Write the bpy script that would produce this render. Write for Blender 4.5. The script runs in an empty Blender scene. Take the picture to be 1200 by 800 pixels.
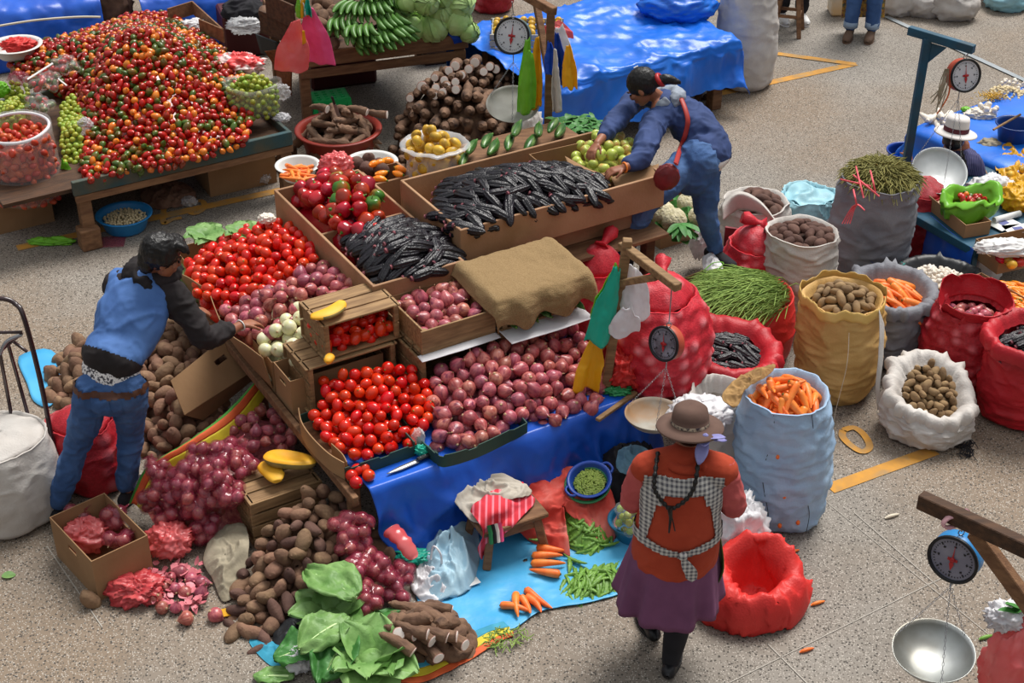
import bpy,math,random
import numpy as np
from mathutils import Vector,Matrix
rng=np.random.default_rng(11)
random.seed(5)
PI=math.pi
SC=bpy.context.scene
COL=SC.collection
F=1758.0;TH=math.radians(32.3);CH=5.3
fw=np.array([0,math.cos(TH),-math.sin(TH)]);upv=np.array([0,math.sin(TH),math.cos(TH)]);rtv=np.array([1.,0,0])
def G(px,py,z=0.0):
 d=F*fw+(px-600)*rtv+(400-py)*upv
 return np.array([0,0,CH])+d*((z-CH)/d[2])
def GS(pts):return[G(*p)for p in pts]
AU=math.radians(30.7)
ua=np.array([math.cos(AU),math.sin(AU),0]);va=np.array([-math.sin(AU),math.cos(AU),0])
SO=G(455,560,0.5)*[1,1,0]
def W(a,b,z=0.0):return SO+ua*a+va*b+np.array([0,0,z])
def _h(i,j,k,s):
 n=(i*374761393+j*668265263+k*2147483647+s*974711)&0xffffffff
 n=((n^(n>>13))*1274126177)&0xffffffff
 n=((n^(n>>16))*2246822519)&0xffffffff
 return((n^(n>>15))&0xffffff)/float(0xffffff)
def vn(p,s=0):
 p=np.asarray(p,float);i=np.floor(p).astype(np.int64);f=p-i;f=f*f*(3-2*f)
 r=0
 for a in(0,1):
  for b in(0,1):
   for c in(0,1):
    w=(f[...,0]if a else 1-f[...,0])*(f[...,1]if b else 1-f[...,1])*(f[...,2]if c else 1-f[...,2])
    r=r+w*_h(i[...,0]+a,i[...,1]+b,i[...,2]+c,s)
 return r*2-1
def fbm(p,o=3,s=0):
 r=0;a=1.0;p=np.asarray(p,float)
 for k in range(o):r=r+a*vn(p*2**k,s+k);a*=.5
 return r/1.75
def ridge(p,o=3,s=0):
 r=0;a=1.0;p=np.asarray(p,float)
 for k in range(o):r=r+a*(1-2*np.abs(vn(p*1.9**k,s+k)));a*=.5
 return r/1.75
def crump(p,s=0):
 """sharp crossing folds, 0..1"""
 p=np.asarray(p,float);w=p+.45*np.stack([vn(p*.8,s+11),vn(p*.8,s+12),vn(p*.8,s+13)],-1)
 a=(1-np.abs(vn(w,s))*2.2).clip(0,1)**1.5;b=(1-np.abs(vn(w*2.1+5,s+1))*2.2).clip(0,1)**1.3
 return.6*a+.35*b+.15*np.abs(vn(w*5,s+2))
def worley(p,s=0):
 p=np.asarray(p,float);i=np.floor(p).astype(np.int64);best=np.full(p.shape[:-1],9.)
 for a in(-1,0,1):
  for b in(-1,0,1):
   for c in(-1,0,1):
    q=i+[a,b,c]
    o=np.stack([_h(q[...,0],q[...,1],q[...,2],s+t)for t in(1,2,3)],-1)
    best=np.minimum(best,np.linalg.norm(q+.15+.7*o-p,axis=-1))
 return best
def lin(c):
 if isinstance(c,str):
  c=[int(c[i:i+2],16)/255 for i in(0,2,4)]
 return tuple((x/12.92 if x<=.04045 else((x+.055)/1.055)**2.4)for x in c)+(1,)
MATS={}
def M(name,c,c2=None,sc=12,rough=.6,bump=0,bsc=40,rnd=.12,spec=.4,alpha=1,sss=0,stretch=None,detail=4,hue=0,lo=.35,hi=.65,metal=0,c3=None,sc3=3,trans=0,attr=None,wave=None):
 if name in MATS:return MATS[name]
 m=bpy.data.materials.new(name);m.use_nodes=True;MATS[name]=m
 nt=m.node_tree;N=nt.nodes;Lk=nt.links;b=N['Principled BSDF']
 tc=N.new('ShaderNodeTexCoord');mp=N.new('ShaderNodeMapping');Lk.new(tc.outputs['Object'],mp.inputs[0])
 if stretch:mp.inputs['Scale'].default_value=stretch
 def mix(fac,a,bb,mode='MIX'):
  x=N.new('ShaderNodeMix');x.data_type='RGBA';x.blend_type=mode
  for s,v in((x.inputs[0],fac),(x.inputs[6],a),(x.inputs[7],bb)):
   if hasattr(v,'is_linked')or hasattr(v,'links'):Lk.new(v,s)
   else:s.default_value=v
  return x.outputs[2]
 def noise(scale,det=detail,src=mp.outputs[0]):
  n=N.new('ShaderNodeTexNoise');n.inputs['Scale'].default_value=scale;n.inputs['Detail'].default_value=det
  Lk.new(src,n.inputs['Vector']);return n.outputs[0]
 def ramp(v,a,bb):
  r=N.new('ShaderNodeMapRange');r.inputs[1].default_value=a;r.inputs[2].default_value=bb;Lk.new(v,r.inputs[0]);return r.outputs[0]
 col=lin(c)
 if c2:
  col=mix(ramp(noise(sc),lo,hi),lin(c),lin(c2))
 if c3:
  col=mix(ramp(noise(sc3),.5,.72),col,lin(c3))
 if attr:
  at=N.new('ShaderNodeAttribute');at.attribute_name='k';at.attribute_type='GEOMETRY'
  col=mix(at.outputs['Fac'],col,lin(attr))
 if wave:
  wv=N.new('ShaderNodeTexWave');wv.bands_direction=wave[1];wv.inputs['Scale'].default_value=wave[2];wv.inputs['Distortion'].default_value=0
  Lk.new(mp.outputs[0],wv.inputs[0]);col=mix(ramp(wv.outputs['Fac'],wave[3],wave[4]),col,lin(wave[0]))
 if rnd or hue:
  oi=N.new('ShaderNodeObjectInfo');hs=N.new('ShaderNodeHueSaturation')
  r1=N.new('ShaderNodeMapRange');r1.inputs[3].default_value=1-rnd;r1.inputs[4].default_value=1+rnd;Lk.new(oi.outputs['Random'],r1.inputs[0])
  Lk.new(r1.outputs[0],hs.inputs['Value'])
  if hue:
   mm=N.new('ShaderNodeMath');mm.operation='MULTIPLY';mm.inputs[1].default_value=7.13;Lk.new(oi.outputs['Random'],mm.inputs[0])
   fr=N.new('ShaderNodeMath');fr.operation='FRACT';Lk.new(mm.outputs[0],fr.inputs[0])
   r2=N.new('ShaderNodeMapRange');r2.inputs[3].default_value=.5-hue;r2.inputs[4].default_value=.5+hue;Lk.new(fr.outputs[0],r2.inputs[0]);Lk.new(r2.outputs[0],hs.inputs['Hue'])
  if isinstance(col,tuple):hs.inputs['Color'].default_value=col
  else:Lk.new(col,hs.inputs['Color'])
  col=hs.outputs[0]
 if isinstance(col,tuple):b.inputs['Base Color'].default_value=col
 else:Lk.new(col,b.inputs['Base Color'])
 b.inputs['Roughness'].default_value=rough;b.inputs['Specular IOR Level'].default_value=spec;b.inputs['Metallic'].default_value=metal
 if sss:b.inputs['Subsurface Weight'].default_value=sss;b.inputs['Subsurface Scale'].default_value=.01
 if bump:
  bp=N.new('ShaderNodeBump');bp.inputs['Strength'].default_value=bump;bp.inputs['Distance'].default_value=.01
  Lk.new(noise(bsc,3),bp.inputs['Height']);Lk.new(bp.outputs[0],b.inputs['Normal'])
 if alpha<1:b.inputs['Alpha'].default_value=alpha
 if trans:
  out=N['Material Output'];tl=N.new('ShaderNodeBsdfTranslucent');ms=N.new('ShaderNodeMixShader');ms.inputs[0].default_value=trans
  if isinstance(col,tuple):tl.inputs[0].default_value=col
  else:Lk.new(col,tl.inputs[0])
  Lk.new(b.outputs[0],ms.inputs[1]);Lk.new(tl.outputs[0],ms.inputs[2]);Lk.new(ms.outputs[0],out.inputs[0])
 return m
class MB:
 def __init__(s):s.v=[];s.f=[];s.m=[];s.sm=[];s.n=0;s.k=[]
 def add(s,v,f,mi=0,sm=True,k=None):
  v=np.asarray(v,float).reshape(-1,3)
  s.v.append(v);s.f+=[tuple(int(i)+s.n for i in q)for q in f];s.m+=[mi]*len(f);s.sm+=[sm]*len(f)
  s.k.append(np.zeros(len(v))if k is None else np.asarray(k,float).reshape(-1));s.n+=len(v);return s
 def V(s):return np.concatenate(s.v)
 def xf(s,fn):s.v=[fn(np.concatenate(s.v))];return s
 def grid(s,P,mi=0,sm=True,wu=False,wv=False,k=None):
  P=np.asarray(P,float);n,m=P.shape[:2];f=[]
  for i in range(n if wu else n-1):
   for j in range(m if wv else m-1):
    a=i*m+j;b=((i+1)%n)*m+j;c=((i+1)%n)*m+(j+1)%m;d=i*m+(j+1)%m
    f.append((a,b,c,d))
  return s.add(P.reshape(-1,3),f,mi,sm,k)
 def box(s,lo,hi,mi=0,R=None,t=None,bev=.0):
  lo=np.array(lo,float);hi=np.array(hi,float)
  if bev<=0:
   v=np.array([[x,y,z]for x in(lo[0],hi[0])for y in(lo[1],hi[1])for z in(lo[2],hi[2])])
   f=[(0,1,3,2),(4,6,7,5),(0,4,5,1),(2,3,7,6),(0,2,6,4),(1,5,7,3)]
  else:
   b=min(bev,*((hi-lo)/2.01));v=[];idx={}
   for cx in(0,1):
    for cy in(0,1):
     for cz in(0,1):
      c=[(lo,hi)[q][i]for i,q in enumerate((cx,cy,cz))];sg=[1 if q==0 else-1 for q in(cx,cy,cz)]
      for ax in range(3):
       p=[c[i]+(0 if i==ax else sg[i]*b)for i in range(3)]
       idx[(cx,cy,cz,ax)]=len(v);v.append(p)
   v=np.array(v);f=[]
   for ax in range(3):
    o=[i for i in range(3)if i!=ax]
    for q in(0,1):
     ks=[]
     for(e,g)in((0,0),(0,1),(1,1),(1,0)):
      c=[0,0,0];c[ax]=q;c[o[0]]=e;c[o[1]]=g;ks.append(idx[(*c,ax)])
     f.append(tuple(ks))
    for e in(0,1):
     for g in(0,1):
      c0=[0,0,0];c1=[0,0,0];c1[ax]=1
      for c in(c0,c1):c[o[0]]=e;c[o[1]]=g
      f.append((idx[(*c0,o[0])],idx[(*c0,o[1])],idx[(*c1,o[1])],idx[(*c1,o[0])]))
   for cx in(0,1):
    for cy in(0,1):
     for cz in(0,1):f.append(tuple(idx[(cx,cy,cz,a)]for a in range(3)))
   cen=v.mean(0);g=[]
   for q in f:
    nn=np.cross(v[q[1]]-v[q[0]],v[q[2]]-v[q[0]]);g.append(q if nn@(v[list(q)].mean(0)-cen)>0 else q[::-1])
   f=g
  if R is not None:v=v@np.array(R).T
  if t is not None:v=v+np.array(t)
  return s.add(v,f,mi,False)
 def bar(s,a,b,w,h,mi=0,bev=.003,up=(0,0,1)):
  a=np.array(a,float);b=np.array(b,float);d=b-a;L=np.linalg.norm(d);d/=L
  u=np.array(up,float);x=np.cross(d,u)
  if np.linalg.norm(x)<1e-3:x=np.cross(d,[1.,.01,0])
  x/=np.linalg.norm(x);z=np.cross(x,d)
  return s.box((-w/2,0,-h/2),(w/2,L,h/2),mi,R=np.stack([x,d,z],1),t=a,bev=bev)
 def tube(s,path,r,n=10,mi=0,cap=True,sq=1.0,closed=False):
  P=np.asarray(path,float);r=np.broadcast_to(np.asarray(r,float),(len(P),));rings=[]
  T=np.gradient(P,axis=0)if not closed else(np.roll(P,-1,0)-np.roll(P,1,0))
  T=T/(np.linalg.norm(T,axis=1,keepdims=True)+1e-12)
  x=np.cross(T[0],[0,0,1.]);x=np.cross(T[0],[1.,0,0])if np.linalg.norm(x)<.1 else x
  x/=np.linalg.norm(x)
  for i in range(len(P)):
   x=x-T[i]*(x@T[i]);x/=np.linalg.norm(x);y=np.cross(T[i],x)
   th=np.arange(n)*2*PI/n
   rings.append(P[i]+r[i]*(np.cos(th)[:,None]*x+sq*np.sin(th)[:,None]*y))
  s.grid(np.array(rings),mi,True,wu=closed,wv=True)
  if cap and not closed:
   b=s.n-len(P)*n
   s.f+=[tuple(b+i for i in range(n))[::-1],tuple(b+(len(P)-1)*n+i for i in range(n))];s.m+=[mi]*2;s.sm+=[False]*2
  return s
 def lathe(s,prof,n=20,mi=0,c=(0,0,0),R=None,sx=1,sy=1,wob=None):
  prof=np.asarray(prof,float);th=np.arange(n)*2*PI/n
  P=np.stack([np.outer(prof[:,0],np.cos(th))*sx,np.outer(prof[:,0],np.sin(th))*sy,np.repeat(prof[:,1:2],n,1)],-1)
  if wob is not None:P=wob(P,th)
  if R is not None:P=P@np.array(R).T
  return s.grid(P+np.array(c),mi,True,wv=True)
 def ball(s,c,r,n=12,m=8,mi=0,fn=None):
  th=np.arange(n)*2*PI/n;ph=np.linspace(-PI/2+.02,PI/2-.02,m)
  D=np.stack([np.outer(np.cos(ph),np.cos(th)),np.outer(np.cos(ph),np.sin(th)),np.repeat(np.sin(ph)[:,None],n,1)],-1)
  P=D*np.array(r)
  if fn is not None:P=fn(P,D)
  s.grid(P+np.array(c),mi,True,wv=True)
  b=s.n-n*m;s.f+=[tuple(b+i for i in range(n))[::-1],tuple(b+(m-1)*n+i for i in range(n))];s.m+=[mi]*2;s.sm+=[True]*2
  return s
 def mesh(s,name,mats,attr=False):
  me=bpy.data.meshes.new(name);v=np.concatenate(s.v)
  me.from_pydata(v.tolist(),[],s.f)
  for m in(mats if isinstance(mats,(list,tuple))else[mats]):me.materials.append(m)
  me.polygons.foreach_set('material_index',s.m);me.polygons.foreach_set('use_smooth',s.sm)
  if attr:
   a=me.attributes.new('k','FLOAT','POINT');a.data.foreach_set('value',np.concatenate(s.k))
  me.update();return me
def rotz(a):c,s_=math.cos(a),math.sin(a);return np.array([[c,-s_,0],[s_,c,0],[0,0,1]])
def rotx(a):c,s_=math.cos(a),math.sin(a);return np.array([[1,0,0],[0,c,-s_],[0,s_,c]])
def roty(a):c,s_=math.cos(a),math.sin(a);return np.array([[c,0,s_],[0,1,0],[-s_,0,c]])
def tag(o,label=None,cat=None,group=None,kind=None):
 if label:o['label']=label
 if cat:o['category']=cat
 if group:o['group']=group
 if kind:o['kind']=kind
 return o
def thing(name,label,cat,loc=(0,0,0),rz=0,group=None):
 o=bpy.data.objects.new(name,None);COL.objects.link(o);o.empty_display_size=.05
 o.location=tuple(float(q)for q in loc);o.rotation_euler=(0,0,rz);return tag(o,label,cat,group)
def part(name,mb,mats,parent,world=True,mods=None,attr=False,label=None):
 """a mesh part; its vertices come in world space (world=True) or in its thing's own space"""
 if world:
  r=parent
  while r.parent:r=r.parent
  t=np.array(r.location);R=rotz(-r.rotation_euler.z)
  mb.v=[(np.concatenate(mb.v)-t)@R.T]
 o=bpy.data.objects.new(name,mb.mesh(name,mats,attr));COL.objects.link(o);o.parent=parent
 if label:o['label']=label
 return addmods(o,mods)
def addmods(o,mods):
 for k,v in(mods or{}).items():
  if k=='solid':m=o.modifiers.new('solid','SOLIDIFY');m.thickness=v;m.offset=0
  if k=='sub':m=o.modifiers.new('sub','SUBSURF');m.levels=v;m.render_levels=v
  if k=='bevel':m=o.modifiers.new('bevel','BEVEL');m.width=v;m.segments=2
 return o
def solo(name,mb,mats,label,cat,group=None,kind=None,mods=None,attr=False):
 """a thing that is one mesh, its origin at the middle of its underside"""
 v=mb.V();c=(v.min(0)+v.max(0))/2;c[2]=v[:,2].min();mb.v=[v-c]
 o=bpy.data.objects.new(name,mb.mesh(name,mats,attr));COL.objects.link(o);o.location=tuple(float(q)for q in c)
 tag(o,label,cat,group,kind);return addmods(o,mods)
def tps(pts,smooth=1e-3):
 """a smooth height z(x, y) through points"""
 P=np.asarray(pts,float);n=len(P);c=P[:,:2].mean(0)
 def U(a,b):
  d=np.linalg.norm(a[:,None]-b[None],axis=2);return np.where(d>1e-9,d*d*np.log(d+1e-12),0)
 A=np.zeros((n+3,n+3));A[:n,:n]=U(P[:,:2],P[:,:2])+smooth*np.eye(n);A[:n,n]=1;A[:n,n+1:]=P[:,:2]-c
 A[n:,:n]=A[:n,n:].T;w=np.linalg.lstsq(A,np.concatenate([P[:,2],np.zeros(3)]),rcond=None)[0]
 def h(xy):
  xy=np.atleast_2d(xy);return U(xy,P[:,:2])@w[:n]+w[n]+(xy-c)@w[n+1:]
 return h
def inpoly(xy,poly):
 x,y=xy[:,0],xy[:,1];c=np.zeros(len(x),bool);n=len(poly);j=n-1
 for i in range(n):
  xi,yi=poly[i][:2];xj,yj=poly[j][:2]
  t=((yi>y)!=(yj>y))&(x<(xj-xi)*(y-yi)/(yj-yi+1e-15)+xi);c^=t;j=i
 return c
def normals(h,xy,e=.01):
 gx=(h(xy+[e,0])-h(xy-[e,0]))/(2*e);gy=(h(xy+[0,e])-h(xy-[0,e]))/(2*e)
 n=np.stack([-gx,-gy,np.ones(len(gx))],1);return n/np.linalg.norm(n,axis=1,keepdims=True)
def pack(poly,h,s,layers=2,cand=9000,seed=0,step=.72,jit=.1,sink=.5):
 """centres of produce heaped in layers under the surface h inside the outline: [(points, normals)] per layer"""
 r=np.random.default_rng(seed);poly=np.asarray(poly)[:,:2];lo=poly.min(0);hi=poly.max(0);out=[];allp=np.zeros((0,3))
 for k in range(layers):
  xy=lo+r.random((cand*2,2))*(hi-lo);xy=xy[inpoly(xy,poly)][:cand]
  n=normals(h,xy);n[:,2]=np.maximum(n[:,2],.15);z=h(xy)
  p=np.concatenate([xy,z[:,None]],1)-n*(s*(sink+step*k))+n*(r.random((len(xy),1))-.5)*s*jit*2
  ok=np.ones(len(p),bool)
  for q in allp[::1]:ok&=((p-q)**2).sum(1)>(s*.86)**2
  sel=[];alive=ok.copy();order=np.arange(len(p))
  cur=None
  while alive.any():
   ids=order[alive]
   if cur is None:i=ids[0]
   else:
    d=((p[ids]-p[cur])**2).sum(1);i=ids[np.argmin(d)]
   sel.append(i);cur=i;alive&=((p-p[i])**2).sum(1)>(s*.97)**2
  out.append((p[sel],n[sel]));allp=np.concatenate([allp,p[sel]])
 return out
COUNT={}
def scatter(name,meshes,pts,nrm,label,cat,group,seed=0,smin=.9,smax=1.1,mode='any',axis=None,tilt=.5,kids=None):
 """copies of a produce mesh: 'any' = tumbled; 'lie' = long axis (z) laid along the heap; 'up' = stem upwards"""
 r=random.Random(seed);out=[]
 for p,n in zip(pts,nrm):
  me=r.choice(meshes);o=bpy.data.objects.new(name,me);COL.objects.link(o)
  n=Vector(n)
  if mode=='any':
   q=Vector((r.gauss(0,1),r.gauss(0,1),r.gauss(0,1))).normalized().to_track_quat('Z','Y')
  elif mode=='aim':q=(Vector(axis)+Vector((r.gauss(0,tilt),r.gauss(0,tilt),r.gauss(0,tilt)))).normalized().to_track_quat('Z','Y')
  elif mode=='lie':
   a=axis if axis is not None else(r.gauss(0,1),r.gauss(0,1),0)
   d=Vector(a)+Vector((r.gauss(0,tilt),r.gauss(0,tilt),r.gauss(0,tilt*.4)))
   d=(d-n*d.dot(n)).normalized();q=d.to_track_quat('Z','Y')
  else:
   q=(n+Vector((r.gauss(0,tilt),r.gauss(0,tilt),r.gauss(0,tilt)))).normalized().to_track_quat('Z','Y')
  from_roll=Matrix.Rotation(r.uniform(0,2*PI),4,'Z');s=r.uniform(smin,smax)
  o.matrix_world=Matrix.Translation(Vector(p))@q.to_matrix().to_4x4()@from_roll@Matrix.Scale(s,4)
  tag(o,label,cat,group);out.append(o)
  if kids:
   for(kn,km)in kids.get(me.name,[]):
    c=bpy.data.objects.new(kn,km);COL.objects.link(c);c.parent=o
 COUNT[name]=COUNT.get(name,0)+len(out)
 return out
def radial(outline,h,rings=10,seed=0,amp=0,fr=8,dome=None,smooth=3,fn=None,per=4):
 """a surface filled in from a closed outline (star-shaped): outline points are smoothed and upsampled"""
 P=np.asarray(outline,float);n=len(P);Q=[]
 for i in range(n):
  a,b,c,d=P[i-1],P[i],P[(i+1)%n],P[(i+2)%n]
  for t in np.arange(per)/per:
   Q.append(.5*((2*b)+(-a+c)*t+(2*a-5*b+4*c-d)*t*t+(-a+3*b-3*c+d)*t**3))
 Q=np.array(Q);c=Q.mean(0);R=[]
 for t in np.linspace(1,.02,rings):
  r_=c+(Q-c)*t
  if h is not None:r_[:,2]=h(r_[:,:2])
  if dome:r_[:,2]+=dome*(1-t*t)
  if amp:r_[:,2]+=amp*fbm(np.c_[r_[:,:2]*fr,np.zeros(len(r_))],3,seed)
  if fn is not None:r_=fn(r_,t)
  R.append(r_)
 return np.array(R)
def catm(C,n,axis=0):
 C=np.moveaxis(np.asarray(C,float),axis,0);k=len(C);t=np.linspace(0,k-1,n);i=np.clip(np.floor(t).astype(int),0,k-2);f=(t-i).reshape([-1]+[1]*(C.ndim-1))
 a=C[np.clip(i-1,0,k-1)];b=C[i];c=C[i+1];d=C[np.clip(i+2,0,k-1)]
 r=.5*((2*b)+(-a+c)*f+(2*a-5*b+4*c-d)*f*f+(-a+3*b-3*c+d)*f**3)
 return np.moveaxis(r,0,axis)
def sheet(ctrl,n=30,m=30,amp=0,fr=10,seed=0,kind='fbm',lin_=False):
 """cloth or film through a grid of control points, wrinkled along its normal"""
 C=np.array([[np.array(q,float)for q in row]for row in ctrl]);P=catm(catm(C,n,0),m,1)
 if amp:
  du=np.gradient(P,axis=0);dv=np.gradient(P,axis=1);N=np.cross(du,dv);N/=np.linalg.norm(N,axis=2,keepdims=True)+1e-9
  f=(fbm if kind=='fbm'else ridge)(P*fr,3,seed);P=P+N*(amp*f)[...,None]
 return P
def stroke(P,w):
 return P
m_onion=M('onion_skin','963b46','c06f69',sc=7,stretch=(6,6,.7),rough=.32,rnd=.22,hue=.02,spec=.5,bump=.15,bsc=30,c3='702640',sc3=9)
m_root=M('onion_root','c8ab84','8f6d50',sc=60,rough=.8)
m_wonion=M('white_onion_skin','d5d39a','e9e3c4',sc=6,stretch=(5,5,.6),rough=.3,rnd=.06,spec=.5)
m_tom=M('tomato_skin','da3216','c6220e',sc=5,rough=.2,rnd=.12,hue=.006,spec=.5)
m_green=M('calyx_green','4d7a2a','6a8f3c',sc=30,rough=.6)
m_bell=M('bell_pepper_red','c01512','a01010',sc=4,rough=.18,rnd=.14,hue=.01,spec=.6,c3='8a2010',sc3=5)
m_bellg=M('bell_pepper_green','2f5f1c','568a2a',sc=6,rough=.2,rnd=.14,c3='b02a12',sc3=7)
m_corn=M('purple_corn_kernels','1c161f','0e0b12',sc=40,rough=.33,rnd=.3,bump=.5,bsc=90,spec=.55)
m_cob=M('corn_cob_end','9a5a60','5a2b38',sc=50,rough=.8)
m_pot=M('earthy_potato_skin','866650','6b4e3d',sc=8,rough=.88,rnd=.2,bump=.5,bsc=50,hue=.012,c3='97775c',sc3=12)
m_dpot=M('dark_potato_skin','6a4d42','543a33',sc=8,rough=.85,rnd=.18,bump=.5,bsc=50)
m_tpot=M('tan_tuber_skin','957a57','7a6044',sc=9,rough=.9,rnd=.16,bump=.4,bsc=50)
m_cas=M('cassava_bark','5d4335','8d6d55',sc=9,stretch=(1,1,.5),rough=.85,rnd=.2,bump=.8,bsc=35,c3='3d2a22',sc3=10)
m_cut=M('cassava_cut_flesh','f0e4d8','f7f0e8',sc=20,rough=.7,rnd=.04)
m_cutr=M('cassava_pink_rind','cf9f92',rough=.8)
m_car=M('carrot_skin','ee7328','f58a3a',sc=8,stretch=(1,1,3),rough=.42,rnd=.06,hue=.008,bump=.15,bsc=60)
m_cartop=M('carrot_crown','7a6a30','5b5a28',sc=40,rough=.9)
m_lime=M('lime_peel','a4a83a','8aa038',sc=4,rough=.35,rnd=.12,hue=.03,bump=.1,bsc=120)
m_apple=M('apple_peel','aebc50','c3cc6a',sc=5,rough=.3,rnd=.1,c3='cf8a55',sc3=9)
m_yel=M('yellow_fruit_peel','ddb03c','c69a2c',sc=6,rough=.4,rnd=.12,c3='8a6a30',sc3=14)
m_zuc=M('zucchini_skin','3d6a2c','2a4f1f',sc=30,stretch=(3,3,.4),rough=.3,rnd=.12,c3='86a460',sc3=12)
m_ban=M('green_plantain_peel','47702e','5c8a3c',sc=6,rough=.4,rnd=.12)
m_bant=M('plantain_tip','3a3020',rough=.8)
m_cab=M('cabbage_leaf','9cc06e','b9d48c',sc=7,rough=.5,rnd=.12,bump=.5,bsc=22)
m_leafd=M('dark_leaf','3d7a34','55954a',sc=14,rough=.5,rnd=.2,bump=.3,trans=.15)
m_leafl=M('pale_leaf','648f48','8ab068',sc=9,rough=.5,rnd=.1,bump=.6,bsc=25,trans=.15)
m_rib=M('leaf_rib','c5dca0',rough=.5)
m_sq=M('squash_flesh','f0a81c','f5bb3a',sc=8,rough=.55,rnd=.04)
m_sqr=M('squash_rind','6e6a3a','a08a50',sc=10,rough=.6)
m_pea=M('bean_pod_skin','5f8a34','7ba548',sc=20,rough=.45,rnd=.15,bump=.3)
m_shell=M('shelled_pea','a8b864','93a852',sc=30,rough=.5,rnd=.1)
m_gar=M('garlic_skin','eee6da','d9cbbb',sc=10,rough=.6,rnd=.05,stretch=(4,4,1))
m_chr=M('chilli_red','bf1f18','a3160f',sc=4,rough=.22,rnd=.16,spec=.55,c3='8a3a1a',sc3=5)
m_cho=M('chilli_orange','e88a22','e5752a',sc=4,rough=.25,rnd=.12,spec=.55)
m_chg=M('chilli_green','3d5c20','5c6a22',sc=5,rough=.25,rnd=.22,spec=.5,c3='8a3a1a',sc3=6)
m_aji=M('orange_chilli_skin','f07a18','f59a2a',sc=7,rough=.3,rnd=.08)
m_caul=M('cauliflower_curd','dcd3b4','c5ba92',sc=40,rough=.8,bump=1,bsc=70)
m_herb=M('herb_stems','6f8a3c','8fa852',sc=20,rough=.7,rnd=.2)
m_herbd=M('dried_herb','7d7a42','98904e',sc=20,rough=.8,rnd=.2)
m_nut=M('pale_beans','cdb890','dccaa2',sc=10,rough=.6,rnd=.1)
def prod(name,mb,mats,attr=False):return mb.mesh(name,mats,attr)
def jitter(P,r,a,fr,s):return P*(1+a*fbm(P/r*fr+s*7.3,2,s))[...,None]
ONION=[]
for s in range(5):
 b=MB();r=.0415;ex=(1,.94,.86,1.05,.9)[s]
 b.ball((0,0,0),(r,r,r*ex),14,9,0,fn=lambda P,D:jitter(P+np.stack([0*D[...,2],0*D[...,2],np.where(D[...,2]>.8,(D[...,2]-.8)*r*(1.5+s*.3),0)],-1),r,.06,1.3,s))
 b.tube([(0,0,r*ex*.92),(.001,0,r*ex*1.22),(.004*(s-2),.002,r*ex*(1.4+.12*s))],[r*.22,r*.12,r*.07],6,1)
 b.tube([(0,0,-r*ex*.94),(0,0,-r*ex*1.08)],[r*.22,r*.14],6,1)
 ONION.append(prod('onion_%s'%'abcde'[s],b,[m_onion,m_root]))
WONION=[]
for s in range(2):
 b=MB();r=.044
 b.ball((0,0,0),(r,r,r*.92),16,10,0,fn=lambda P,D:jitter(P,r,.04,1.2,s+9))
 b.tube([(0,0,r*.85),(.001,0,r*1.1)],[r*.2,r*.1],6,1);b.tube([(0,0,-r*.86),(0,0,-r*.98)],[r*.2,r*.14],6,1)
 WONION.append(prod('white_onion_%s'%'ab'[s],b,[m_wonion,m_root]))
TOM=[]
for s in range(4):
 b=MB();r=.0325;L=(1.3,1.2,1.05,1.3)[s]
 b.ball((0,0,0),(r,r,r*L),14,9,0,fn=lambda P,D:jitter(P,r,.05,1.1,s+20))
 b.tube([(0,0,r*L*.96),(0,0,r*L*1.03)],[r*.16,r*.1],6,1)
 TOM.append(prod('roma_tomato_%s'%'abcd'[s],b,[m_tom,m_green]))
BELL=[];BKIDS={}
for s in range(4):
 b=MB();r=.05;nl=3+s%2
 def f(P,D,s=s,nl=nl):
  th=np.arctan2(D[...,1],D[...,0]);z=D[...,2];k=1+.09*np.cos(th*nl)*(1-.3*z)-.1*np.maximum(-z,0)
  P=P*np.stack([k,k,1+0*k],-1);rad=np.hypot(P[...,0],P[...,1])/r
  P[...,2]-=np.where(np.abs(z)>.75,np.sign(z)*(np.abs(z)-.75)*r*1.1,0);return P
 b.ball((0,0,0),(r,r,r*1.12),20,12,0,fn=f)
 me=prod('bell_pepper_%s'%'abcd'[s],b,[m_bellg if s==3 else m_bell]);BELL.append(me)
 c=MB();c.lathe([(.013,r*.82),(.009,r*.9),(.004,r*.95),(.0035,r*1.25),(0.0005,r*1.27)],8);BKIDS[me.name]=[('stem',prod('pepper_stem_%s'%'abcd'[s],c,m_green))]
CORN=[]
for s in range(4):
 b=MB();r=.0325;L=.072+.007*s
 t=np.linspace(-1,1,13);n=32
 rad=r*np.sqrt(np.maximum(1-np.abs(t)**3.2,.04))*(1-.28*(t+1)/2);th=np.arange(n)*2*PI/n
 P=[]
 for i,(tt,ra)in enumerate(zip(t,rad)):
  k=1+.11*np.cos(th*8);P.append(np.stack([ra*k*np.cos(th)+.006*(s-1.5)*tt*tt,ra*k*np.sin(th),tt*L+0*th],1))
 b.grid(P,0,True,wv=True);b.lathe([(.001,L*.99),(.001,L)],5)
 b.tube([(.006*(s-1.5),0,-L*.97),(.006*(s-1.5),0,-L*1.1)],[r*.5,r*.42],8,1)
 CORN.append(prod('corn_cob_%s'%'abcd'[s],b,[m_corn,m_cob]))
def tubers(tag_,mat,r,els,amp,seed):
 out=[]
 for s,e in enumerate(els):
  b=MB()
  def f(P,D,s=s,e=e):
   P=jitter(P,r,amp,.9,seed+s*3);P[...,0]+=.12*r*(s%3-1)*(D[...,2]*e)**2;return P
  b.ball((0,0,0),(r,r*.9,r*e),14,11,0,fn=f);out.append(prod('%s_%s'%(tag_,'abcdef'[s]),b,mat))
 return out
POT=tubers('brown_potato',m_pot,.044,(1.25,1.6,1.9,1.15,1.5),.22,40)
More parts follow.
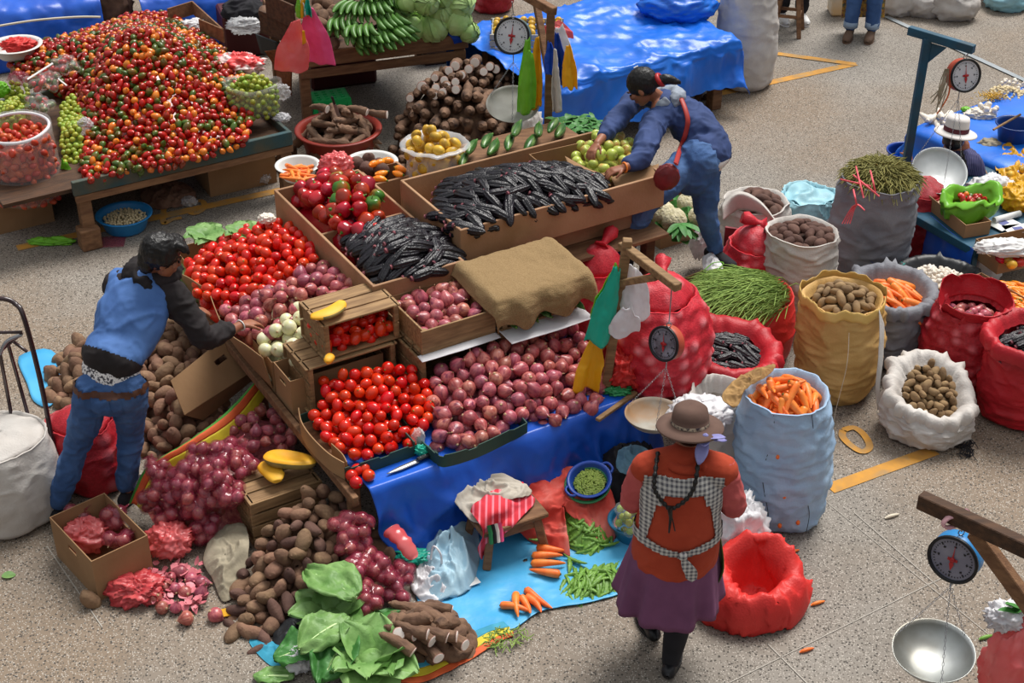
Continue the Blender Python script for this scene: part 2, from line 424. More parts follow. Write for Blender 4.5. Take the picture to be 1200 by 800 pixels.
DPOT=tubers('small_potato',m_dpot,.036,(1.2,1.6,1.9,1.3),.2,60)
TPOT=tubers('tan_tuber',m_tpot,.027,(1.5,2.3,1.9,1.3),.18,80)
LIME=tubers('lime',m_lime,.022,(1.0,1.05),.03,90)
APPLE=[]
for s in range(3):
 b=MB();r=.038
 b.ball((0,0,0),(r,r,r*.93),16,11,0,fn=lambda P,D:jitter(P-np.stack([0*D[...,2],0*D[...,2],np.where(np.abs(D[...,2])>.8,np.sign(D[...,2])*(np.abs(D[...,2])-.8)*r*1.2,0)],-1),r,.07,1,s+33))
 b.tube([(0,0,r*.66),(.002,0,r*.98)],.0018,5,1);APPLE.append(prod('apple_%s'%'abc'[s],b,[m_apple,m_cob]))
YEL=tubers('yellow_fruit',m_yel,.036,(1.1,1.25,1.0),.06,95)
SHELLED=tubers('small_bean',m_nut,.011,(1.1,1.4),.1,97)
GAR=[]
for s in range(2):
 b=MB();r=.019;b.lathe([(.001,-r*.8),(r*.5,-r*.8),(r,-r*.1),(r*.75,r*.5),(r*.25,r*.9),(r*.13,r*1.5),(.001,r*1.5)],10,0,wob=lambda P,th:P*np.stack([1+.09*np.cos(5*th)]*2+[1+0*th],-1));GAR.append(prod('garlic_bulb_%s'%'ab'[s],b,m_gar))
def roots(tag_,mats,L,r,n,seed,cut=True,bend=.15,taper=.45):
 out=[]
 for s in range(n):
  rs=np.random.default_rng(seed+s);k=10;t=np.linspace(0,1,k);Lx=L*rs.uniform(.8,1.2);b=MB()
  path=np.stack([bend*Lx*np.sin(t*PI)*rs.uniform(-1,1)*.6,bend*Lx*np.sin(t*3)*rs.uniform(-.5,.5),(t-.5)*Lx],1)
  rad=r*(1-taper*t**1.6)*(1+.13*np.array([rs.uniform(-1,1)for _ in t]))
  if cut:
   b.tube(path,rad,12,0,cap=True);d=path[0]-path[1];d/=np.linalg.norm(d)
   b.tube([path[0]+d*.0005,path[0]+d*.003],[rad[0]*.98,rad[0]*.97],12,2);b.tube([path[0]+d*.003,path[0]+d*.0055],[rad[0]*.88,rad[0]*.87],12,1)
   d=path[-1]-path[-2];d/=np.linalg.norm(d);b.tube([path[-1],path[-1]+d*rad[-1]*.6,path[-1]+d*rad[-1]*1.2],[rad[-1]*.95,rad[-1]*.6,rad[-1]*.2],12,0)
  else:
   p2=np.concatenate([[path[0]-[0,0,r*.5]],path,[path[-1]+[0,0,r]]]);b.tube(p2,np.concatenate([[r*.4],rad,[rad[-1]*.3]]),12,0)
  out.append(prod('%s_%s'%(tag_,'abcdefgh'[s]),b,mats))
 return out
CASC=roots('cut_cassava',[m_cas,m_cut,m_cutr],.20,.044,4,3)
CAS=roots('cassava',[m_cas],.24,.046,4,13,cut=False,taper=.45)
STUB=roots('stub_cassava',[m_cas,m_cut,m_cutr],.16,.046,3,33,cut=False,taper=.12,bend=.1)
CAR=[]
for s in range(4):
 b=MB();L=(.17,.15,.19,.14)[s];r=.022;t=np.array([0,.03,.1,.3,.55,.8,.95,1.0]);rad=r*np.array([.45,.85,1.0,.93,.75,.5,.25,.06])
 b.tube(np.stack([.012*(s-1.5)*np.sin(t*3),0*t,(t-.45)*L],1),rad*(1+.03*np.sin(t*40)),12,0)
 b.tube([(0,0,-.45*L-.001),(0,0,-.45*L-.006)],[.008,.005],8,1);CAR.append(prod('carrot_%s'%'abcd'[s],b,[m_car,m_cartop]))
def pods(tag_,mats,L,r,n,seed,lump=0.15,flat=.6,bend=.2,stem=True):
 out=[]
 for s in range(n):
  rs=np.random.default_rng(seed+s);t=np.linspace(0,1,14);b=MB()
  rad=r*np.sin(np.clip(t*.94+.03,0,1)*PI)**.55*(1+lump*np.sin(t*28+s));path=np.stack([bend*L*(t-.5)**2*2*rs.uniform(.3,1),0*t,(t-.5)*L*rs.uniform(.85,1.1)],1)
  b.tube(path,rad,8,0,sq=flat)
  if stem:b.tube([path[0],path[0]+[.004,0,-.014]],[r*.3,r*.2],6,1)
  out.append(prod('%s_%s'%(tag_,'abcdef'[s]),b,mats))
 return out
POD=pods('bean_pod',[m_pea,m_green],.12,.016,4,5)
AJI=pods('orange_chilli',[m_aji,m_green],.13,.016,4,25,lump=.04,flat=.9,bend=.4)
ZUC=pods('zucchini',[m_zuc,m_green],.22,.032,2,15,lump=0,flat=1,bend=.12)
BAN=pods('plantain',[m_ban,m_bant],.19,.026,3,35,lump=0,flat=.95,bend=.4)
LOC=pods('long_red_pepper',[m_bell,m_green],.13,.036,3,45,lump=.06,flat=.9,bend=.2)
def chil(nm,mt,L,s0):
 out=[]
 for s in range(3):
  b=MB();r=.0215
  b.ball((0,0,0),(r,r,r*L[s]),10,7,0,fn=lambda P,D:jitter(P*np.stack([1-.22*D[...,2]]*2+[1+0*D[...,2]],-1),r,.16,1.1,s0+s))
  b.tube([(0,0,-r*L[s]),(0,.002,-r*L[s]-.008)],.0025,5,1);out.append(prod('%s_%s'%(nm,'abc'[s]),b,[mt,m_green]))
 return out
CHR=chil('red_chilli',m_chr,(1.0,1.35,1.6),50);CHO=chil('orange_chilli_pod',m_cho,(1.0,1.2,1.3),55);CHG=chil('green_chilli',m_chg,(1.1,1.4,1.6),57)
def cabbage(nm,r,seed,mat=None):
 b=MB();b.ball((0,0,0),(r*.93,r*.93,r*.84),24,16,0,fn=lambda P,D:jitter(P,r,.06,2,seed))
 rs=np.random.default_rng(seed)
 for k in range(9):
  az=rs.uniform(0,2*PI);n=9;m=9;P=np.zeros((n,m,3));w=rs.uniform(.55,.8)
  for i in range(n):
   for j in range(m):
    ph=-1.2+2.35*i/(n-1);th=(j/(m-1)-.5)*2*w*math.sin(min(1,(i+1)/5)*PI/2);rr=r*(.97+.10*(abs(j/(m-1)-.5)*2)**2*rs.uniform(.5,1.1)+.07*(i/(n-1))**3)
    P[i,j]=[rr*math.cos(ph)*math.cos(th),rr*math.cos(ph)*math.sin(th),rr*.92*math.sin(ph)]
  P=P+.03*r*vn(P/r*4,seed+k)[...,None]
  b.grid(P@rotz(az).T@rotx(rs.uniform(-.3,.3)).T,0)
 return b
def leaf(b,base,d,L,w,mi=0,curl=.3,seed=0,ruf=.12,up=(0,0,1),n=9,m=7):
 """one leaf blade from base along d"""
 d=np.array(d,float);d/=np.linalg.norm(d);x=np.cross(d,up);x/=np.linalg.norm(x)+1e-9;z=np.cross(x,d)
 t=np.linspace(0,1,n)[:,None];u=np.linspace(-1,1,m)[None]
 wd=w*np.sin(np.clip(t*.93+.05,0,1)*PI)**.7;P=np.array(base)+(t*L)[...,None]*d+(u*wd)[...,None]*x
 hgt=-curl*L*t*t+.18*wd*np.abs(u)+ruf*w*fbm(np.stack([t+0*u,u+0*t,0*t*u],-1)*3.5,2,seed)*(.3+np.abs(u))+(.2*w*crump(np.stack([t*5+0*u,u*2.5+0*t,0*t*u],-1),seed)if n>20 else 0)
 return b.grid(P+hgt[...,None]*z,mi)
m_wood=M('raw_crate_wood','a3815a','7f6142',sc=6,stretch=(1,8,8),rough=.75,rnd=.12,bump=.3,bsc=30)
m_woodd=M('dark_wood','5a3d28','3f2a1c',sc=6,stretch=(1,6,6),rough=.75,rnd=.1,bump=.4,bsc=30)
m_woodm=M('weathered_timber','8a6547','6b4a33',sc=5,stretch=(1,6,6),rough=.8,rnd=.1,bump=.4,bsc=30)
m_ply=M('plywood','a47c5e','96704f',sc=5,rough=.65,rnd=.04,bump=.2,bsc=60,c3='b38b68',sc3=2)
m_card=M('cardboard','a07c58','8f6c4b',sc=3,rough=.85,rnd=.07,bump=.1)
m_cardg=M('dark_green_card','1e3a33','2a4a40',sc=5,rough=.6)
m_tealw=M('teal_painted_timber','2d4a50','4a4a3a',sc=4,rough=.7,bump=.3,c3='5a5040',sc3=5)
m_tarp=M('blue_tarpaulin','0f4cb4','165ac8',sc=3,rough=.38,rnd=.02,bump=.15,bsc=25,spec=.5)
m_tarpb=M('bright_blue_tarpaulin','1062cc','1c72dc',sc=3,rough=.36,rnd=.02,bump=.15,bsc=25,spec=.5)
m_tarpl=M('sky_blue_plastic_sheet','3b9bd0','55aedb',sc=3,rough=.38,rnd=.0,bump=.2,bsc=20)
m_wsack=M('white_woven_sack','d2ccc6','bdb5ae',sc=4,rough=.65,rnd=.05,bump=.3,bsc=90,trans=.08)
m_gsack=M('grey_woven_sack','85868c','6e6e76',sc=4,rough=.7,rnd=.04,bump=.3,bsc=90)
m_bsack=M('pale_blue_woven_sack','a9c4df','97b4d2',sc=4,rough=.5,rnd=.02,bump=.25,bsc=90,trans=.05)
m_tsack=M('tan_woven_sack','d0a768','bc9152',sc=4,rough=.65,rnd=.02,bump=.3,bsc=90,trans=.05)
m_rsack=M('red_woven_sack','c4202c','a81824',sc=4,rough=.5,rnd=.04,bump=.3,bsc=90,trans=.08)
m_rnet=M('red_net_over_onions','b01c2a','9a1420',sc=60,rough=.5,rnd=.04,bump=.4,bsc=120,attr='d86c74')
m_rnetp=M('coral_net_over_onions','cf2a38','bb2030',sc=60,rough=.5,rnd=.04,bump=.4,bsc=120,attr='ef8a90')
m_csack=M('coral_red_sack','e23a34','d02c2a',sc=4,rough=.5,rnd=.03,bump=.25,bsc=90,trans=.1)
m_blk=M('black_plastic_sack','26282b','1b1c1f',sc=5,rough=.45,rnd=.02,bump=.2)
m_teal=M('teal_sack_band','1c6e6a','258078',sc=5,rough=.5)
m_mint=M('pale_turquoise_sack','a3d0dc','8cc0cf',sc=4,rough=.5,rnd=.0,bump=.2,bsc=90,trans=.08)
m_wfilm=M('white_plastic_film','f0eef0','e2dfe3',sc=5,rough=.35,rnd=.03,trans=.2)
m_clear=M('clear_plastic_film','f2eeee',rough=.18,rnd=0,alpha=.13,spec=.8)
m_cfilm=M('cloudy_plastic_film','e8e8ea',rough=.25,rnd=0,alpha=.4,spec=.7)
m_pfilm=M('pink_plastic_film','a63850','942c44',sc=7,rough=.12,rnd=.05,alpha=.36,spec=1)
m_rfilm=M('red_plastic_film','ea5a5c','f08080',sc=5,rough=.22,rnd=.04,alpha=.85,spec=.7,trans=.2)
m_pink=M('pink_plastic_bag','ee5f94','e04a80',sc=5,rough=.35,trans=.2)
m_lgrn=M('lime_green_plastic_bag','84cc3c','74ba30',sc=5,rough=.35,trans=.25)
m_yelb=M('yellow_plastic_bag','f0b822','e5a818',sc=5,rough=.4,trans=.25)
m_tealb=M('turquoise_plastic_bag','1fae94','2cc0a4',sc=5,rough=.35,trans=.25)
m_bluc=M('royal_blue_plastic','1048b8','0e3c9c',sc=5,rough=.4)
m_jute=M('brown_burlap','977d58','866c48',sc=140,rough=.95,rnd=0,bump=.5,bsc=150)
m_metal=M('galvanised_metal','b8bab8','9a9c98',sc=5,rough=.38,metal=.75,rnd=0,c3='8a8478',sc3=3)
m_chrome=M('dull_steel','a0a0a4',rough=.35,metal=.8,rnd=0)
m_black=M('black_enamel','16161a',rough=.4,rnd=0)
m_dial=M('dial_face','d6d6dc','c2c4cc',sc=5,rough=.4,rnd=0)
m_red=M('red_enamel','b0262a',rough=.4,rnd=0)
m_scar=M('rusty_red_scale_case','c4543c','a0442f',sc=6,rough=.5,rnd=0)
m_sblu=M('blue_scale_case','2f86c4','2a78b4',sc=6,rough=.4,rnd=0)
m_stea=M('dark_scale_case','5a7a78',rough=.45,rnd=0)
m_bpost=M('blue_painted_post','1c5470','244a5c',sc=6,rough=.55,rnd=0,c3='3a4448',sc3=5)
m_basin=M('sky_blue_basin','2a86c8',rough=.35,rnd=0)
m_dbas=M('dark_blue_basin','1a3f94',rough=.35,rnd=0)
m_rbas=M('brick_red_basin','8c2e22','7c2820',sc=4,rough=.45,rnd=0)
m_grnb=M('green_plastic_stool','1fae5c',rough=.4,rnd=0)
m_wpl=M('white_plastic','dad8d4',rough=.4,rnd=0)
m_dark=M('dark_cloth','1b1a1e','26242a',sc=8,rough=.9,rnd=0)
m_white=M('white_paint','e0dedc',rough=.6,rnd=0)
m_string=M('pale_string','d9cdb8',rough=.9,rnd=0)
m_strp=M('pink_raffia','e8606a',rough=.6,rnd=0)
def netk(p,sc,seed):
 w=worley(p*sc,seed);return w
def sack(name,label,px,py,r,h,mats,top=.9,bot=.92,lean=(0,0),z0=0,asp=1.0,rz=0,rim='roll',drop=.09,flare=.03,depth=.1,wr=.012,wfr=(2.2,14),lump=0,lsc=14,seed=1,group=None,sag=.07,rimtilt=(0,0),attr=False,xy=None,n=96,rimmat=0,cat='sack'):
 """an open woven sack standing on the ground; returns its thing, rim height function and inner outline"""
 g=G(px,py,z0)if xy is None else np.array([xy[0],xy[1],z0]);lean=np.array([lean[0],lean[1],0.])
 th=np.arange(n)*2*PI/n;m=64;t=np.linspace(0,1,m)
 def ringat(tt,rr,zz):
  c=g+lean*tt;w=1+.06*vn(np.stack([np.cos(th)*1.2,np.sin(th)*1.2,0*th+tt*1.5],-1)+seed*5.1,seed)+.03*np.cos(3*th+seed)
  q=np.stack([rr*asp*w*np.cos(th),rr/asp*w*np.sin(th)],-1)@rotz(rz)[:2,:2].T
  return np.concatenate([q+c[:2],(zz+(rimtilt[0]*q[:,0]+rimtilt[1]*q[:,1])*min(1,tt)**2)[:,None]],1)
 prof=r*(bot+(1-bot)*np.sin(np.clip(t/.45,0,1)*PI/2))*np.where(t>.5,1-(1-top)*((t-.5)/.5)**2,1)*(1+sag*np.sin(t*PI*.9))
 prof[:6]*=[.82,.9,.94,.97,.985,1.0]
 rings=[ringat(tt,rr,z0+.004+0*th+tt*h)for tt,rr in zip(t,prof)]
 P=np.array(rings)
 ctr=g[:2]+lean[:2]*t[:,None]
 D=P.copy();D[...,2]=0;D[...,:2]-=ctr[:,None];D/=np.linalg.norm(D,axis=2,keepdims=True)+1e-9
 A=np.stack([np.cos(th)[None]*wfr[0]+0*t[:,None],np.sin(th)[None]*wfr[0]+0*t[:,None],(t*h*wfr[1])[:,None]+0*th[None]],-1)
 k=None
 if wr:P+=D*(wr*(2.3*crump(A*1.15+seed*3.7,seed)-.9+.7*vn(A*[.5,.5,.22]+seed,seed+3)))[...,None]
 base=MB();ks=np.zeros(P.shape[:2])
 if lump:
  wv=worley(P*lsc,seed);P+=D*(lump*(.75-np.minimum(wv,.9))*1.6)[...,None];ks=np.clip((.42-wv)*2.6,0,1)
 K=[ks]
 rt=P[-1];out=[P]
 tt=1.0
 extra=[]
 if rim=='roll':
  sc=.022*(2*crump(np.stack([np.cos(th)*3,np.sin(th)*3,0*th],-1),seed+4)-.7)
  for(f_,dz)in((flare*.5,.012),(flare,.004),(flare*1.25,-drop*.45),(flare*1.1,-drop)):
   extra.append(rt+D[-1]*(f_+sc)[:,None]+np.array([0,0,dz])+(np.abs(sc)*1.2)[:,None]*[0,0,1])
 inner=[]
 for(f_,dz)in((-.006,.0),(-.02,-depth*.5),(-.04,-depth)):inner.append(rt+D[-1]*f_+np.array([0,0,dz]))
 root=thing(name,label,cat,(g[0],g[1],z0),0,group)
 b=MB();b.grid(P,0,True,wv=True,k=ks);
 bb=P[0];b.add(bb,[tuple(range(n))[::-1]],0)
 part('sack_body',b,mats,root,attr=attr)
 c=MB()
 if extra:c.grid(np.array(extra[::-1]+inner),rimmat,True,wv=True)
 else:c.grid(np.array([rt+D[-1]*.004]+inner),rimmat,True,wv=True)
 part('rim_fold'if extra else 'mouth',c,mats,root,attr=attr)
 rimc=rt.mean(0);poly=(inner[1]-rimc)*[.97,.97,1]+rimc
 return root,poly[::5],rimc
def fill(poly,c,dome,level,s,seed=0,layers=2,cand=4000,step=.72,floor=True,mat=None,sh=1.6,parent=None):
 """produce inside a rim outline: a domed surface; returns the packed layers and lays a backing of the same goods under them"""
 poly=np.asarray(poly);c=np.asarray(c)
 hp=tps(np.concatenate([poly+[0,0,level],[[c[0],c[1],c[2]+level+dome]],(poly*.5+c*.5)*[1,1,0]+[0,0,c[2]+level+dome*.75]]),1e-4)
 return pack(poly,hp,s,layers,cand,seed,step),hp
def core(name,poly,h,s,mat,label,cat,drop=1.9,zf=None,rings=8,seed=0,shrink=.97):
 """the goods deeper in a heap, under those one can count"""
 poly=np.asarray(poly);c=poly.mean(0);q=c+(poly-c)*shrink
 b=MB();R=radial(q,lambda xy:h(xy)-s*drop,rings,seed,amp=s*.4,fr=1/s/2)
 low=R[0].copy();low[:,2]=(low[:,2].min()-.1)if zf is None else zf
 R=np.concatenate([[low],R]);b.grid(R,0,True,wv=True);return solo(name,b,mat,label,cat,kind='stuff')
def slatbox(name,label,org,rz,L,Wd,Hh,mat,boards=3,ends=True,open_side=None,t=.012,gap=.012,group=None,z=None,cat='crate',tilt=None,posts=True):
 """a nailed crate: org = corner, L along its first axis, Wd along the second; open_side: which face is left off ('top', 'front')"""
 root=thing(name,label,cat,org,rz,group)
 def slats(ax,fixed,lo,hi,zlo,zhi,n,along):
  b=MB();w=(zhi-zlo-gap*(n-1))/n
  for i in range(n):
   a=zlo+i*(w+gap);b_=a+w
   if ax=='y':b.box((lo,fixed-t/2,a),(hi,fixed+t/2,b_),bev=.002)
   elif ax=='x':b.box((fixed-t/2,lo,a),(fixed+t/2,hi,b_),bev=.002)
   elif ax=='z':b.box((lo,a,fixed-t/2),(hi,b_,fixed+t/2),bev=.002)
  return b
 nv=max(1,boards)
 if open_side!='front':part('side_panel',slats('y',t/2,0,L,0,Hh,nv,0),mat,root,world=False)
 part('side_panel',slats('y',Wd-t/2,0,L,0,Hh,nv,0),mat,root,world=False)
 part('end_panel',slats('x',t*1.6,t,Wd-t,0,Hh,nv,0),mat,root,world=False)
 part('end_panel',slats('x',L-t*1.6,t,Wd-t,0,Hh,nv,0),mat,root,world=False)
 nb=max(1,int(Wd/.1))
 part('base_panel',slats('z',t/2,0,L,t,Wd-t,nb,0),mat,root,world=False)
 if open_side!='top':part('roof_panel',slats('z',Hh-t/2,0,L,t,Wd-t,3,0),mat,root,world=False)
 if posts:
  for x in(t*2.6,L-t*2.6):
   for y in(t*1.8,Wd-t*1.8):
    b=MB();b.box((x-.012,y-.012,t),(x+.012,y+.012,Hh-t*.2),bev=.003);part('corner_post',b,mat,root,world=False)
 return root
def carton(name,label,org,rz,L,Wd,Hh,mat,t=.006,flaps=0,flapmat=None,group=None,hole=True,tilt=0,cat='box',closed=False):
 root=thing(name,label,cat,org,rz,group)
 def wall(nm,a,b_,n1,n2,hl):
  m=MB();a=np.array(a,float);b_=np.array(b_,float);d=b_-a
  L_=np.linalg.norm(d);d/=L_;nrm=np.array([-d[1],d[0],0])
  if hl and Hh>.12:
   hw,hh,hz=min(.045,L_*.2),.013,Hh*.72;mid=L_/2
   for(x0,x1,z0,z1)in((0,mid-hw,0,Hh),(mid+hw,L_,0,Hh),(mid-hw,mid+hw,0,hz-hh),(mid-hw,mid+hw,hz+hh,Hh)):
    p=a+d*(x0+x1)/2+[0,0,(z0+z1)/2];m.box((-(x1-x0)/2,-t/2,-(z1-z0)/2),((x1-x0)/2,t/2,(z1-z0)/2),R=np.stack([d,nrm,[0,0,1.]],1),t=p)
  else:
   p=a+d*L_/2+[0,0,Hh/2];m.box((-L_/2,-t/2,-Hh/2),(L_/2,t/2,Hh/2),R=np.stack([d,nrm,[0,0,1.]],1),t=p)
  part(nm,m,mat,root,world=False)
 wall('side_panel',(0,t/2,0),(L,t/2,0),0,0,False);wall('side_panel',(L,Wd-t/2,0),(0,Wd-t/2,0),0,0,False)
 wall('end_panel',(t/2,t,0),(t/2,Wd-t,0),0,0,hole);wall('end_panel',(L-t/2,t,0),(L-t/2,Wd-t,0),0,0,hole)
 m=MB();m.box((t,t,0),(L-t,Wd-t,t));part('base_panel',m,mat,root,world=False)
 if closed:
  for s in(0,1):
   m=MB();m.box((0,Wd/2*s+.001,Hh),(L,Wd/2*(s+1)-.001,Hh+.004),R=None);part('top_flap',m,mat,root,world=False)
 return root
def blobbag(c,r,seed=0,amp=.15,fr=2.2,n=60,m=40,kind='ridge',flat=.0,knot=0.0):
 """a crumpled bag as a builder: c centre, r three radii"""
 b=MB();r=np.array(r,float)
 def f(P,D):
  k=2.2*crump(D*fr*.9+seed*3.3,seed)-.8+.35*vn(D*1.4+seed,seed+2);P=P*(1+amp*k)[...,None]
  if knot:
   z=D[...,2];w=np.clip((z-.75)/.25,0,1);P[...,2]+=w**2*knot;P[...,:2]*=(1-.55*w)[...,None]
  if flat:P[...,2]=np.maximum(P[...,2],-r[2]*flat)
  return P
 return b.ball(c,r,n,m,0,fn=f)
def shrinkbag(points,rad,c,seed=0,n=44,m=30,pad=.011,taper=None):
 """film drawn tight over the goods inside: a star-shaped hull around spheres at `points`"""
 c=np.array(c,float);pts=np.asarray(points)-c;th=np.arange(n)*2*PI/n;ph=np.linspace(-PI/2+.05,PI/2-.05,m)
 D=np.stack([np.outer(np.cos(ph),np.cos(th)),np.outer(np.cos(ph),np.sin(th)),np.repeat(np.sin(ph)[:,None],n,1)],-1)
 R=np.zeros(D.shape[:2])+rad
 for p in pts:
  bq=D@p;q=bq**2-(p@p-(rad+pad)**2);hit=q>0
  R=np.where(hit&(bq+np.sqrt(np.maximum(q,0))>R),bq+np.sqrt(np.maximum(q,0)),R)
 for _ in range(2):
  S=(np.roll(R,1,1)+np.roll(R,-1,1)+np.concatenate([R[:1],R[:-1]])+np.concatenate([R[1:],R[-1:]]))/4;R=np.maximum(R,S*.99)
 R=R*(1+.02*ridge(D*5,2,seed));b=MB();b.grid(c+D*R[...,None],0,True,wv=True);k=b.n-n*m
 b.f+=[tuple(k+i for i in range(n))[::-1],tuple(k+(m-1)*n+i for i in range(n))];b.m+=[0,0];b.sm+=[True,True]
 return b
def meshcopy(mb,me,Mx):
 n=len(me.vertices);v=np.empty(n*3);me.vertices.foreach_get('co',v);v=v.reshape(-1,3);A=np.array(Mx)
 off=mb.n;mb.v.append(v@A[:3,:3].T+A[:3,3]);mb.k.append(np.zeros(n));mb.n+=n
 for p in me.polygons:mb.f.append(tuple(i+off for i in p.vertices));mb.m.append(p.material_index);mb.sm.append(True)
def merged(mb,meshes,pts,nrm,mode,axis,tilt,seed,smin=.9,smax=1.1):
 r=random.Random(seed)
 for p,n in zip(pts,nrm):
  n=Vector(n)
  if mode=='any':q=Vector((r.gauss(0,1),r.gauss(0,1),r.gauss(0,1))).normalized().to_track_quat('Z','Y')
  elif mode=='aim':q=(Vector(axis)+Vector((r.gauss(0,tilt),r.gauss(0,tilt),r.gauss(0,tilt)))).normalized().to_track_quat('Z','Y')
  else:
   a=axis if axis is not None else(r.gauss(0,1),r.gauss(0,1),0)
   d=Vector(a)+Vector((r.gauss(0,tilt),r.gauss(0,tilt),r.gauss(0,tilt*.4)));d=(d-n*d.dot(n)).normalized();q=d.to_track_quat('Z','Y')
  meshcopy(mb,r.choice(meshes),Matrix.Translation(Vector(p))@q.to_matrix().to_4x4()@Matrix.Rotation(r.uniform(0,6.28),4,'Z')@Matrix.Scale(r.uniform(smin,smax),4))
def heapset(name,meshes,o,h,s,label,stuff,cat,group,zf,mats=None,seed=0,mode='any',axis=None,tilt=.45,cand=8000,kids=None,layers=2,corelabel=None,drop=1.9,shrink=.88,low=.8,step=.7,smin=.9,smax=1.1,sink=.5,nocore=False,maxn=None):
 """a heap: countable produce on top, and below it the same goods as one mass"""
 L=pack(o,h,s,layers,cand,seed,step,sink=sink)
 P0,N0=L[0]
 if maxn and len(P0)>maxn:
  d=np.linalg.norm(P0-[0,0,CH],axis=1);k=np.argsort(d);L=[(P0[k[:maxn]],N0[k[:maxn]]),(P0[k[maxn:]],N0[k[maxn:]])]+L[1:]
 scatter(name,meshes,L[0][0],L[0][1],label,cat,group,seed,smin,smax,mode,axis,tilt,kids)
 if nocore and len(L)==1:return L
 b=MB();mats=mats or list(meshes[0].materials)
 for k,(p,n)in enumerate(L[1:]):merged(b,meshes,p,n,mode,axis,tilt,seed+k+50,smin,smax)
 if not nocore:
  poly=np.asarray(o);c=poly.mean(0);q=c+(poly-c)*shrink
  R=radial(q,lambda xy:h(xy)-s*drop,8,seed,amp=s*.3,fr=1/s/2)
  lw=c+(R[0]-c)*(low/shrink);lw[:,2]=zf;lw[:,2]=np.minimum(lw[:,2],R[0][:,2]);b.grid(np.concatenate([[lw],R]),0,True,wv=True)
 solo(stuff,b,mats,corelabel or('%s lying deeper in the heap, under the %s'%(cat+'s',group)),cat,kind='stuff');return L
def contents(po,rc,dome,level,s,meshes,name,label,cat,group,seed,mode='any',axis=None,tilt=.6,smin=.85,smax=1.1,layers=1,mats=None,stuff=True,corelabel=None,cand=3000,drop=1.6):
 po=np.asarray(po)+[0,0,level];c=np.array(rc)+[0,0,level]
 h=tps(np.concatenate([po,[c+[0,0,dome]],po*.5+c*.5+[0,0,dome*.75]]),1e-4)
 return heapset(name,meshes,po,h,s,label,name+'_mass',cat,group,c[2]-.12,seed=seed,mode=mode,axis=axis,tilt=tilt,cand=cand,layers=layers,smin=smin,smax=smax,drop=drop,low=.9,shrink=.97,corelabel=corelabel)
def netsack(label,px,py,r,h_,seed,mat=m_rnet,lump=.022,lsc=11,top=.75,lean=(0,0),z0=0,asp=1,rz=0,tuft=True,dome=.07,bot=.94,lean2=0):
 rt_,po,rc=sack('net_sack',label,px,py,r,h_,[mat],top=top,bot=bot,lean=lean,z0=z0,asp=asp,rz=rz,rim='fold',wr=.008,wfr=(1.3,5),lump=lump,lsc=lsc,seed=seed,attr=True)
 q=np.asarray(po);c=q.mean(0);q=c+(q-c)*1.06;q[:,2]+=.035
 R=radial(q,None,12,per=2,fn=lambda r_,t:r_+np.c_[np.zeros((len(r_),2)),np.full(len(r_),dome*(1-t**2.5))]+.012*ridge(r_*14,2,seed)[:,None]*[0,0,1])
 P=R[::-1];w=worley(P*lsc,seed);P=P+(lump*.8*(.75-np.minimum(w,.9)))[...,None]*[0,0,1];b=MB();b.grid(P,0,True,wv=True,k=np.clip((.42-w)*2.6,0,1));part('closed_top',b,mat,rt_,attr=True,mods={'solid':.003})
 if tuft:
  b=MB();cc=c+[0,0,dome+.03];rs=np.random.default_rng(seed);a=rs.uniform(0,6.28);d=np.array([math.cos(a),math.sin(a),.35])
  b.tube([cc,cc+d*.03,cc+d*.07,cc+d*.12,cc+d*.15],[.05,.02,.03,.05,.035],16);b.xf(lambda v:v+.012*ridge(v*25,2,seed)[:,None]);part('tied_neck',b,mat,rt_)
  b=MB();b.tube([cc+d*.03+x for x in np.stack([.022*np.cos(np.linspace(0,6.2,12)),.022*np.sin(np.linspace(0,6.2,12)),np.zeros(12)],1)],.003,5);part('neck_string',b,m_string,rt_)
 return rt_
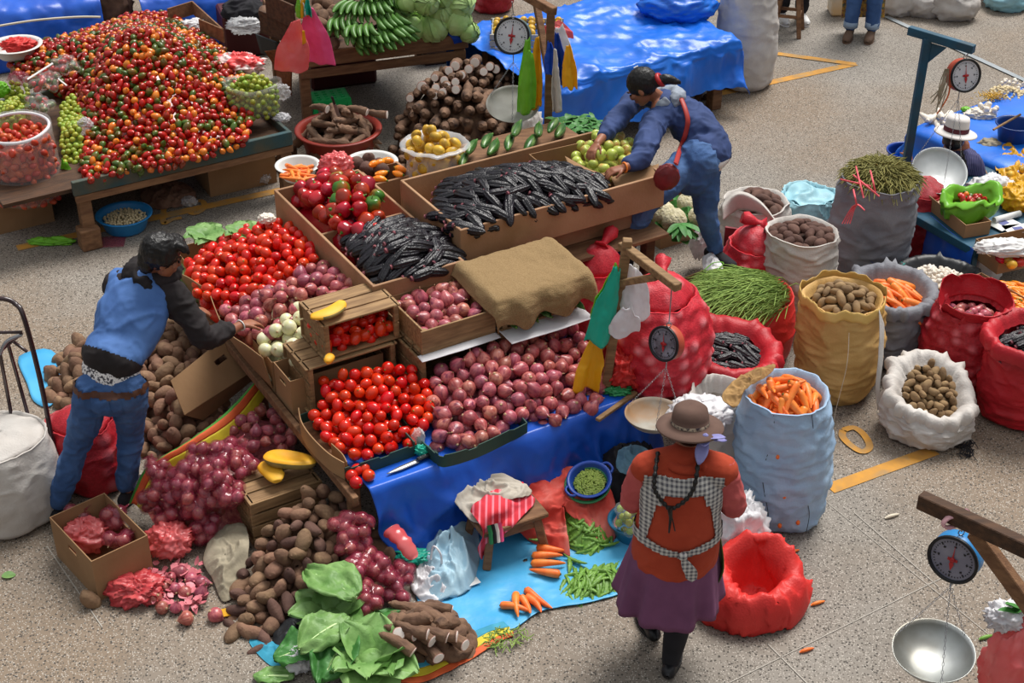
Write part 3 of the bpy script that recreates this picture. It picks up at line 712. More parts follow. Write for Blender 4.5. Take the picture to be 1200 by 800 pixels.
# ================================================================ ground
def floor_mat():
 m=bpy.data.materials.new('terrazzo_concrete');m.use_nodes=True;nt=m.node_tree;N=nt.nodes;Lk=nt.links;b=N['Principled BSDF']
 tc=N.new('ShaderNodeTexCoord')
 def ns(sc,det,rg=None):
  n=N.new('ShaderNodeTexNoise');n.inputs['Scale'].default_value=sc;n.inputs['Detail'].default_value=det;Lk.new(tc.outputs['Object'],n.inputs[0]);r=N.new('ShaderNodeMapRange');r.inputs[1].default_value,r.inputs[2].default_value=rg;Lk.new(n.outputs[0],r.inputs[0]);return r.outputs[0]
 def mx(f,a,c,mode='MIX'):
  x=N.new('ShaderNodeMix');x.data_type='RGBA';x.blend_type=mode
  Lk.new(f,x.inputs[0])
  for s,v in((x.inputs[6],a),(x.inputs[7],c)):
   if hasattr(v,'links'):Lk.new(v,s)
   else:s.default_value=lin(v)
  return x.outputs[2]
 c=mx(ns(1.1,5,(.4,.62)),'89827a','7b736a');c=mx(ns(.45,3,(.42,.6)),c,'837363')
 def chips(sc,thr,w,s):
  v=N.new('ShaderNodeTexVoronoi');v.inputs['Scale'].default_value=sc;Lk.new(tc.outputs['Object'],v.inputs[0])
  r=N.new('ShaderNodeMapRange');r.inputs[1].default_value=thr;r.inputs[2].default_value=thr+.05;Lk.new(v.outputs['Distance'],r.inputs[0])
  sp=N.new('ShaderNodeSeparateColor');Lk.new(v.outputs['Color'],sp.inputs[0]);g=N.new('ShaderNodeMath');g.operation='GREATER_THAN';g.inputs[1].default_value=w;Lk.new(sp.outputs[s],g.inputs[0])
  i=N.new('ShaderNodeMath');i.operation='SUBTRACT';i.inputs[0].default_value=1;Lk.new(r.outputs[0],i.inputs[1]);q=N.new('ShaderNodeMath');q.operation='MULTIPLY';Lk.new(i.outputs[0],q.inputs[0]);Lk.new(g.outputs[0],q.inputs[1]);return q.outputs[0]
 c=mx(chips(85,.34,.5,0),c,'5e574f');c=mx(chips(115,.33,.6,1),c,'b8b0a6');c=mx(chips(52,.28,.8,2),c,'48433e')
 Lk.new(c,b.inputs['Base Color']);b.inputs['Roughness'].default_value=.75;b.inputs['Specular IOR Level'].default_value=.25
 bp=N.new('ShaderNodeBump');bp.inputs['Strength'].default_value=.15;bp.inputs['Distance'].default_value=.01;Lk.new(ns(90,2,(0,1)),bp.inputs['Height']);Lk.new(bp.outputs[0],b.inputs['Normal']);return m
b=MB();xs=np.linspace(-14,14,15);ys=np.linspace(1,34,15);b.grid([[(x,y,0)for y in ys]for x in xs]);b.f=[q[::-1]for q in b.f]
fl=bpy.data.objects.new('floor',b.mesh('floor',floor_mat()));COL.objects.link(fl);tag(fl,kind='structure',label='speckled grey concrete market floor with brown wear',cat='floor')
m_yl=M('worn_yellow_line_paint','c98f38','b08040',sc=9,rough=.8,rnd=0,c3='9c8460',sc3=7)
m_jt=M('floor_joint_strip','a59e94',rough=.7,rnd=0);m_pipe=M('grey_drain_strip','9ba0a4','8a9094',sc=3,rough=.5,rnd=0)
def strip(nm,p,q,w,mat,lb,z=.004,th=.0):
 a=G(*p);c=G(*q);d=(c-a)/np.linalg.norm(c-a);x=np.array([-d[1],d[0],0])*w/2;k=max(2,int(np.linalg.norm(c-a)/.3));b=MB()
 b.grid([[a+(c-a)*i/k-x,a+(c-a)*i/k+x]for i in range(k+1)]);b.f=[f_ if np.cross(*[(b.v[0][f_[j]]-b.v[0][f_[0]])for j in(1,2)])[2]>0 else f_[::-1]for f_ in b.f]
 b.v=[b.v[0]+[0,0,z]];o=solo(nm,b,mat,lb,'floor marking',kind='structure');return o
strip('trim_1',(20,291),(1002,75),.09,m_yl,'long worn yellow line across the market floor')
strip('trim_2',(900,62),(1003,76),.08,m_yl,'short yellow line meeting the long one in a point',z=.007)
strip('trim_3',(972,573),(1095,528),.09,m_yl,'yellow line below the short white potato sack')
strip('trim_4',(120,735),(55,640),.006,m_jt,'thin floor joint at the lower left');strip('trim_5',(855,800),(1180,640),.005,m_jt,'pale joint crossing the lower right floor')
strip('trim_6',(968,588),(1160,745),.004,m_jt,'pale joint beside the hanging blue scale');strip('trim_7',(1000,600),(1100,688),.005,m_jt,'second fine joint beside the hanging scale');strip('trim_8',(900,755),(948,803),.007,m_jt,'joint below the empty red sack')
strip('trim_9',(1038,20),(1212,100),.06,m_pipe,'long grey metal strip set in the floor',z=.01)
strip('trim_10',(1100,388),(1200,430),.005,m_jt,'fine joint between the right hand sacks')
for i,(nm,pts,lb)in enumerate((('trim_11',[(988,505),(1000,502),(1012,510),(1019,524),(1010,530),(996,522),(987,512),(988,505)],'painted yellow numeral nought on the floor'),('trim_12',[(192,246),(192,262),(202,258),(213,256)],'painted yellow character under the chilli table'),('trim_13',[(222,240),(236,236),(240,244),(230,251),(222,250)],'second painted yellow character under the chilli table'))):
 P=catm(np.array(GS([(x,y,0)for x,y in pts])),30);T=np.gradient(P,axis=0);T/=np.linalg.norm(T,axis=1,keepdims=True)+1e-9;Nn=np.stack([-T[:,1],T[:,0],0*T[:,0]],1)*.022
 b=MB();b.grid(np.stack([P-Nn,P+Nn],1)+[0,0,.008]);solo(nm,b,m_yl,lb,'floor marking',kind='structure')
# ================================================================ the stepped stall
SR=AU
def wb(root_name,label,cat,loc):return thing(root_name,label,cat,loc,SR)
t=thing('stall_table','low weathered timber table carrying the stepped vegetable stall','table',W(0,0,0),SR)
b=MB()
for i in range(6):b.box((-.19+i*.1,.06,.465),(-.095+i*.1,2.72,.49),bev=.003)
part('tabletop',b,m_woodm,t,world=False)
b=MB();b.box((.41,.06,.465),(1.42,.98,.488));part('tabletop',b,m_woodm,t,world=False)
b=MB();b.box((-.235,-.06,.44),(-.2,2.8,.50),bev=.004);part('edge_beam',b,m_woodm,t,world=False)
for x,y in((-.17,.08),(-.17,1.35),(-.17,2.66),(1.38,.08),(.37,2.66),(1.38,.93)):
 b=MB();b.box((x-.03,y-.03,0),(x+.03,y+.03,.465),bev=.004);part('leg',b,m_woodm,t,world=False)
t=thing('display_bench','raised rear bench under the long boxes of the stall','bench',W(0,0,0),SR)
b=MB();b.box((.42,.99,.785),(2.5,2.42,.81),bev=.003);part('benchtop',b,m_woodm,t,world=False)
b=MB();b.box((1.06,1.17,.815),(2.48,1.2,.96),bev=.003);part('apron_board',b,m_ply,t,world=False)
b=MB();b.box((1.06,1.8,.815),(2.48,1.83,.96),bev=.003);part('apron_board',b,m_ply,t,world=False)
for x,y in((.5,1.04),(.5,2.35),(2.4,1.08),(2.4,2.35),(1.5,2.35),(1.5,1.04)):
 b=MB();b.box((x-.035,y-.035,0),(x+.035,y+.035,.785),bev=.004);part('leg',b,m_woodd,t,world=False)
def tarp():
 A=np.linspace(-.13,1.46,9);rows=[]
 for i,a in enumerate(A):
  f=i/8;w=.018*math.sin(i*2.1)
  bot=W(.04+1.62*f,-.12-.07*abs(math.sin(i*1.7))+.06*f,.006)
  rows.append([W(a,.7,.497),W(a,.35,.496),W(a,.03,.502),W(a+.0,-.045,.497),W(a*.98+.01,-.075+w,.40),W(a*.95+.05*f+.02,-.09+w*1.5,.2),bot])
 rows.append([W(1.49,.7,.497),W(1.5,.4,.495),W(1.5,.1,.49),W(1.53,-.02,.47),W(1.6,-.04,.38),W(1.72,.02,.2),W(1.85,.08,.01)])
 rows.append([W(1.5,.7,.49),W(1.53,.5,.47),W(1.56,.3,.44),W(1.62,.2,.4),W(1.68,.17,.3),W(1.76,.18,.15),W(1.84,.2,.01)])
 P=sheet(rows,110,60);t=np.linspace(0,1,60)
 fold=(.05*(crump(np.stack([P[...,0]*4,P[...,1]*4,P[...,2]*1.6],-1),3)-.3)+.012*crump(P*[9,9,5],6))*np.clip((.49-P[...,2])/.2,0.02,1)
 P[...,0]+=fold*va[0]*-1.5;P[...,1]+=fold*va[1]*-1.5;return P
solo('table_tarpaulin',MB().grid(tarp()),m_tarp,'deep blue tarpaulin hanging over the front of the onion and tomato stall','tarpaulin',mods={'solid':.003})
def boardbox(name,label,a0,a1,b0,b1,z0,z1,mat,t=.018,div=None,cat='crate'):
 r=thing(name,label,cat,W(a0,b0,z0),SR);L,Wd,Hh=a1-a0,b1-b0,z1-z0
 for nm,lo,hi in(('side_board',(0,0,0),(L,t,Hh)),('side_board',(0,Wd-t,0),(L,Wd,Hh)),('end_board',(0,t,0),(t,Wd-t,Hh)),('end_board',(L-t,t,0),(L,Wd-t,Hh)),('base_board',(t,t,0),(L-t,Wd-t,t))):
  b=MB();b.box(lo,hi,bev=.003);part(nm,b,mat,r,world=False)
 if div:b=MB();b.box((t,div-b0,t),(L-t,div-b0+t,Hh*.9),bev=.003);part('divider',b,mat,r,world=False)
 return r
boardbox('produce_tray','long narrow wooden tray with bell peppers behind and purple corn in front',.41,1.0,.95,2.36,.83,1.06,m_ply,div=1.7)
boardbox('produce_tray','wide plywood tray heaped with purple corn beside the apple box',1.04,2.5,1.07,1.84,.965,1.19,m_ply)
def hp(out,inn=()):
 o=np.array(GS(out));return o,tps(np.concatenate([o,np.array(GS(inn))])if len(inn)else o)
o,h=hp([(508,245,1.19),(545,268,1.19),(640,243,1.19),(708,225,1.19),(712,208,1.2),(660,188,1.22),(590,192,1.25),(525,208,1.22)],[(600,212,1.33),(560,225,1.29),(655,208,1.29),(600,232,1.27)])
heapset('purple_corn_cob',CORN,o,h,.064,'purple corn cob in the wide plywood tray by the apples','corn_heap','purple corn','purple corn cobs in the wide plywood tray',.99,seed=3,mode='lie',axis=tuple(-va*.9+ua*.6),tilt=.45,corelabel='purple corn lying deeper in the plywood tray',cand=7000)
o,h=hp([(397,264,1.06),(441,328,1.05),(500,322,1.06),(536,305,1.06),(528,278,1.1),(490,256,1.14),(432,252,1.14)],[(462,282,1.22),(430,285,1.14),(495,290,1.16)])
heapset('purple_corn_cob',CORN,o,h,.064,'purple corn cob in the narrow tray in front of the bell peppers','corn_heap','purple corn','purple corn cobs in the narrow tray',.86,seed=13,mode='lie',axis=tuple(ua*1.2+va*.2),tilt=.4,corelabel='purple corn lying deeper in the narrow tray',cand=6000)
o,h=hp([(338,220,1.07),(370,250,1.07),(402,278,1.09),(440,268,1.12),(455,238,1.17),(412,196,1.2),(378,198,1.14)],[(398,228,1.24),(375,225,1.17)])
heapset('bell_pepper',BELL[:3]*3+BELL[3:],o,h,.09,'red bell pepper heaped at the back of the narrow tray','pepper_heap','bell pepper','bell peppers in the narrow tray',.86,seed=23,mode='any',kids=BKIDS,corelabel='bell peppers lying deeper in the narrow tray',cand=5000)
for(nm,lb,b0,b1,H_)in(('carton','brown cardboard tray of plum tomatoes at the far end of the left arm',1.93,2.66,.18),('carton','brown cardboard tray of red onions on the left arm',1.06,1.9,.2),('carton','brown cardboard tray of white onions beside the slatted crates',.8,1.03,.22)):
 carton(nm,lb,W(-.19,b0,.49),SR,.57,b1-b0,H_,m_card,cat='cardboard tray')
def wobble_flap(a0,b0,b1,z0,z1,nm,lb):
 rows=[]
 for i,bb in enumerate(np.linspace(b0,b1,6)):
  bow=-.06*math.sin(i/5*PI);rows.append([W(a0+bow*.3,bb,z0),W(a0+bow*.7-.02,bb,(z0+z1)/2),W(a0+bow-.04,bb,z1+.01*math.sin(i*2))])
 return solo(nm,MB().grid(sheet(rows,24,10)),m_card,lb,'cardboard flap',mods={'solid':.005})
wobble_flap(-.2,2.0,2.62,.52,.73,'carton_flap','bowed cardboard flap holding back the far plum tomatoes')
wobble_flap(-.2,1.06,1.86,.52,.74,'carton_flap','bowed cardboard flap under the purple-red onions at the stallholder hand')
o,h=hp([(213,308,.70),(230,345,.72),(262,354,.74),(296,342,.83),(335,320,.9),(372,296,.95),(352,268,.96),(322,254,.94),(270,268,.8),(235,284,.75)],[(300,288,.93),(262,310,.83)])
heapset('plum_tomato',TOM,o,h,.068,'red plum tomato heaped on the left arm beyond the onions','tomato_heap','tomato','plum tomatoes on the left arm',.52,seed=33,corelabel='plum tomatoes lying deeper in the far cardboard tray',cand=6000)
o,h=hp([(260,356,.76),(275,388,.74),(310,395,.76),(348,372,.84),(404,337,.95),(412,326,.96),(378,298,.96),(336,320,.9),(297,342,.83)],[(340,340,.93),(305,365,.84)])
heapset('red_onion',ONION,o,h,.078,'red onion heaped on the left arm by the blue-jacketed person\'s hand','onion_heap','onion','red onions on the left arm',.52,seed=43,corelabel='red onions lying deeper in the cardboard tray of the left arm',cand=6000)
o,h=hp([(300,402,.73),(312,420,.71),(345,420,.74),(354,385,.84),(346,350,.9),(318,362,.84)],[(325,388,.83)])
heapset('white_onion',WONION,o,h,.092,'pale white onion piled beside the slatted crates','onion_heap','onion','white onions on the left arm',.52,seed=53,corelabel='white onions lying deeper in their cardboard tray',cand=4000)
CR=[slatbox('wooden_crate','slatted crate on its side with tomatoes spilling into the front box',W(-.12,.72,.5),SR,.56,.33,.3,m_wood,boards=3,open_side='front'),slatbox('wooden_crate','slatted crate under the small crate of red onions',W(.46,.5,.5),SR,.5,.42,.3,m_wood,boards=3,open_side='front'),slatbox('wooden_crate','slatted crate under the burlap covered crate',W(.98,.52,.5),SR,.56,.4,.3,m_wood,boards=3,open_side='front'),slatbox('wooden_crate','topmost slatted crate of tomatoes with a squash slice on its roof',W(0,.74,.81),SR,.48,.32,.22,m_wood,boards=2,open_side='front')]
t=slatbox('wooden_crate','open slatted crate filled with red onions beside the squash slice',W(.485,.52,.815),SR,.47,.44,.15,m_wood,boards=1,open_side='top')
slatbox('wooden_crate','slatted crate hidden under the brown burlap cloth',W(.985,.5,.815),SR,.52,.4,.22,m_wood,boards=2,open_side='front')
for(a0,b0,a1,b1,lb)in((.46,.47,.96,.53,'white paper liner under the crate of red onions'),(.98,.38,1.53,.6,'white paper liner jutting out below the burlap cloth')):
 P=sheet([[W(a0,b1,.812),W((a0+a1)/2,b1,.813),W(a1,b1,.812)],[W(a0,(b0+b1)/2,.81),W((a0+a1)/2,(b0+b1)/2,.812),W(a1,(b0+b1)/2,.81)],[W(a0,b0,.806),W((a0+a1)/2,b0,.80),W(a1,b0,.806)]],12,24,.003,14,3)
 solo('paper_liner',MB().grid(P),m_wfilm,lb,'paper',mods={'solid':.002})
o=np.array([W(.04,.77,.9),W(.44,.77,.9),W(.44,1.0,.96),W(.04,1.0,.96)]);h=tps(o)
for k,(p,n)in enumerate(pack(o,h,.06,2,3000,17,sink=.5)):
 scatter('plum_tomato',TOM,p,n,'red plum tomato inside the topmost slatted crate','tomato','plum tomatoes in the topmost crate',63+k)
t=thing('produce_box','dark green cardboard box with a bowed brown flap full of tomatoes','box',W(-.2,.10,.503),SR)
def cuttop(pts,z0,z1,notch=True):
 P=catm(np.array(pts,float),40);b=MB();rows=[]
 for i,p in enumerate(P):
  zt=z1-(.012 if notch and(i//5)%3==1 else 0);rows.append([[p[0],p[1],z0],[p[0],p[1],(z0+zt)/2],[p[0],p[1],zt]])
 return b.grid(rows,sm=False)
part('front_wall',cuttop([(.0,.0),(.2,-.005),(.41,.0)],0,.075),m_cardg,t,world=False,mods={'solid':.006})
part('end_wall',cuttop([(.41,.0),(.41,.3),(.41,.58)],0,.09,False),m_cardg,t,world=False,mods={'solid':.006})
part('back_wall',cuttop([(.41,.58),(.2,.59),(.0,.58)],0,.06,False),m_cardg,t,world=False,mods={'solid':.006})
part('bowed_flap',cuttop([(.0,.0),(-.035,.12),(-.05,.3),(-.04,.45),(0.0,.58)],0,.11,False),m_card,t,world=False,mods={'solid':.006})
part('inner_flap',cuttop([(.02,.01),(.03,.09),(.02,.2)],0,.1,False),m_card,t,world=False,mods={'solid':.005})
t=thing('produce_box','dark green cardboard box with notched rim full of red onions','box',W(.27,-.02,.503),SR)
part('front_wall',cuttop([(.0,.0),(.03,-.05),(.16,-.065),(.3,-.055),(.56,-.01)],0,.08),m_cardg,t,world=False,mods={'solid':.006})
part('end_wall',cuttop([(.56,-.01),(.57,.2),(.56,.45)],0,.07,False),m_cardg,t,world=False,mods={'solid':.006})
part('end_wall',cuttop([(0,0),(-.01,.2),(0,.45)],0,.07,False),m_cardg,t,world=False,mods={'solid':.006})
o,h=hp([(364,488,.6),(378,508,.59),(410,532,.585),(450,526,.58),(490,513,.58),(506,480,.63),(502,445,.70),(478,422,.76),(400,433,.76),(375,440,.72),(368,465,.65)],[(440,480,.67),(430,450,.72)])
heapset('plum_tomato',TOM,o,h,.068,'red plum tomato heaped in the front box under the crates','tomato_heap','tomato','plum tomatoes in the front box',.51,seed=73,corelabel='plum tomatoes lying deeper in the front box',cand=8000)
o,h=hp([(508,512,.59),(530,519,.58),(560,515,.58),(616,483,.59),(650,492,.545),(704,470,.545),(712,435,.56),(692,398,.66),(672,376,.73),(605,388,.78),(570,402,.78),(520,418,.76),(502,450,.68)],[(600,450,.71),(650,435,.65),(545,480,.65)])
heapset('red_onion',ONION,o,h,.078,'red onion in the broad heap on the blue tarpaulin table','onion_heap','onion','red onions in the front heap',.505,seed=83,corelabel='red onions lying deeper in the broad front heap',cand=12000)
o=np.array([W(.52,.56,.93),W(.92,.56,.93),W(.92,.92,.96),(W(.52,.92,.96))]);h=tps(np.concatenate([o,[W(.72,.74,1.02)]]))
for k,(p,n)in enumerate(pack(o,h,.072,2,3000,23)):
 scatter('red_onion',ONION,p,n,'red onion in the small open crate beside the burlap','onion','red onions in the small crate',93+k)
for i,(x,y)in enumerate(((412,557),(419,550),(427,549),(432,557),(417,565))):
 p=G(x,y,.533);scatter('plum_tomato',TOM[2:3],[p],[(0,0,1)],'loose red tomato on the bare corner of the blue tarpaulin','tomato','loose tomatoes on the tarpaulin corner',100+i)
def squash_slice(R,w,ang,seed):
 b=MB();th=np.linspace(-ang/2,ang/2,22);n=12;rows=[]
 for a in th:
  e=1-.55*(abs(a)/(ang/2))**3;ring=[]
  for k in range(n):
   ph=2*PI*k/n;x=math.cos(ph);z=math.sin(ph)
   rr=R+w*(x*.5 if x>0 else x*.42)*e*1;ring.append([rr*math.sin(a),rr*math.cos(a)-R,z*.02*e*(1.2 if x<0 else 1)])
  rows.append(ring)
 b.grid(rows,0,True,wv=True);b.f+=[tuple(range(n)),tuple(range(b.n-n,b.n))[::-1]];b.m+=[0,0];b.sm+=[False]*2
 for i,q in enumerate(b.f):
  c=np.mean([b.v[0][j]for j in q],0)
  if math.hypot(c[0],c[1]+R)>R+w*.42:b.m[i]=1
 return b
def squash(label,p,rz,R=.16,w=.085,ang=1.7,tilt=0):
 b=squash_slice(R,w,ang,1);b.xf(lambda v:v@rotx(tilt).T@rotz(rz).T+np.array(p));return solo('squash_slice',b,[m_sq,m_sqr],label,'squash')
squash('long orange squash slice lying on the roof of the tomato crate',G(388,365,1.07),.75+3.2,ang=1.5,w=.1)
squash('small orange squash wedge at the mouth of the topmost crate',G(386,420,.86),1.2,R=.06,w=.06,ang=1.2,tilt=.5)
def bigsquash(label,px,py,z,a,L,Wd,rz):
 b=MB();th=np.arange(28)*2*PI/28
 for(mi,zs,sc)in((1,(-.04,-.03,-.01,.0),(.6,.9,1.0,1.0)),(0,(.0,.012,.016,.004,-.004,-.004),(1.0,.93,.7,.5,.25,.01))):
  rows=[[[L*s_*math.copysign(abs(math.cos(q))**.8,math.cos(q)),Wd*s_*math.sin(q)*(1+.2*math.cos(q)),zz]for q in th]for zz,s_ in zip(zs,sc)]
  b.grid(rows,mi,True,wv=True)
 b.f+=[tuple(range(28))[::-1],tuple(range(b.n-28,b.n))];b.m+=[1,0];b.sm+=[False,True]
 b.xf(lambda v:v@rotx(a).T@rotz(rz).T+G(px,py,z));return solo('squash_piece',b,[m_sq,m_sqr],label,'squash')
bigsquash('large orange squash half leaning behind the slatted crate of potatoes',340,537,.42,.25,.15,.085,2.9)
b=squash_slice(.2,.12,.95,2);b.xf(lambda v:v@rotx(.2).T@rotz(-.9).T+G(318,552,.37));solo('squash_slice',b,[m_sq,m_sqr],'orange squash wedge lying on the slatted crate of potatoes','squash')
rows=[]
for i,a in enumerate(np.linspace(.93,1.56,8)):
 w=.012*math.sin(i*2.4);rows.append([W(a+.02,.98,1.0),W(a+.01,.92,1.07),W(a,.7,1.065+.01*math.sin(i)),W(a,.5,1.06),W(a+w,.44+w,1.02),W(a+w,.42+w*1.6,.96-.02*(i%2)),W(a+w,.42+w*2,.915-.03*(i%3))])
rows.insert(0,[W(.9,.97,.98),W(.9,.9,1.0),W(.89,.7,.99),W(.89,.5,.98),W(.9,.44,.97),W(.91,.43,.92),W(.92,.43,.86)])
rows.append([W(1.6,.97,.98),W(1.6,.9,.99),W(1.61,.7,.98),W(1.6,.5,.97),W(1.59,.45,.97),W(1.585,.43,.92),W(1.58,.42,.87)])
solo('burlap_cloth',MB().grid(sheet(rows,80,60,.006,16,4,'ridge')),m_jute,'brown burlap cloth draped over a crate beside the small onion crate','cloth',mods={'solid':.004})
scatter('avocado',ZUC,[W(1.06+.07*i,.52,.86)for i in range(7)],[(0,0,1)]*7,'dark green vegetable peeping out from under the burlap cloth','vegetable','green vegetables under the burlap',7,.7,.85,'lie',axis=tuple(va),tilt=.2)
t=thing('kitchen_knife','kitchen knife with black riveted handle on the blue tarpaulin edge','knife',G(478,545,.516),SR+.1)
b=MB();x=np.linspace(0,.19,12);wdt=.034*np.clip((x)/.08,.05,1)**.6;rows=[[[xx-.13,-ww/2,.002],[xx-.13,ww/2*.5,.0035],[xx-.13,ww/2,.002]]for xx,ww in zip(x,wdt)]
b.grid(rows);part('blade',b,m_chrome,t,world=False,mods={'solid':.002})
b=MB();b.box((.06,-.014,0),(.19,.014,.018),bev=.005);h_=part('handle',b,m_black,t,world=False)
b=MB()
for q in(.08,.11,.14):b.ball((q,0,.019),(.004,.004,.002),8,5)
part('rivets',b,m_chrome,h_,world=False)
t=thing('small_bag','clear bag with turquoise knot standing between the two green boxes','bag',G(492,535,.5))
part('film',blobbag(G(490,512,.58),(.035,.03,.055),5,.12),m_cfilm,t);part('knot',blobbag(G(494,528,.53),(.045,.03,.03),6,.25),m_tealb,t)
t=blobbag(G(313,256,.98),(.05,.04,.03),8,.2);solo('garlic_net',t,m_gar,'pale net of garlic behind the far plum tomatoes','garlic net')
for i,(x,y,z,r)in enumerate(((240,272,.78,.1),(285,268,.85,.09),(208,325,.6,.13),(212,345,.5,.12))):
 b=MB()
 for k in range(7):a=k*.9+i;leaf(b,G(x,y,z)-[0,0,.04],(math.cos(a),math.sin(a),.9),r*1.3,r*.75,0,.5,k+i,.35)
 solo('cabbage_leaves',b,m_leafl,('pale cabbage leaves behind the far plum tomatoes','opened pale cabbage behind the far tomatoes','lettuce leaves hanging beside the blue-jacketed person\'s face','lowest lettuce leaves beside the tomato tray')[i],'leaves')
# ================================================================ left and front ground
def striped(label,edge,name='striped_cloth',order=('green','orange','yellow')):
 """edge: list of cross rows of world points, outer to inner; woven bands of colour along it"""
 t=thing(name,label,'cloth',tuple(np.mean([r[0]for r in edge],0)*[1,1,0]))
 C=np.array(edge);P=catm(catm(C,40,0),19,1);P+=.006*ridge(P*14,2,3)[...,None]*[0,0,1]
 mm={'green':M('green_weave','4f9a3a','3f8430',sc=14,rough=.7,rnd=0),'orange':M('orange_weave','d8602c','c8502a',sc=14,rough=.7,rnd=0),'yellow':M('yellow_weave','d8c22c','c4ae2a',sc=14,rough=.7,rnd=0),'blue':M('turquoise_weave','3a9ab8','2a88a4',sc=14,rough=.7,rnd=0)}
 k=len(order);w=18//k
 for i,c in enumerate(order):part(c+'_band',MB().grid(P[:,i*w:(i+1)*w+1]),mm[c],t,mods={'solid':.003})
 return t
def bagof(label,px,py,z,r,rz,seed,film=m_pfilm,nm='onion_bag',group='onion bags',sp=.058,meshes=None,inlabel='red onion showing through a pink plastic bag',ingroup='onions inside the pink bags',inner='bagged_onion',cat='bag',size=.78,knot=True,maxn=9):
 c=G(px,py,z);rs=np.random.default_rng(seed);pts=[]
 R=rotz(rz)
 for _ in range(400):
  q=rs.uniform(-1,1,3)
  if(q**2).sum()>.8:continue
  p=c+R@(q*np.array(r))
  if all(np.linalg.norm(p-x)>sp for x in pts):pts.append(p)
  if len(pts)>=maxn:break
 t=thing(nm,label,cat,tuple(c-[0,0,r[2]]),0,group)
 part('film',shrinkbag(pts,sp*.55,c,seed,40,26),film,t)
 if knot:
  d=R@np.array([r[0]*.8,-.02,r[2]*.4]);b=MB();k=c+d
  P=sheet([[k+[0,0,-.01],k+[.012,0,.01],k+[0,.01,.02]],[k+d*.25+[-.02,0,.01],k+d*.25+[.02,0,.03],k+d*.22+[0,.03,.01]],[k+d*.45+[-.035,0,.0],k+d*.45+[.02,.02,.03],k+d*.4+[0,.05,.0]]],10,10,.006,30,seed);b.grid(P);part('tied_end',b,film,t)
 scatter(inner,meshes or ONION,pts,[(0,0,1)]*len(pts),inlabel,'onion'if 'onion'in inner else cat,ingroup,seed,size*.9,size*1.05)
 return t
o,h=hp([(46,458,.02),(55,420,.05),(85,398,.08),(150,372,.08),(215,366,.08),(268,392,.1),(278,440,.1),(262,505,.06),(232,546,.03),(178,552,.03),(150,510,.05),(80,490,.03)],[(110,425,.3),(205,415,.33),(205,470,.28),(215,510,.16),(85,440,.16)])
heapset('brown_potato',POT,o,h,.088,'brown potato in the heap behind the blue-jacketed person','potato_heap','potato','potatoes in the heap behind the blue-jacketed person',.0,seed=200,cand=9000,smin=.75,smax=1.15,maxn=190,low=.97,shrink=.93)
b=MB();b.grid(radial(GS([(22,418,.012),(60,410,.012),(75,440,.012),(60,475,.012),(40,470,.012),(32,450,.012)]),None,6,amp=.008,fr=12)[::-1],wv=True);solo('plastic_sheet',b,m_tarpl,'pale blue plastic sheet under the left potato heap','plastic sheet',mods={'solid':.002})
t=thing('flattened_carton','flattened brown carton with hand hole leaning on the potatoes','cardboard',tuple(G(240,440,.2)*[1,1,0]))
Pc=sheet([[G(264,394,.5),G(300,432,.32)],[G(200,446,.44),G(216,486,.26)]],14,10);b=MB();b.grid(Pc);b.f=[q for i,q in enumerate(b.f)if not(3<=i//9<=4 and i%9==3)];b.m=b.m[:len(b.f)];b.sm=[False]*len(b.f);part('panel',b,m_card,t,mods={'solid':.005})
b=MB();b.grid(sheet([[G(300,432,.32),G(302,440,.18)],[G(216,486,.26),G(238,492,.14)]],8,5),sm=False);part('flap',b,m_card,t,mods={'solid':.005})
E_=[(300,446,.40),(262,486,.34),(222,516,.3),(180,542,.26),(166,556,.2),(150,592,.03)];I_=[(312,462,.3),(285,500,.26),(240,528,.24),(205,548,.2),(185,568,.14),(168,600,.02)]
striped('green, orange and yellow striped cloth edging the pile of bagged onions',[[G(*a),(G(*a)*.6+G(*c)*.4)+[0,0,.03],G(*c)]for a,c in zip(E_,I_)])
o,h=hp([(232,520,.16),(250,492,.22),(298,464,.28),(332,472,.28),(350,500,.3),(335,525,.28),(280,528,.25)],[(290,495,.36)])
heapset('red_onion',ONION,o,h,.074,'dark red onion in the shaded heap under the left plank','onion_heap','onion','onions in the shade under the plank',.0,seed=210,cand=4000,layers=1,smin=.75,smax=.95)
o,h=hp([(158,600,.02),(172,560,.1),(215,530,.22),(262,512,.26),(315,530,.24),(300,590,.12),(262,640,.02),(200,640,.02)],[(235,565,.26)])
heapset('red_onion',ONION,o,h,.09,'red onion between the tied pink bags','onion_heap','onion','onions between the pink bags',.0,seed=215,cand=2500,layers=1,smin=.8,smax=.95,drop=.9,low=.95,shrink=.9,sink=1.0)
for i,(x,y,z)in enumerate(((237,534,.38),(262,531,.38),(283,543,.36),(190,554,.3),(220,553,.36),(252,556,.38),(180,586,.16),(193,577,.25),(221,573,.32),(251,580,.28),(226,594,.22),(206,603,.15),(243,618,.1),(272,575,.3))):
 bagof('pink plastic bag of red onions in the big pile',x,y,z,(.095,.075,.065),i*.9,220+i,group='pink bags of onions in the left pile',maxn=8)
t=solo('plastic_bag',blobbag(G(200,633,.1),(.12,.1,.08),8,.25,3,flat=.8),m_rfilm,'torn red plastic film bag beside the brown carton','bag')
F0,R0,L0=G(107,658,.27),G(173,627,.27),G(53,605,.27);d=R0-F0;e=L0-F0;rz_=math.atan2(d[1],d[0])
bx=carton('open_carton','open brown carton of bagged onions at the blue-jacketed person\'s feet',tuple(F0*[1,1,0]),rz_,np.linalg.norm(d),np.linalg.norm(e)*.96,.27,m_card)
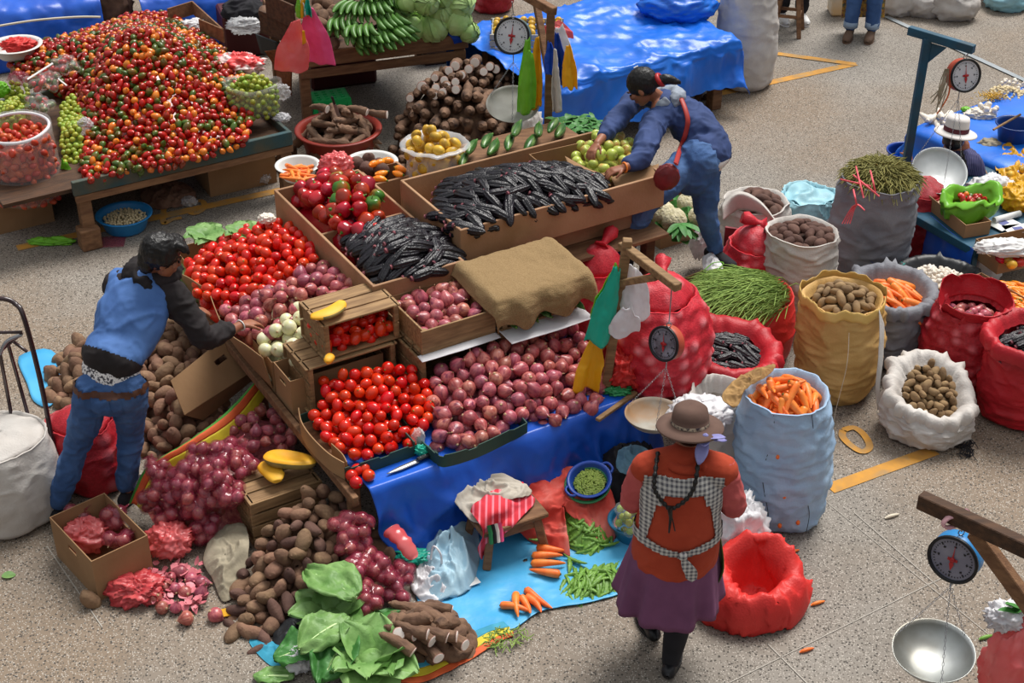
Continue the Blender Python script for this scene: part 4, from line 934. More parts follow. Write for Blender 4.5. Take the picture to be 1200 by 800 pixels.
bagof('pink bag of onions at the back of the open carton',130,606,.2,(.07,.06,.06),.6,240,group=None);bagof('pink bag of onions in the front corner of the open carton',138,632,.17,(.07,.05,.05),.2,241,group=None,maxn=5);bagof('pink bag of onions at the left end of the open carton',88,603,.19,(.06,.04,.05),.4,242,group=None,maxn=5)
solo('plastic_bag',blobbag(G(101,628,.13),(.12,.09,.09),12,.2,2.6),m_rfilm,'crumpled coral film bag lying in the open carton','bag')
t=solo('net_bag',blobbag(G(160,690,.05),(.14,.1,.06),15,.3,3.2,flat=.8),M('red_net','b8323a','d85a5a',sc=22,rough=.4,alpha=.9),'empty red net bag lying in front of the open carton','bag')
rs=np.random.default_rng(4);b=MB()
for i in range(150):
 p=G(rs.uniform(165,238),rs.uniform(662,708),.015+rs.uniform(0,.03));a=rs.uniform(0,6.28);leaf(b,p,(math.cos(a),math.sin(a),rs.uniform(-.2,.5)),rs.uniform(.03,.055),rs.uniform(.012,.024),0,rs.uniform(-.8,.8),i,.2,n=4,m=3)
solo('onion_peelings',b,M('onion_peel','b04a58','d88088',sc=9,rough=.4,rnd=0),'papery onion peelings scattered beside the red net bag','peelings',kind='stuff')
pts=[G(x,y,.033)for x,y in((182,700),(190,712),(205,690),(217,694),(236,682),(224,678),(200,676),(180,682),(212,670),(193,688),(236,695),(171,668),(206,712),(175,690))]
scatter('red_onion',ONION,pts,[(0,0,1)]*len(pts),'small red onion lying loose among the peelings','onion','loose onions among the peelings',250,.7,.95)
for(x,y,lb)in((219,724,'single red onion lying apart on the concrete'),(252,720,'dry onion lying beside the loose potatoes'),(208,647,'big red onion in front of the torn red film')):scatter('red_onion',ONION,[G(x,y,.036)],[(0,0,1)],lb,'onion',None,x)
scatter('brown_potato',POT,[G(106,703,.035)],[(0,0,1)],'single potato lying in front of the open carton','potato',None,3)
def rag(label,pts,mat,hgt,seed,name='rag',amp=.03,fr=9,th=.003,cat='cloth',kind_='fbm'):
 o_=np.array(GS(pts));c=o_.mean(0)
 def fn(r_,t):
  r_=r_.copy();r_[:,2]+=hgt*(1-t**2.2)+amp*1.7*(crump(r_*[fr,fr,.4],seed)-.35)*(1-t*.55);r_[:,2]=np.maximum(r_[:,2],min(q[2]for q in o_));return r_
 b=MB();b.grid(radial(o_,None,40,fn=fn,per=14)[::-1],wv=True);return solo(name,b,mat,label,cat,mods={'solid':th})
m_rag=M('dirty_beige_cloth','a89d88','8a806c',sc=7,rough=.9,rnd=0,bump=.3);m_pinkrag=M('faded_red_cloth','c43a30','d8584a',sc=5,rough=.8,rnd=0,bump=.2,c3='d88a80',sc3=4)
m_lbl=M('light_blue_plastic_cloth','93b4c6','a6c4d2',sc=6,rough=.55,rnd=0,bump=.2)
rag('dirty beige rag between the onion bags and the sweet potatoes',[(238,655,.05),(250,628,.08),(282,612,.1),(292,640,.12),(280,690,.02),(262,705,.01),(250,680,.03)],m_rag,.06,31)
b=MB();b.box((-.035,-.03,0),(.035,.03,.004));b.xf(lambda v:v@rotz(.3).T+G(268,717,.012));solo('cloth_scrap',b,m_yelb,'small yellow cloth scrap at the edge of the sweet potatoes','cloth scrap')
slatbox('wooden_crate','upturned slatted crate with squash on it beside the sweet potatoes',W(-.63,.4,.0),SR,.42,.3,.3,m_wood,boards=4)
o,h=hp([(258,738,.02),(266,690,.05),(290,645,.13),(306,615,.25),(338,588,.36),(378,566,.38),(418,588,.28),(452,640,.06),(436,700,.03),(380,720,.03),(345,742,.02),(300,760,.02)],[(360,610,.35),(340,660,.24),(310,700,.13),(400,640,.22)])
heapset('sweet_potato',POT[:3]+POT[4:]+DPOT[1:3],o,h,.079,'earthy brown sweet potato in the heap below the blue tarpaulin','potato_heap','sweet potato','sweet potatoes in the front heap',.0,seed=260,cand=9000,smin=.72,smax=1.05,maxn=200,low=.97,shrink=.93)
for i,(x,y,z)in enumerate(((412,610,.36),(417,633,.30),(424,661,.24),(468,671,.14),(432,700,.16),(463,693,.1),(445,668,.18))):
 bagof('pink bag of small onions on the sweet potatoes',x,y,z,(.11,.06,.06),.3+.35*i,270+i,group='pink bags on the sweet potatoes',knot=False,size=.72,sp=.052,maxn=10)
for i,(x,y)in enumerate(((447,642),(455,648),(463,640))):scatter('sweet_potato',POT[2:3],[G(x,y,.1)],[(0,0,1)],'long sweet potato between the pink bags and the blue cloth','sweet potato','sweet potatoes beside the blue cloth',i,mode='lie',axis=(1,-.2,0))
o,h=hp([(428,748,.02),(438,722,.06),(470,706,.1),(520,706,.1),(562,730,.04),(562,765,.01),(530,785,.01),(480,788,.01),(445,770,.01)],[(500,740,.2),(470,745,.16),(530,745,.16)])
heapset('cassava',STUB,o,h,.092,'short brown cassava root at the front edge of the stall','cassava_heap','cassava','cassava roots in the front pile',.0,seed=280,cand=3000,layers=1,mode='lie',axis=(.8,-.5,0),tilt=.5,smin=.8,smax=1,low=.9)
for i,(x,y,z,ax,ay,az)in enumerate(((468,742,.24,-.2,.5,-.5),(480,762,.2,-.9,.5,.2),(498,742,.24,-.9,.4,.05),(485,744,.22,-.9,.4,.0),(508,752,.2,-.9,.5,0),(520,746,.2,-.9,.3,0),(532,745,.19,-.9,.3,0),(544,755,.15,-.8,.6,0),(515,772,.13,-.6,.7,0),(525,715,.14,-.9,.1,0),(515,712,.13,-.9,.1,0),(490,715,.13,-.8,.3,0))):
 d=Vector((-ax,-ay,-az)).normalized();e_=(-d).to_track_quat('Z','Y');p=G(x,y,z)
 ob=bpy.data.objects.new('cut_cassava',CASC[i%4]);COL.objects.link(ob);ob.matrix_world=Matrix.Translation(Vector(p)-d*.07)@e_.to_matrix().to_4x4()@Matrix.Scale(.74,4);tag(ob,'cassava root with a white cut end in the front pile','cassava','cut cassava in the front pile')
def leafhead(label,px,py,z,R,seed,mats,n=12,tiltv=(0,-.3,1),name='leafy_cabbage',curl=.45):
 c=G(px,py,z);b=MB();rs=np.random.default_rng(seed)
 for k in range(n):
  a=k*2.4+seed;el=.15+.9*(k/n);d=np.array([math.cos(a)*math.cos(el),math.sin(a)*math.cos(el),math.sin(el)])+np.array(tiltv)*.25
  leaf(b,c+d*R*.1,d,R*rs.uniform(.9,1.25),R*rs.uniform(.5,.7),0,curl*rs.uniform(.5,1.4),seed*7+k,.4,n=14,m=11)
  dd=d/np.linalg.norm(d);
 b.ball(c+[0,0,R*.12],(R*.4,R*.4,R*.33),14,9,0,fn=lambda P,D:jitter(P,R,.2,2,seed))
 return solo(name,b,mats,label,'cabbage')
def bigleaf(label,px,py,z,L_,w,d,seed,mat,curl=.3):
 b=MB();leaf(b,G(px,py,z),d,L_,w,0,curl,seed,.35,n=26,m=19)
 t=thing('cabbage_leaf',label,'leaf',tuple(G(px,py,z)*[1,1,0]));part('blade',b,mat,t,mods={'solid':.003})
 c=MB();P=leaf(MB(),G(px,py,z+.006),d,L_,.004,0,curl,seed,0,n=12,m=3);V=P.v[0].reshape(12,3,3)[:,1];c.tube(V,np.linspace(.008,.002,12),6);part('midrib',c,m_rib,t)
bigleaf('broad pale cabbage leaf lying on top of the greens',418,700,.26,.36,.13,(-.6,.5,.12),3,m_leafl,.25)
bigleaf('wide green cabbage leaf below the palest one',408,725,.2,.28,.12,(-.35,-.3,.1),5,m_leafl,.3)
bigleaf('dark green cabbage leaf hanging down at the bottom of the picture',410,745,.16,.3,.12,(-.4,-.9,.1),6,m_leafd,.3)
bigleaf('dark green outer leaf at the left of the front cabbages',380,755,.1,.25,.11,(-.9,-.3,.1),7,m_leafd,.2)
leafhead('green leafy cabbage under the broad pale leaf',390,728,.08,.17,3,m_leafl,13)
leafhead('green leafy cabbage at the very bottom of the stall',435,780,.08,.19,5,m_leafl,14)
leafhead('darker leafy cabbage behind the bottom one',412,762,.05,.15,8,m_leafd,12)
leafhead('small pale cabbage beside the grey plastic bag',445,745,.05,.12,9,m_leafd,10)
solo('plastic_bag',blobbag(G(350,772,.05),(.08,.07,.06),31,.2,3),m_wfilm,'small knotted grey plastic bag left of the cabbages','bag')
rag('turquoise striped cloth sticking out left of the cabbages',[(292,752,.005),(310,748,.01),(345,765,.03),(350,782,.01),(318,780,.005)],M('turquoise_weave','3a9ab8','2a88a4',sc=14,rough=.7,rnd=0),.015,44,'striped_cloth',.01)
rag('black plastic under the sweet potatoes',[(320,745,.02),(352,715,.04),(375,740,.03),(360,768,.01),(335,765,.01)],m_blk,.04,45,'plastic_bag',.03,cat='bag')
bigleaf('loose green leaf lying flat at the bottom edge',345,792,.02,.2,.07,(-1,.0,.05),11,m_leafl,.05)
b=[[G(468,800,.01),G(466,790,.02),G(464,780,.05)],[G(500,798,.01),G(500,786,.025),G(500,772,.05)],[G(545,776,.01),G(540,765,.02),G(535,755,.04)],[G(585,752,.01),G(575,745,.02),G(560,738,.03)],[G(602,745,.01),G(600,738,.01),G(590,728,.02)]]
striped('orange, yellow and blue striped cloth at the front of the cassava',b,order=('orange','yellow','blue'))
o=GS([(492,648,.01),(530,600,.01),(590,570,.01),(660,545,.01),(722,560,.01),(752,640,.01),(737,688,.01),(690,706,.01),(635,716,.01),(600,738,.01),(570,742,.01),(520,735,.01),(488,700,.01)])
b=MB();b.grid(radial(o,None,40,per=9,fn=lambda r_,t:np.c_[r_[:,:2],.006+.012*(ridge(r_*[5,5,1],3,8)*.5+.5)**2])[::-1],wv=True);solo('plastic_sheet',b,m_tarpl,'bright sky-blue plastic sheet spread on the ground in front of the stall','plastic sheet',mods={'solid':.002})
rag('big heap of crumpled light blue cloth beside the small stool',[(500,700,.02),(488,660,.03),(505,615,.05),(530,596,.06),(556,610,.05),(562,650,.02),(552,690,.01),(528,702,.01)],m_lbl,.12,50,'crumpled_cloth',.065,6.5)
rag('grey crumpled rag against the hanging tarpaulin',[(462,612,.1),(480,596,.12),(515,598,.12),(518,622,.1),(490,635,.08)],m_rag,.07,51,amp=.05)
rag('white plastic carrier bag lying by the light blue cloth',[(482,690,.01),(492,655,.04),(510,648,.06),(532,670,.03),(530,698,.01),(500,706,.01)],m_wfilm,.07,52,'carrier_bag',.05,12,cat='bag')
b=MB();b.tube(catm([G(505,655,.12),G(508,640,.2),G(516,648,.18),G(518,662,.1)],16),.006,6);solo('bag_handle_loop',b,m_wfilm,'white handle loop standing up from the carrier bag','bag handle')
t=thing('plastic_bag','pink and red plastic bag with turquoise knot on the rags','bag',tuple(G(472,640,.1)));b=MB();b.tube(catm([G(458,622,.25),G(470,632,.24),G(486,655,.16)],14),[.05,.055,.05,.045,.05,.05,.045,.04,.05,.04,.045,.04,.035,.02],14,sq=.6);b.xf(lambda v:v+.012*ridge(v*16,2,3)[:,None]*[0,0,1]);part('film',b,m_rfilm,t)
b=blobbag(G(482,652,.1),(.09,.05,.03),61,.3,3);part('knot',b,m_tealb,t)
b=MB();b.box((-.04,-.025,0),(.04,.025,.002));b.xf(lambda v:v@rotz(.5).T+G(553,682,.025));solo('paper_slip',b,m_white,'small white paper slip on the blue sheet','paper')
t=thing('wooden_stool','tiny rough wooden stool covered with cloths on the blue sheet','stool',tuple(G(585,640,0)),.12)
T0=np.array(t.location);sx=[G(560,622,.24),G(628,590,.24)]
c0=G(592,600,.24);dd=np.array([.87,.45,0]);ee=np.array([-.45,.87,0])
b=MB();b.bar(c0-dd*.2,c0+dd*.2,.26,.03,bev=.005);part('seat',b,m_woodm,t)
b=MB();b.bar(c0-dd*.17-ee*.1-[0,0,.045],c0+dd*.17-ee*.1-[0,0,.045],.02,.06,bev=.003);part('apron',b,m_woodm,t)
for s1 in(-1,1):
 for s2 in(-1,1):
  p=c0+dd*.14*s1+ee*.1*s2;b=MB();b.bar(p-[0,0,.015],(p+dd*.04*s1+ee*.03*s2)*[1,1,0]+[0,0,.012],.045,.045,bev=.006,up=(1,0,0));part('leg',b,m_woodm,t)
m_aw=M('red_andean_weave','c42430','d03848',sc=4,rough=.85,rnd=0,wave=('e87a88','X',9,.72,.8));
rows=[[G(552,600,.3),G(560,588,.33),G(590,570,.32),G(612,566,.3)],[G(560,612,.31),G(578,600,.34),G(600,586,.31),G(620,580,.28)],[G(566,625,.26),G(585,610,.28),G(604,600,.27),G(626,590,.27)],[G(560,640,.16),G(570,632,.2),G(590,618,.24),G(606,612,.25)],[G(562,655,.08),G(566,645,.1),G(574,640,.12),G(585,630,.18)]]
solo('woven_cloth',MB().grid(sheet(rows,40,40,.018,10,5,'ridge')),m_aw,'red woven cloth with pink and green stripes on the tiny stool','cloth',mods={'solid':.006})
b=MB();q=G(583,622,.29)
for i,(mc)in enumerate((m_black,m_lgrn,m_wpl,m_black)):
 b=b
t=thing('rolled_textile','rolled striped sash of green, black and white on the stool','sash',tuple(G(583,622,.2)))
for i,mc in enumerate((M('sash_green','2a7a48',rough=.8),m_dark,M('sash_white','d8d0c8',rough=.8),M('sash_pink','d84a78',rough=.8))):
 b=MB();b.tube([G(573+i*4,616-i,.3),G(575+i*4,624-i,.28),G(576+i*4,636-i,.2)],.012,8);part(('green_stripe','black_stripe','white_stripe','pink_stripe')[i],b,mc,t)
rag('off-white canvas bag folded over the red cloth on the stool',[(528,578,.33),(548,560,.34),(585,555,.34),(622,572,.32),(612,584,.31),(588,590,.31),(570,612,.27),(548,606,.28)],M('off_white_canvas','b8b0a4','a69c8e',sc=8,rough=.9,bump=.2),.03,59,'canvas_bag',.035,11,.006,'bag')
rag('faded red cloth heaped behind the broad bean pods',[(592,600,.2),(600,572,.2),(640,552,.22),(690,548,.2),(718,580,.15),(722,628,.02),(704,640,.01),(672,600,.12),(650,620,.03),(668,652,.012),(645,645,.012),(615,630,.03)],m_pinkrag,.06,60,'crumpled_cloth',.05,8)
o,h=hp([(645,625,.02),(650,600,.1),(668,586,.16),(700,590,.14),(718,612,.06),(716,640,.02),(690,650,.02),(662,640,.02)],[(685,612,.13),(675,625,.1)])
heapset('bean_pod',POD,o,h,.038,'green broad bean pod in the heap on the faded red cloth','pod_heap','bean pod','bean pods in the back heap',.02,seed=300,cand=4000,layers=1,mode='lie',tilt=.6,smin=.7,smax=.9,drop=.7,low=.95,shrink=.92)
o,h=hp([(655,685,.02),(668,665,.02),(700,660,.03),(735,658,.02),(738,685,.02),(720,692,.02),(690,702,.02),(665,700,.02)],[(685,680,.06),(715,676,.06)])
heapset('bean_pod',POD,o,h,.034,'green broad bean pod in the small heap on the blue sheet','pod_heap','bean pod','bean pods in the front heap',.012,seed=303,cand=4000,layers=1,mode='lie',axis=(.3,1,0),tilt=.5,smin=.75,smax=.95,drop=.7,low=.95,shrink=.92)
for i,(x,y,ax)in enumerate(((668,660,(0,1,0)),(675,657,(1,-.6,0)),(635,632,(1,.2,0)),(715,638,(1,.3,0)))):scatter('bean_pod',POD,[G(x,y,.03)],[(0,0,1)],'broad bean pod lying apart on the blue sheet','bean pod','stray bean pods',310+i,mode='lie',axis=ax,tilt=.05)
for i,(x,y,ax)in enumerate(((645,643,(1,-.15,0)),(640,651,(1,.05,0)),(641,660,(1,0,0)),(640,670,(-1,.25,0)))):scatter('carrot',CAR,[G(x,y,.035)],[(0,0,1)],'orange carrot in the row beside the bean pods','carrot','carrots in the row by the pods',i,1.05,1.15,'lie',axis=ax,tilt=.03)
for i,(x,y,z,ax)in enumerate(((606,708,.03,(-.1,1,0)),(615,707,.045,(-.35,1,0)),(624,707,.035,(-.6,1,0)),(630,700,.03,(-.8,.9,0)),(603,713,.025,(-1,.3,0)))):scatter('carrot',CAR,[G(x,y,z)],[(0,0,1)],'orange carrot in the fan nearest the concrete','carrot','carrots fanned at the sheet edge',10+i,.95,1.1,'lie',axis=tuple(-np.array(ax)),tilt=.03)
def basin(label,c,r,h_,mat,rz=0,tilt=(0,0),handles=0,name='basin',flarew=.12,group=None):
 t=thing(name,label,'basin',tuple(c),rz,group);R=rotx(tilt[0])@roty(tilt[1])
 b=MB();b.lathe([(.001,.004),(r*.72,.002),(r*.78,.02),(r*.97,h_*.93),(r*1.0,h_*.97),(r*(1+flarew*.7),h_*.985),(r*(1+flarew),h_*.96),(r*(1+flarew),h_),(r*(1+flarew*.5),h_*1.01),(r*.96,h_*.99),(r*.93,h_*.9),(r*.74,.03),(r*.7,.012),(.001,.012)],36,R=R);part('bowl',b,mat,t,world=False)
 for k in range(handles):
  a=k*PI+.6;d=np.array([math.cos(a),math.sin(a),0]);e_=np.array([-d[1],d[0],0]);b=MB();b.tube(catm([(d*r*1.05+e_*r*.35+[0,0,h_*.95]),(d*r*1.28+e_*r*.2+[0,0,h_*.97]),(d*r*1.28-e_*r*.2+[0,0,h_*.97]),(d*r*1.05-e_*r*.35+[0,0,h_*.95])],12)@R.T,.008,6);part('handle',b,mat,t,world=False)
 return t
tl=(.3,-.12)
basin('green basin nested under the blue basin of shelled peas',G(690,578,.16),.115,.09,M('green_plastic_basin','2f7a4a',rough=.4),tilt=tl)
basin('blue basin of shelled green peas on the red cloth',G(692,572,.19),.112,.09,m_dbas,tilt=tl,handles=2)
R_=rotx(tl[0])@roty(tl[1]);rs=np.random.default_rng(1);b=MB();pc=G(692,572,.19)
for i in range(520):
 a=rs.uniform(0,6.28);q=.088*math.sqrt(rs.uniform(0,1));b.ball(pc+R_@np.array([q*math.cos(a),q*math.sin(a),.055+.012*(1-(q/.088)**2)+rs.uniform(-.004,.004)]),(.0062,)*3,6,4)
b.lathe([(.001,.05),(.085,.045)],20,c=pc,R=R_);solo('shelled_peas',b,m_shell,'small shelled green peas filling the blue basin','peas',kind='stuff')
basin('teal basin holding a clear bag of limes beside the standing person',G(742,628,.0),.13,.12,M('teal_plastic','1e6e94',rough=.4))
bagof('clear bag of yellow-green limes in the teal basin',738,605,.2,(.07,.08,.13),0,320,m_clear,'lime_bag',None,.045,LIME,'yellow-green lime in the clear bag by the standing person','limes in the clear bag','lime',size=1.0,maxn=22)
rag('dark bundle with faded denim behind the pea basin',[(690,560,.05),(695,530,.1),(725,515,.15),(762,520,.15),(765,560,.1),(745,600,.05),(715,590,.05)],m_dark,.15,70,'cloth_bundle',.05)
rag('faded blue denim cloth on the dark bundle',[(722,545,.3),(728,525,.32),(748,520,.32),(762,530,.3),(752,548,.28),(732,556,.28)],M('denim_rag','54788c','6b90a4',sc=8,rough=.9),.04,71,amp=.04)
netsack('tall white woven sack at the left edge of the picture',20,602,.26,.50,31,m_wsack,.008,7,.9,(-.02,.04),tuft=False,dome=.05)
netsack('red net sack of potatoes between the blue-jacketed person\'s legs',112,562,.2,.4,41,m_rnet,.02,9,.85,(-.02,.03),tuft=False)
t=thing('hand_truck','dark red tubular hand truck standing behind the white sack','hand truck',tuple(G(10,560,0)))
zt=lambda x,y,z:G(x,y,z)
b=MB();b.tube(catm([zt(62,520,.35),zt(46,440,.75),zt(28,372,1.08),zt(18,356,1.14),zt(4,350,1.17),zt(-22,351,1.17)],40),.014,10);part('frame_tube',b,M('dark_red_tube','3a1a1c','2a1416',sc=5,rough=.25,spec=.8),t)
for(p,q)in((zt(-20,390,1.0),zt(26,389,1.0)),(zt(-4,415,.88),zt(26,390,.98)),(zt(10,405,.9),zt(34,490,.45)),(zt(0,415,.87),zt(16,500,.4)),(zt(10,396,.95),zt(32,412,.87))):
 b=MB();b.tube([p,q],.009 if q[2]>.8 else.011,8);part('cross_bar',b,MATS['dark_red_tube'],t)
b=MB();b.tube(catm([G(0,415,.88),G(8,400,.95),G(26,392,.97)],12),.011,8);part('curved_brace',b,m_chrome,t)
for sx_ in(62,-28):
 b=MB();b.tube([zt(sx_,520,.35),zt(sx_+5,560,.03)],.014,8);part('lower_tube',b,MATS['dark_red_tube'],t)
b=MB();leaf(b,G(2,675,.01),(1,.3,0),.07,.03,0,.1,3);solo('fallen_leaf',b,m_leafl,'small green leaf fallen on the concrete at the left edge','leaf')
rs=np.random.default_rng(9);b=MB()
for i in range(110):
 x,y=rs.uniform(560,620),rs.uniform(735,765)
 if(x-590)**2/30**2+(y-748)**2/14**2>1:continue
 p=G(x,y,.01+rs.uniform(0,.015));a=rs.uniform(0,6.28);b.tube([p,p+[.02*math.cos(a),.02*math.sin(a),.01],p+[.05*math.cos(a+.4),.05*math.sin(a+.4),0]],.0025,5)
solo('herb_scraps',b,m_herb,'green herb trimmings beside the striped cloth','herb scraps',kind='stuff')
for i,(x,y,w_,lb,mt)in enumerate(((928,647,.03,'carrot stub on the concrete under the pale blue sack',m_car),(958,707,.02,'orange peel scrap on the open floor',m_car),(945,762,.025,'orange scrap near the lower floor joint',m_car),(1155,747,.03,'green pod scrap beside the hanging pan',m_pea),(1045,605,.05,'dry brown stem lying on the open floor',m_string),(932,265,.02,'orange scrap on the floor by the mint sack',m_car))):
 b=MB();b.tube(catm([G(x-8,y+2,.008),G(x,y-1,.014),G(x+9,y-3,.008)],8),[.003,.007,.009,.01,.01,.008,.006,.002],7);solo('vegetable_scrap',b,mt,lb,'scrap')
# ================================================================ right hand: sacks and scales
rt_,po,rc=sack('carrot_sack','tall pale blue sack of carrots nearest the standing person',914,600,.245,.80,[m_bsack],top=.86,lean=(-.03,.02),rim='fold',wr=.009,wfr=(1.6,13),lump=.012,lsc=13,seed=3,bot=.93)
contents(po,rc,.10,.0,.062,CAR,'carrot','orange carrot heaped in the tall pale blue sack','carrot','carrots in the pale blue sack',3,'lie',(.2,-1,0),.9,.95,1.15,layers=2,cand=2500)
for(a,z)in((-1.9,.55),(-1.7,.3),(-1.45,.52),(-1.15,.6),(-1.35,.12),(-1.0,.35),(-1.75,.1)):p=G(914,600,0)+[-.03*z,.02*z,z]+np.array([math.cos(a),math.sin(a),0])*.246;b=MB();b.ball(p,(.012,.012,.016),10,6);part('carrot_tip',b,m_car,rt_)
for q,(a0)in enumerate((-2.1,-1.2)):
 b=MB();b.tube(catm([G(914,600,0)+[-.03*z,.02*z,z*.8]+np.array([math.cos(a0+.1*math.sin(z*9)),math.sin(a0+.1*math.sin(z*9)),0])*(.258-.03*z*z)for z in np.linspace(.05,1,7)],30),.002,4);part('stitching_cord',b,m_dark,rt_)
rag('brown paper sack edge folded beside the carrots',[(846,465,.82),(862,445,.86),(885,432,.88),(908,428,.88),(900,440,.86),(875,455,.85),(862,478,.8)],M('brown_paper','a88454','7a5c38',sc=9,rough=.9),.02,80,'paper_edge',.02,20)
rt_,po,rc=sack('tuber_sack','tan woven sack of small brown tubers standing on the yellow nought',978,454,.25,.66,[m_tsack],top=.95,rim='fold',flare=.02,wr=.013,wfr=(1.2,11),seed=5,depth=.06,lean=(-.02,.0))
contents(po,rc,.07,.02,.062,TPOT,'brown_tuber','small tan-brown tuber in the tan woven sack','tuber','tubers in the tan sack',5,'lie',None,.9,layers=2)
b=MB();th=np.linspace(0,6.1,60);b.grid([[rc+np.array([math.cos(a),math.sin(a),0])*(.255+.012*math.sin(a*5))*1+[0,0,dz*.8+.012*math.sin(a*7+1)+.008*math.sin(a*17)]+np.array([math.cos(a),math.sin(a),0])*dx for(dx,dz)in((0,.04),(.003,.02),(.006,-.02),(.004,-.045))]for a in th]);part('ruffled_rim',b,M('yellow_sack_hem','dcb76c','cfa658',sc=9,rough=.6),rt_,mods={'solid':.003})
b=MB();b.grid(sheet([[G(1030,362,.7),G(1036,380,.62)],[G(1030,410,.5),G(1035,420,.45)],[G(1026,450,.3),G(1031,455,.28)],[G(1028,480,.12),G(1034,480,.12)]],24,6,.008,14,3));part('torn_white_side',b,m_wsack,rt_,mods={'solid':.003})
b=MB();b.tube(catm([G(995,390,.62),G(992,430,.4),G(978,488,.02),G(980,508,.005),G(968,508,.005)],24),.0022,4);part('hanging_string',b,m_string,rt_)
rt_,po,rc=sack('potato_sack','short white sack of small potatoes lying open beside the yellow line',1083,503,.26,.30,[m_wsack],top=.8,rim='roll',flare=.06,drop=.07,wr=.018,wfr=(2.2,9),seed=8,depth=.05,lean=(.0,.02),rimtilt=(-.1,.35),bot=.9)
contents(po,rc,.02,.0,.05,TPOT[:1]+TPOT[2:],'brown_tuber','little brown potato in the short white sack','potato','potatoes in the short white sack',8,layers=2,smin=.75,smax=1.0)
b=MB();rs=np.random.default_rng(5)
for i in range(26):p=G(1132+rs.uniform(-5,6),520+rs.uniform(-12,8),.05);b.tube(catm([p,p+[rs.uniform(-.04,.04),-.02,-.03],p+[rs.uniform(-.06,.06),rs.uniform(-.05,.02),-.045]],6),.003,4)
part('frayed_threads',b,[m_dark],rt_)
rt_,po,rc=sack('corn_sack','red sack of black corn at the right edge behind the white sack',1195,484,.26,.56,[m_rsack],top=.95,rim='roll',flare=.05,drop=.08,wr=.013,wfr=(1.3,11),seed=9,depth=.05)
contents(po,rc,.03,-.03,.07,CORN,'purple_corn_cob','black corn cob in the red sack at the right edge','purple corn','corn in the right edge sack',9,'lie',(1,.4,0),.5,smin=.8,smax=.9)
rt_,po,rc=sack('onion_sack','red mesh sack with its mouth open on dry onions near the orange chillies',1126,441,.26,.52,[m_rnet],top=.8,rim='fold',wr=.012,wfr=(1.6,9),lump=.015,lsc=12,seed=10,depth=.06,attr=True)
contents(po,rc,.03,-.05,.066,ONION,'red_onion','dry red onion in the open red mesh sack','onion','onions in the open mesh sack',10,smin=.7,smax=.85)
for k,(a,lbl)in enumerate(((2.3,0),(.7,0),(-2.2,0),(-.6,0),(1.5,0),(-1.4,0))):
 d=np.array([math.cos(a),math.sin(a),0]);e_=np.array([-d[1],d[0],0]);r0=.21
 b=MB();b.grid(sheet([[rc+d*r0*.9+e_*s_*.17-d*abs(s_)*.05+[0,0,-.03]for s_ in(-1,0,1)],[rc+d*(r0*1.1)+e_*s_*.13-d*abs(s_)*.05+[0,0,.06]for s_ in(-1,0,1)],[rc+d*(r0*1.05)+e_*s_*.05+[0,0,(.12,.1,.05,.04,.1,.03)[k]]for s_ in(-1,0,1)]],14,16,.012,16,k));part('sack_lip',b,m_rsack,rt_,mods={'solid':.004})
rt_,po,rc=sack('carrot_sack','grey woven sack with a few big carrots behind the tan sack',1040,415,.235,.48,[m_gsack],top=.9,rim='roll',flare=.055,drop=.07,wr=.014,wfr=(1.8,8),seed=12,depth=.08,rimtilt=(0,.1),lean=(-.01,.03))
contents(po*[1,1,1],rc,.03,-.01,.068,CAR,'carrot','big orange carrot in the grey woven sack','carrot','carrots in the grey sack',12,'lie',(.8,-.8,0),.35,1.15,1.35,layers=1,drop=1.2)
rt_,po,rc=sack('garlic_sack','black and teal plastic sack of white garlic behind the grey one',1094,378,.26,.34,[m_blk],top=1.0,rim='roll',flare=.05,drop=.07,wr=.012,wfr=(1.8,8),seed=14,depth=.05)
contents(po,rc,.03,.0,.036,GAR,'garlic_bulb','white garlic bulb in the black and teal sack','garlic','garlic bulbs in the black sack',14,layers=1,smin=.9,smax=1.15,cand=5000)
for a0 in(2.35,-.85):
 b=MB();b.grid([[rc+np.array([math.cos(a),math.sin(a),0])*rr+[0,0,zz]for rr,zz in((.255,-.03),(.272,.012),(.30,.01),(.318,-.03),(.31,-.075))]for a in np.linspace(a0,a0+.55,12)]);part('teal_band',b,m_teal,rt_,mods={'solid':.004})
rt_,po,rc=sack('herb_sack','very tall grey sack stuffed with dried herbs and tied with pink raffia',1010,326,.262,.80,[m_gsack],top=1.0,lean=(.03,.0),rim='fold',wr=.012,wfr=(1.6,9),seed=16)
rs=np.random.default_rng(16);b=MB()
def herbdome(b,rc,R,dome,n,seed,L_=.12,over=1.0,r0=.0022,drape=.6,flow=None):
 rs=np.random.default_rng(seed)
 for i in range(n):
  a=rs.uniform(0,6.28);q=math.sqrt(rs.uniform(0,1))*over;p=np.array(rc)+[R*q*math.cos(a),R*q*math.sin(a),dome*(1-q*q)+rs.uniform(-.02,.015)]
  d=(np.array([math.cos(a),math.sin(a),0])*.5+rs.normal(0,.7,3)*[1,1,.25])if flow is None else np.array(flow)+rs.normal(0,.35,3)*[1,1,.3]
  d=d/np.linalg.norm(d);l=L_*rs.uniform(.5,1.3);dr=drape*q**3
  b.tube(np.array([p,p+d*l*.5+[0,0,.004-dr*l*.3],p+d*l+[0,0,-dr*l]]),[r0,r0*1.6,r0*.5],4)
b.grid(radial(po*[1,1,1],None,8,per=2,fn=lambda r_,t:r_+np.c_[np.zeros((len(r_),2)),np.full(len(r_),.1*(1-t*t))])[::-1],wv=True)
herbdome(b,rc,.235,.1,1300,16,.075,1.0,.003,.7);tag(solo('herb_bundle',b,m_herbd,'dried yellow-green herbs crammed into the tall grey sack','herbs',kind='stuff'))
b=MB()
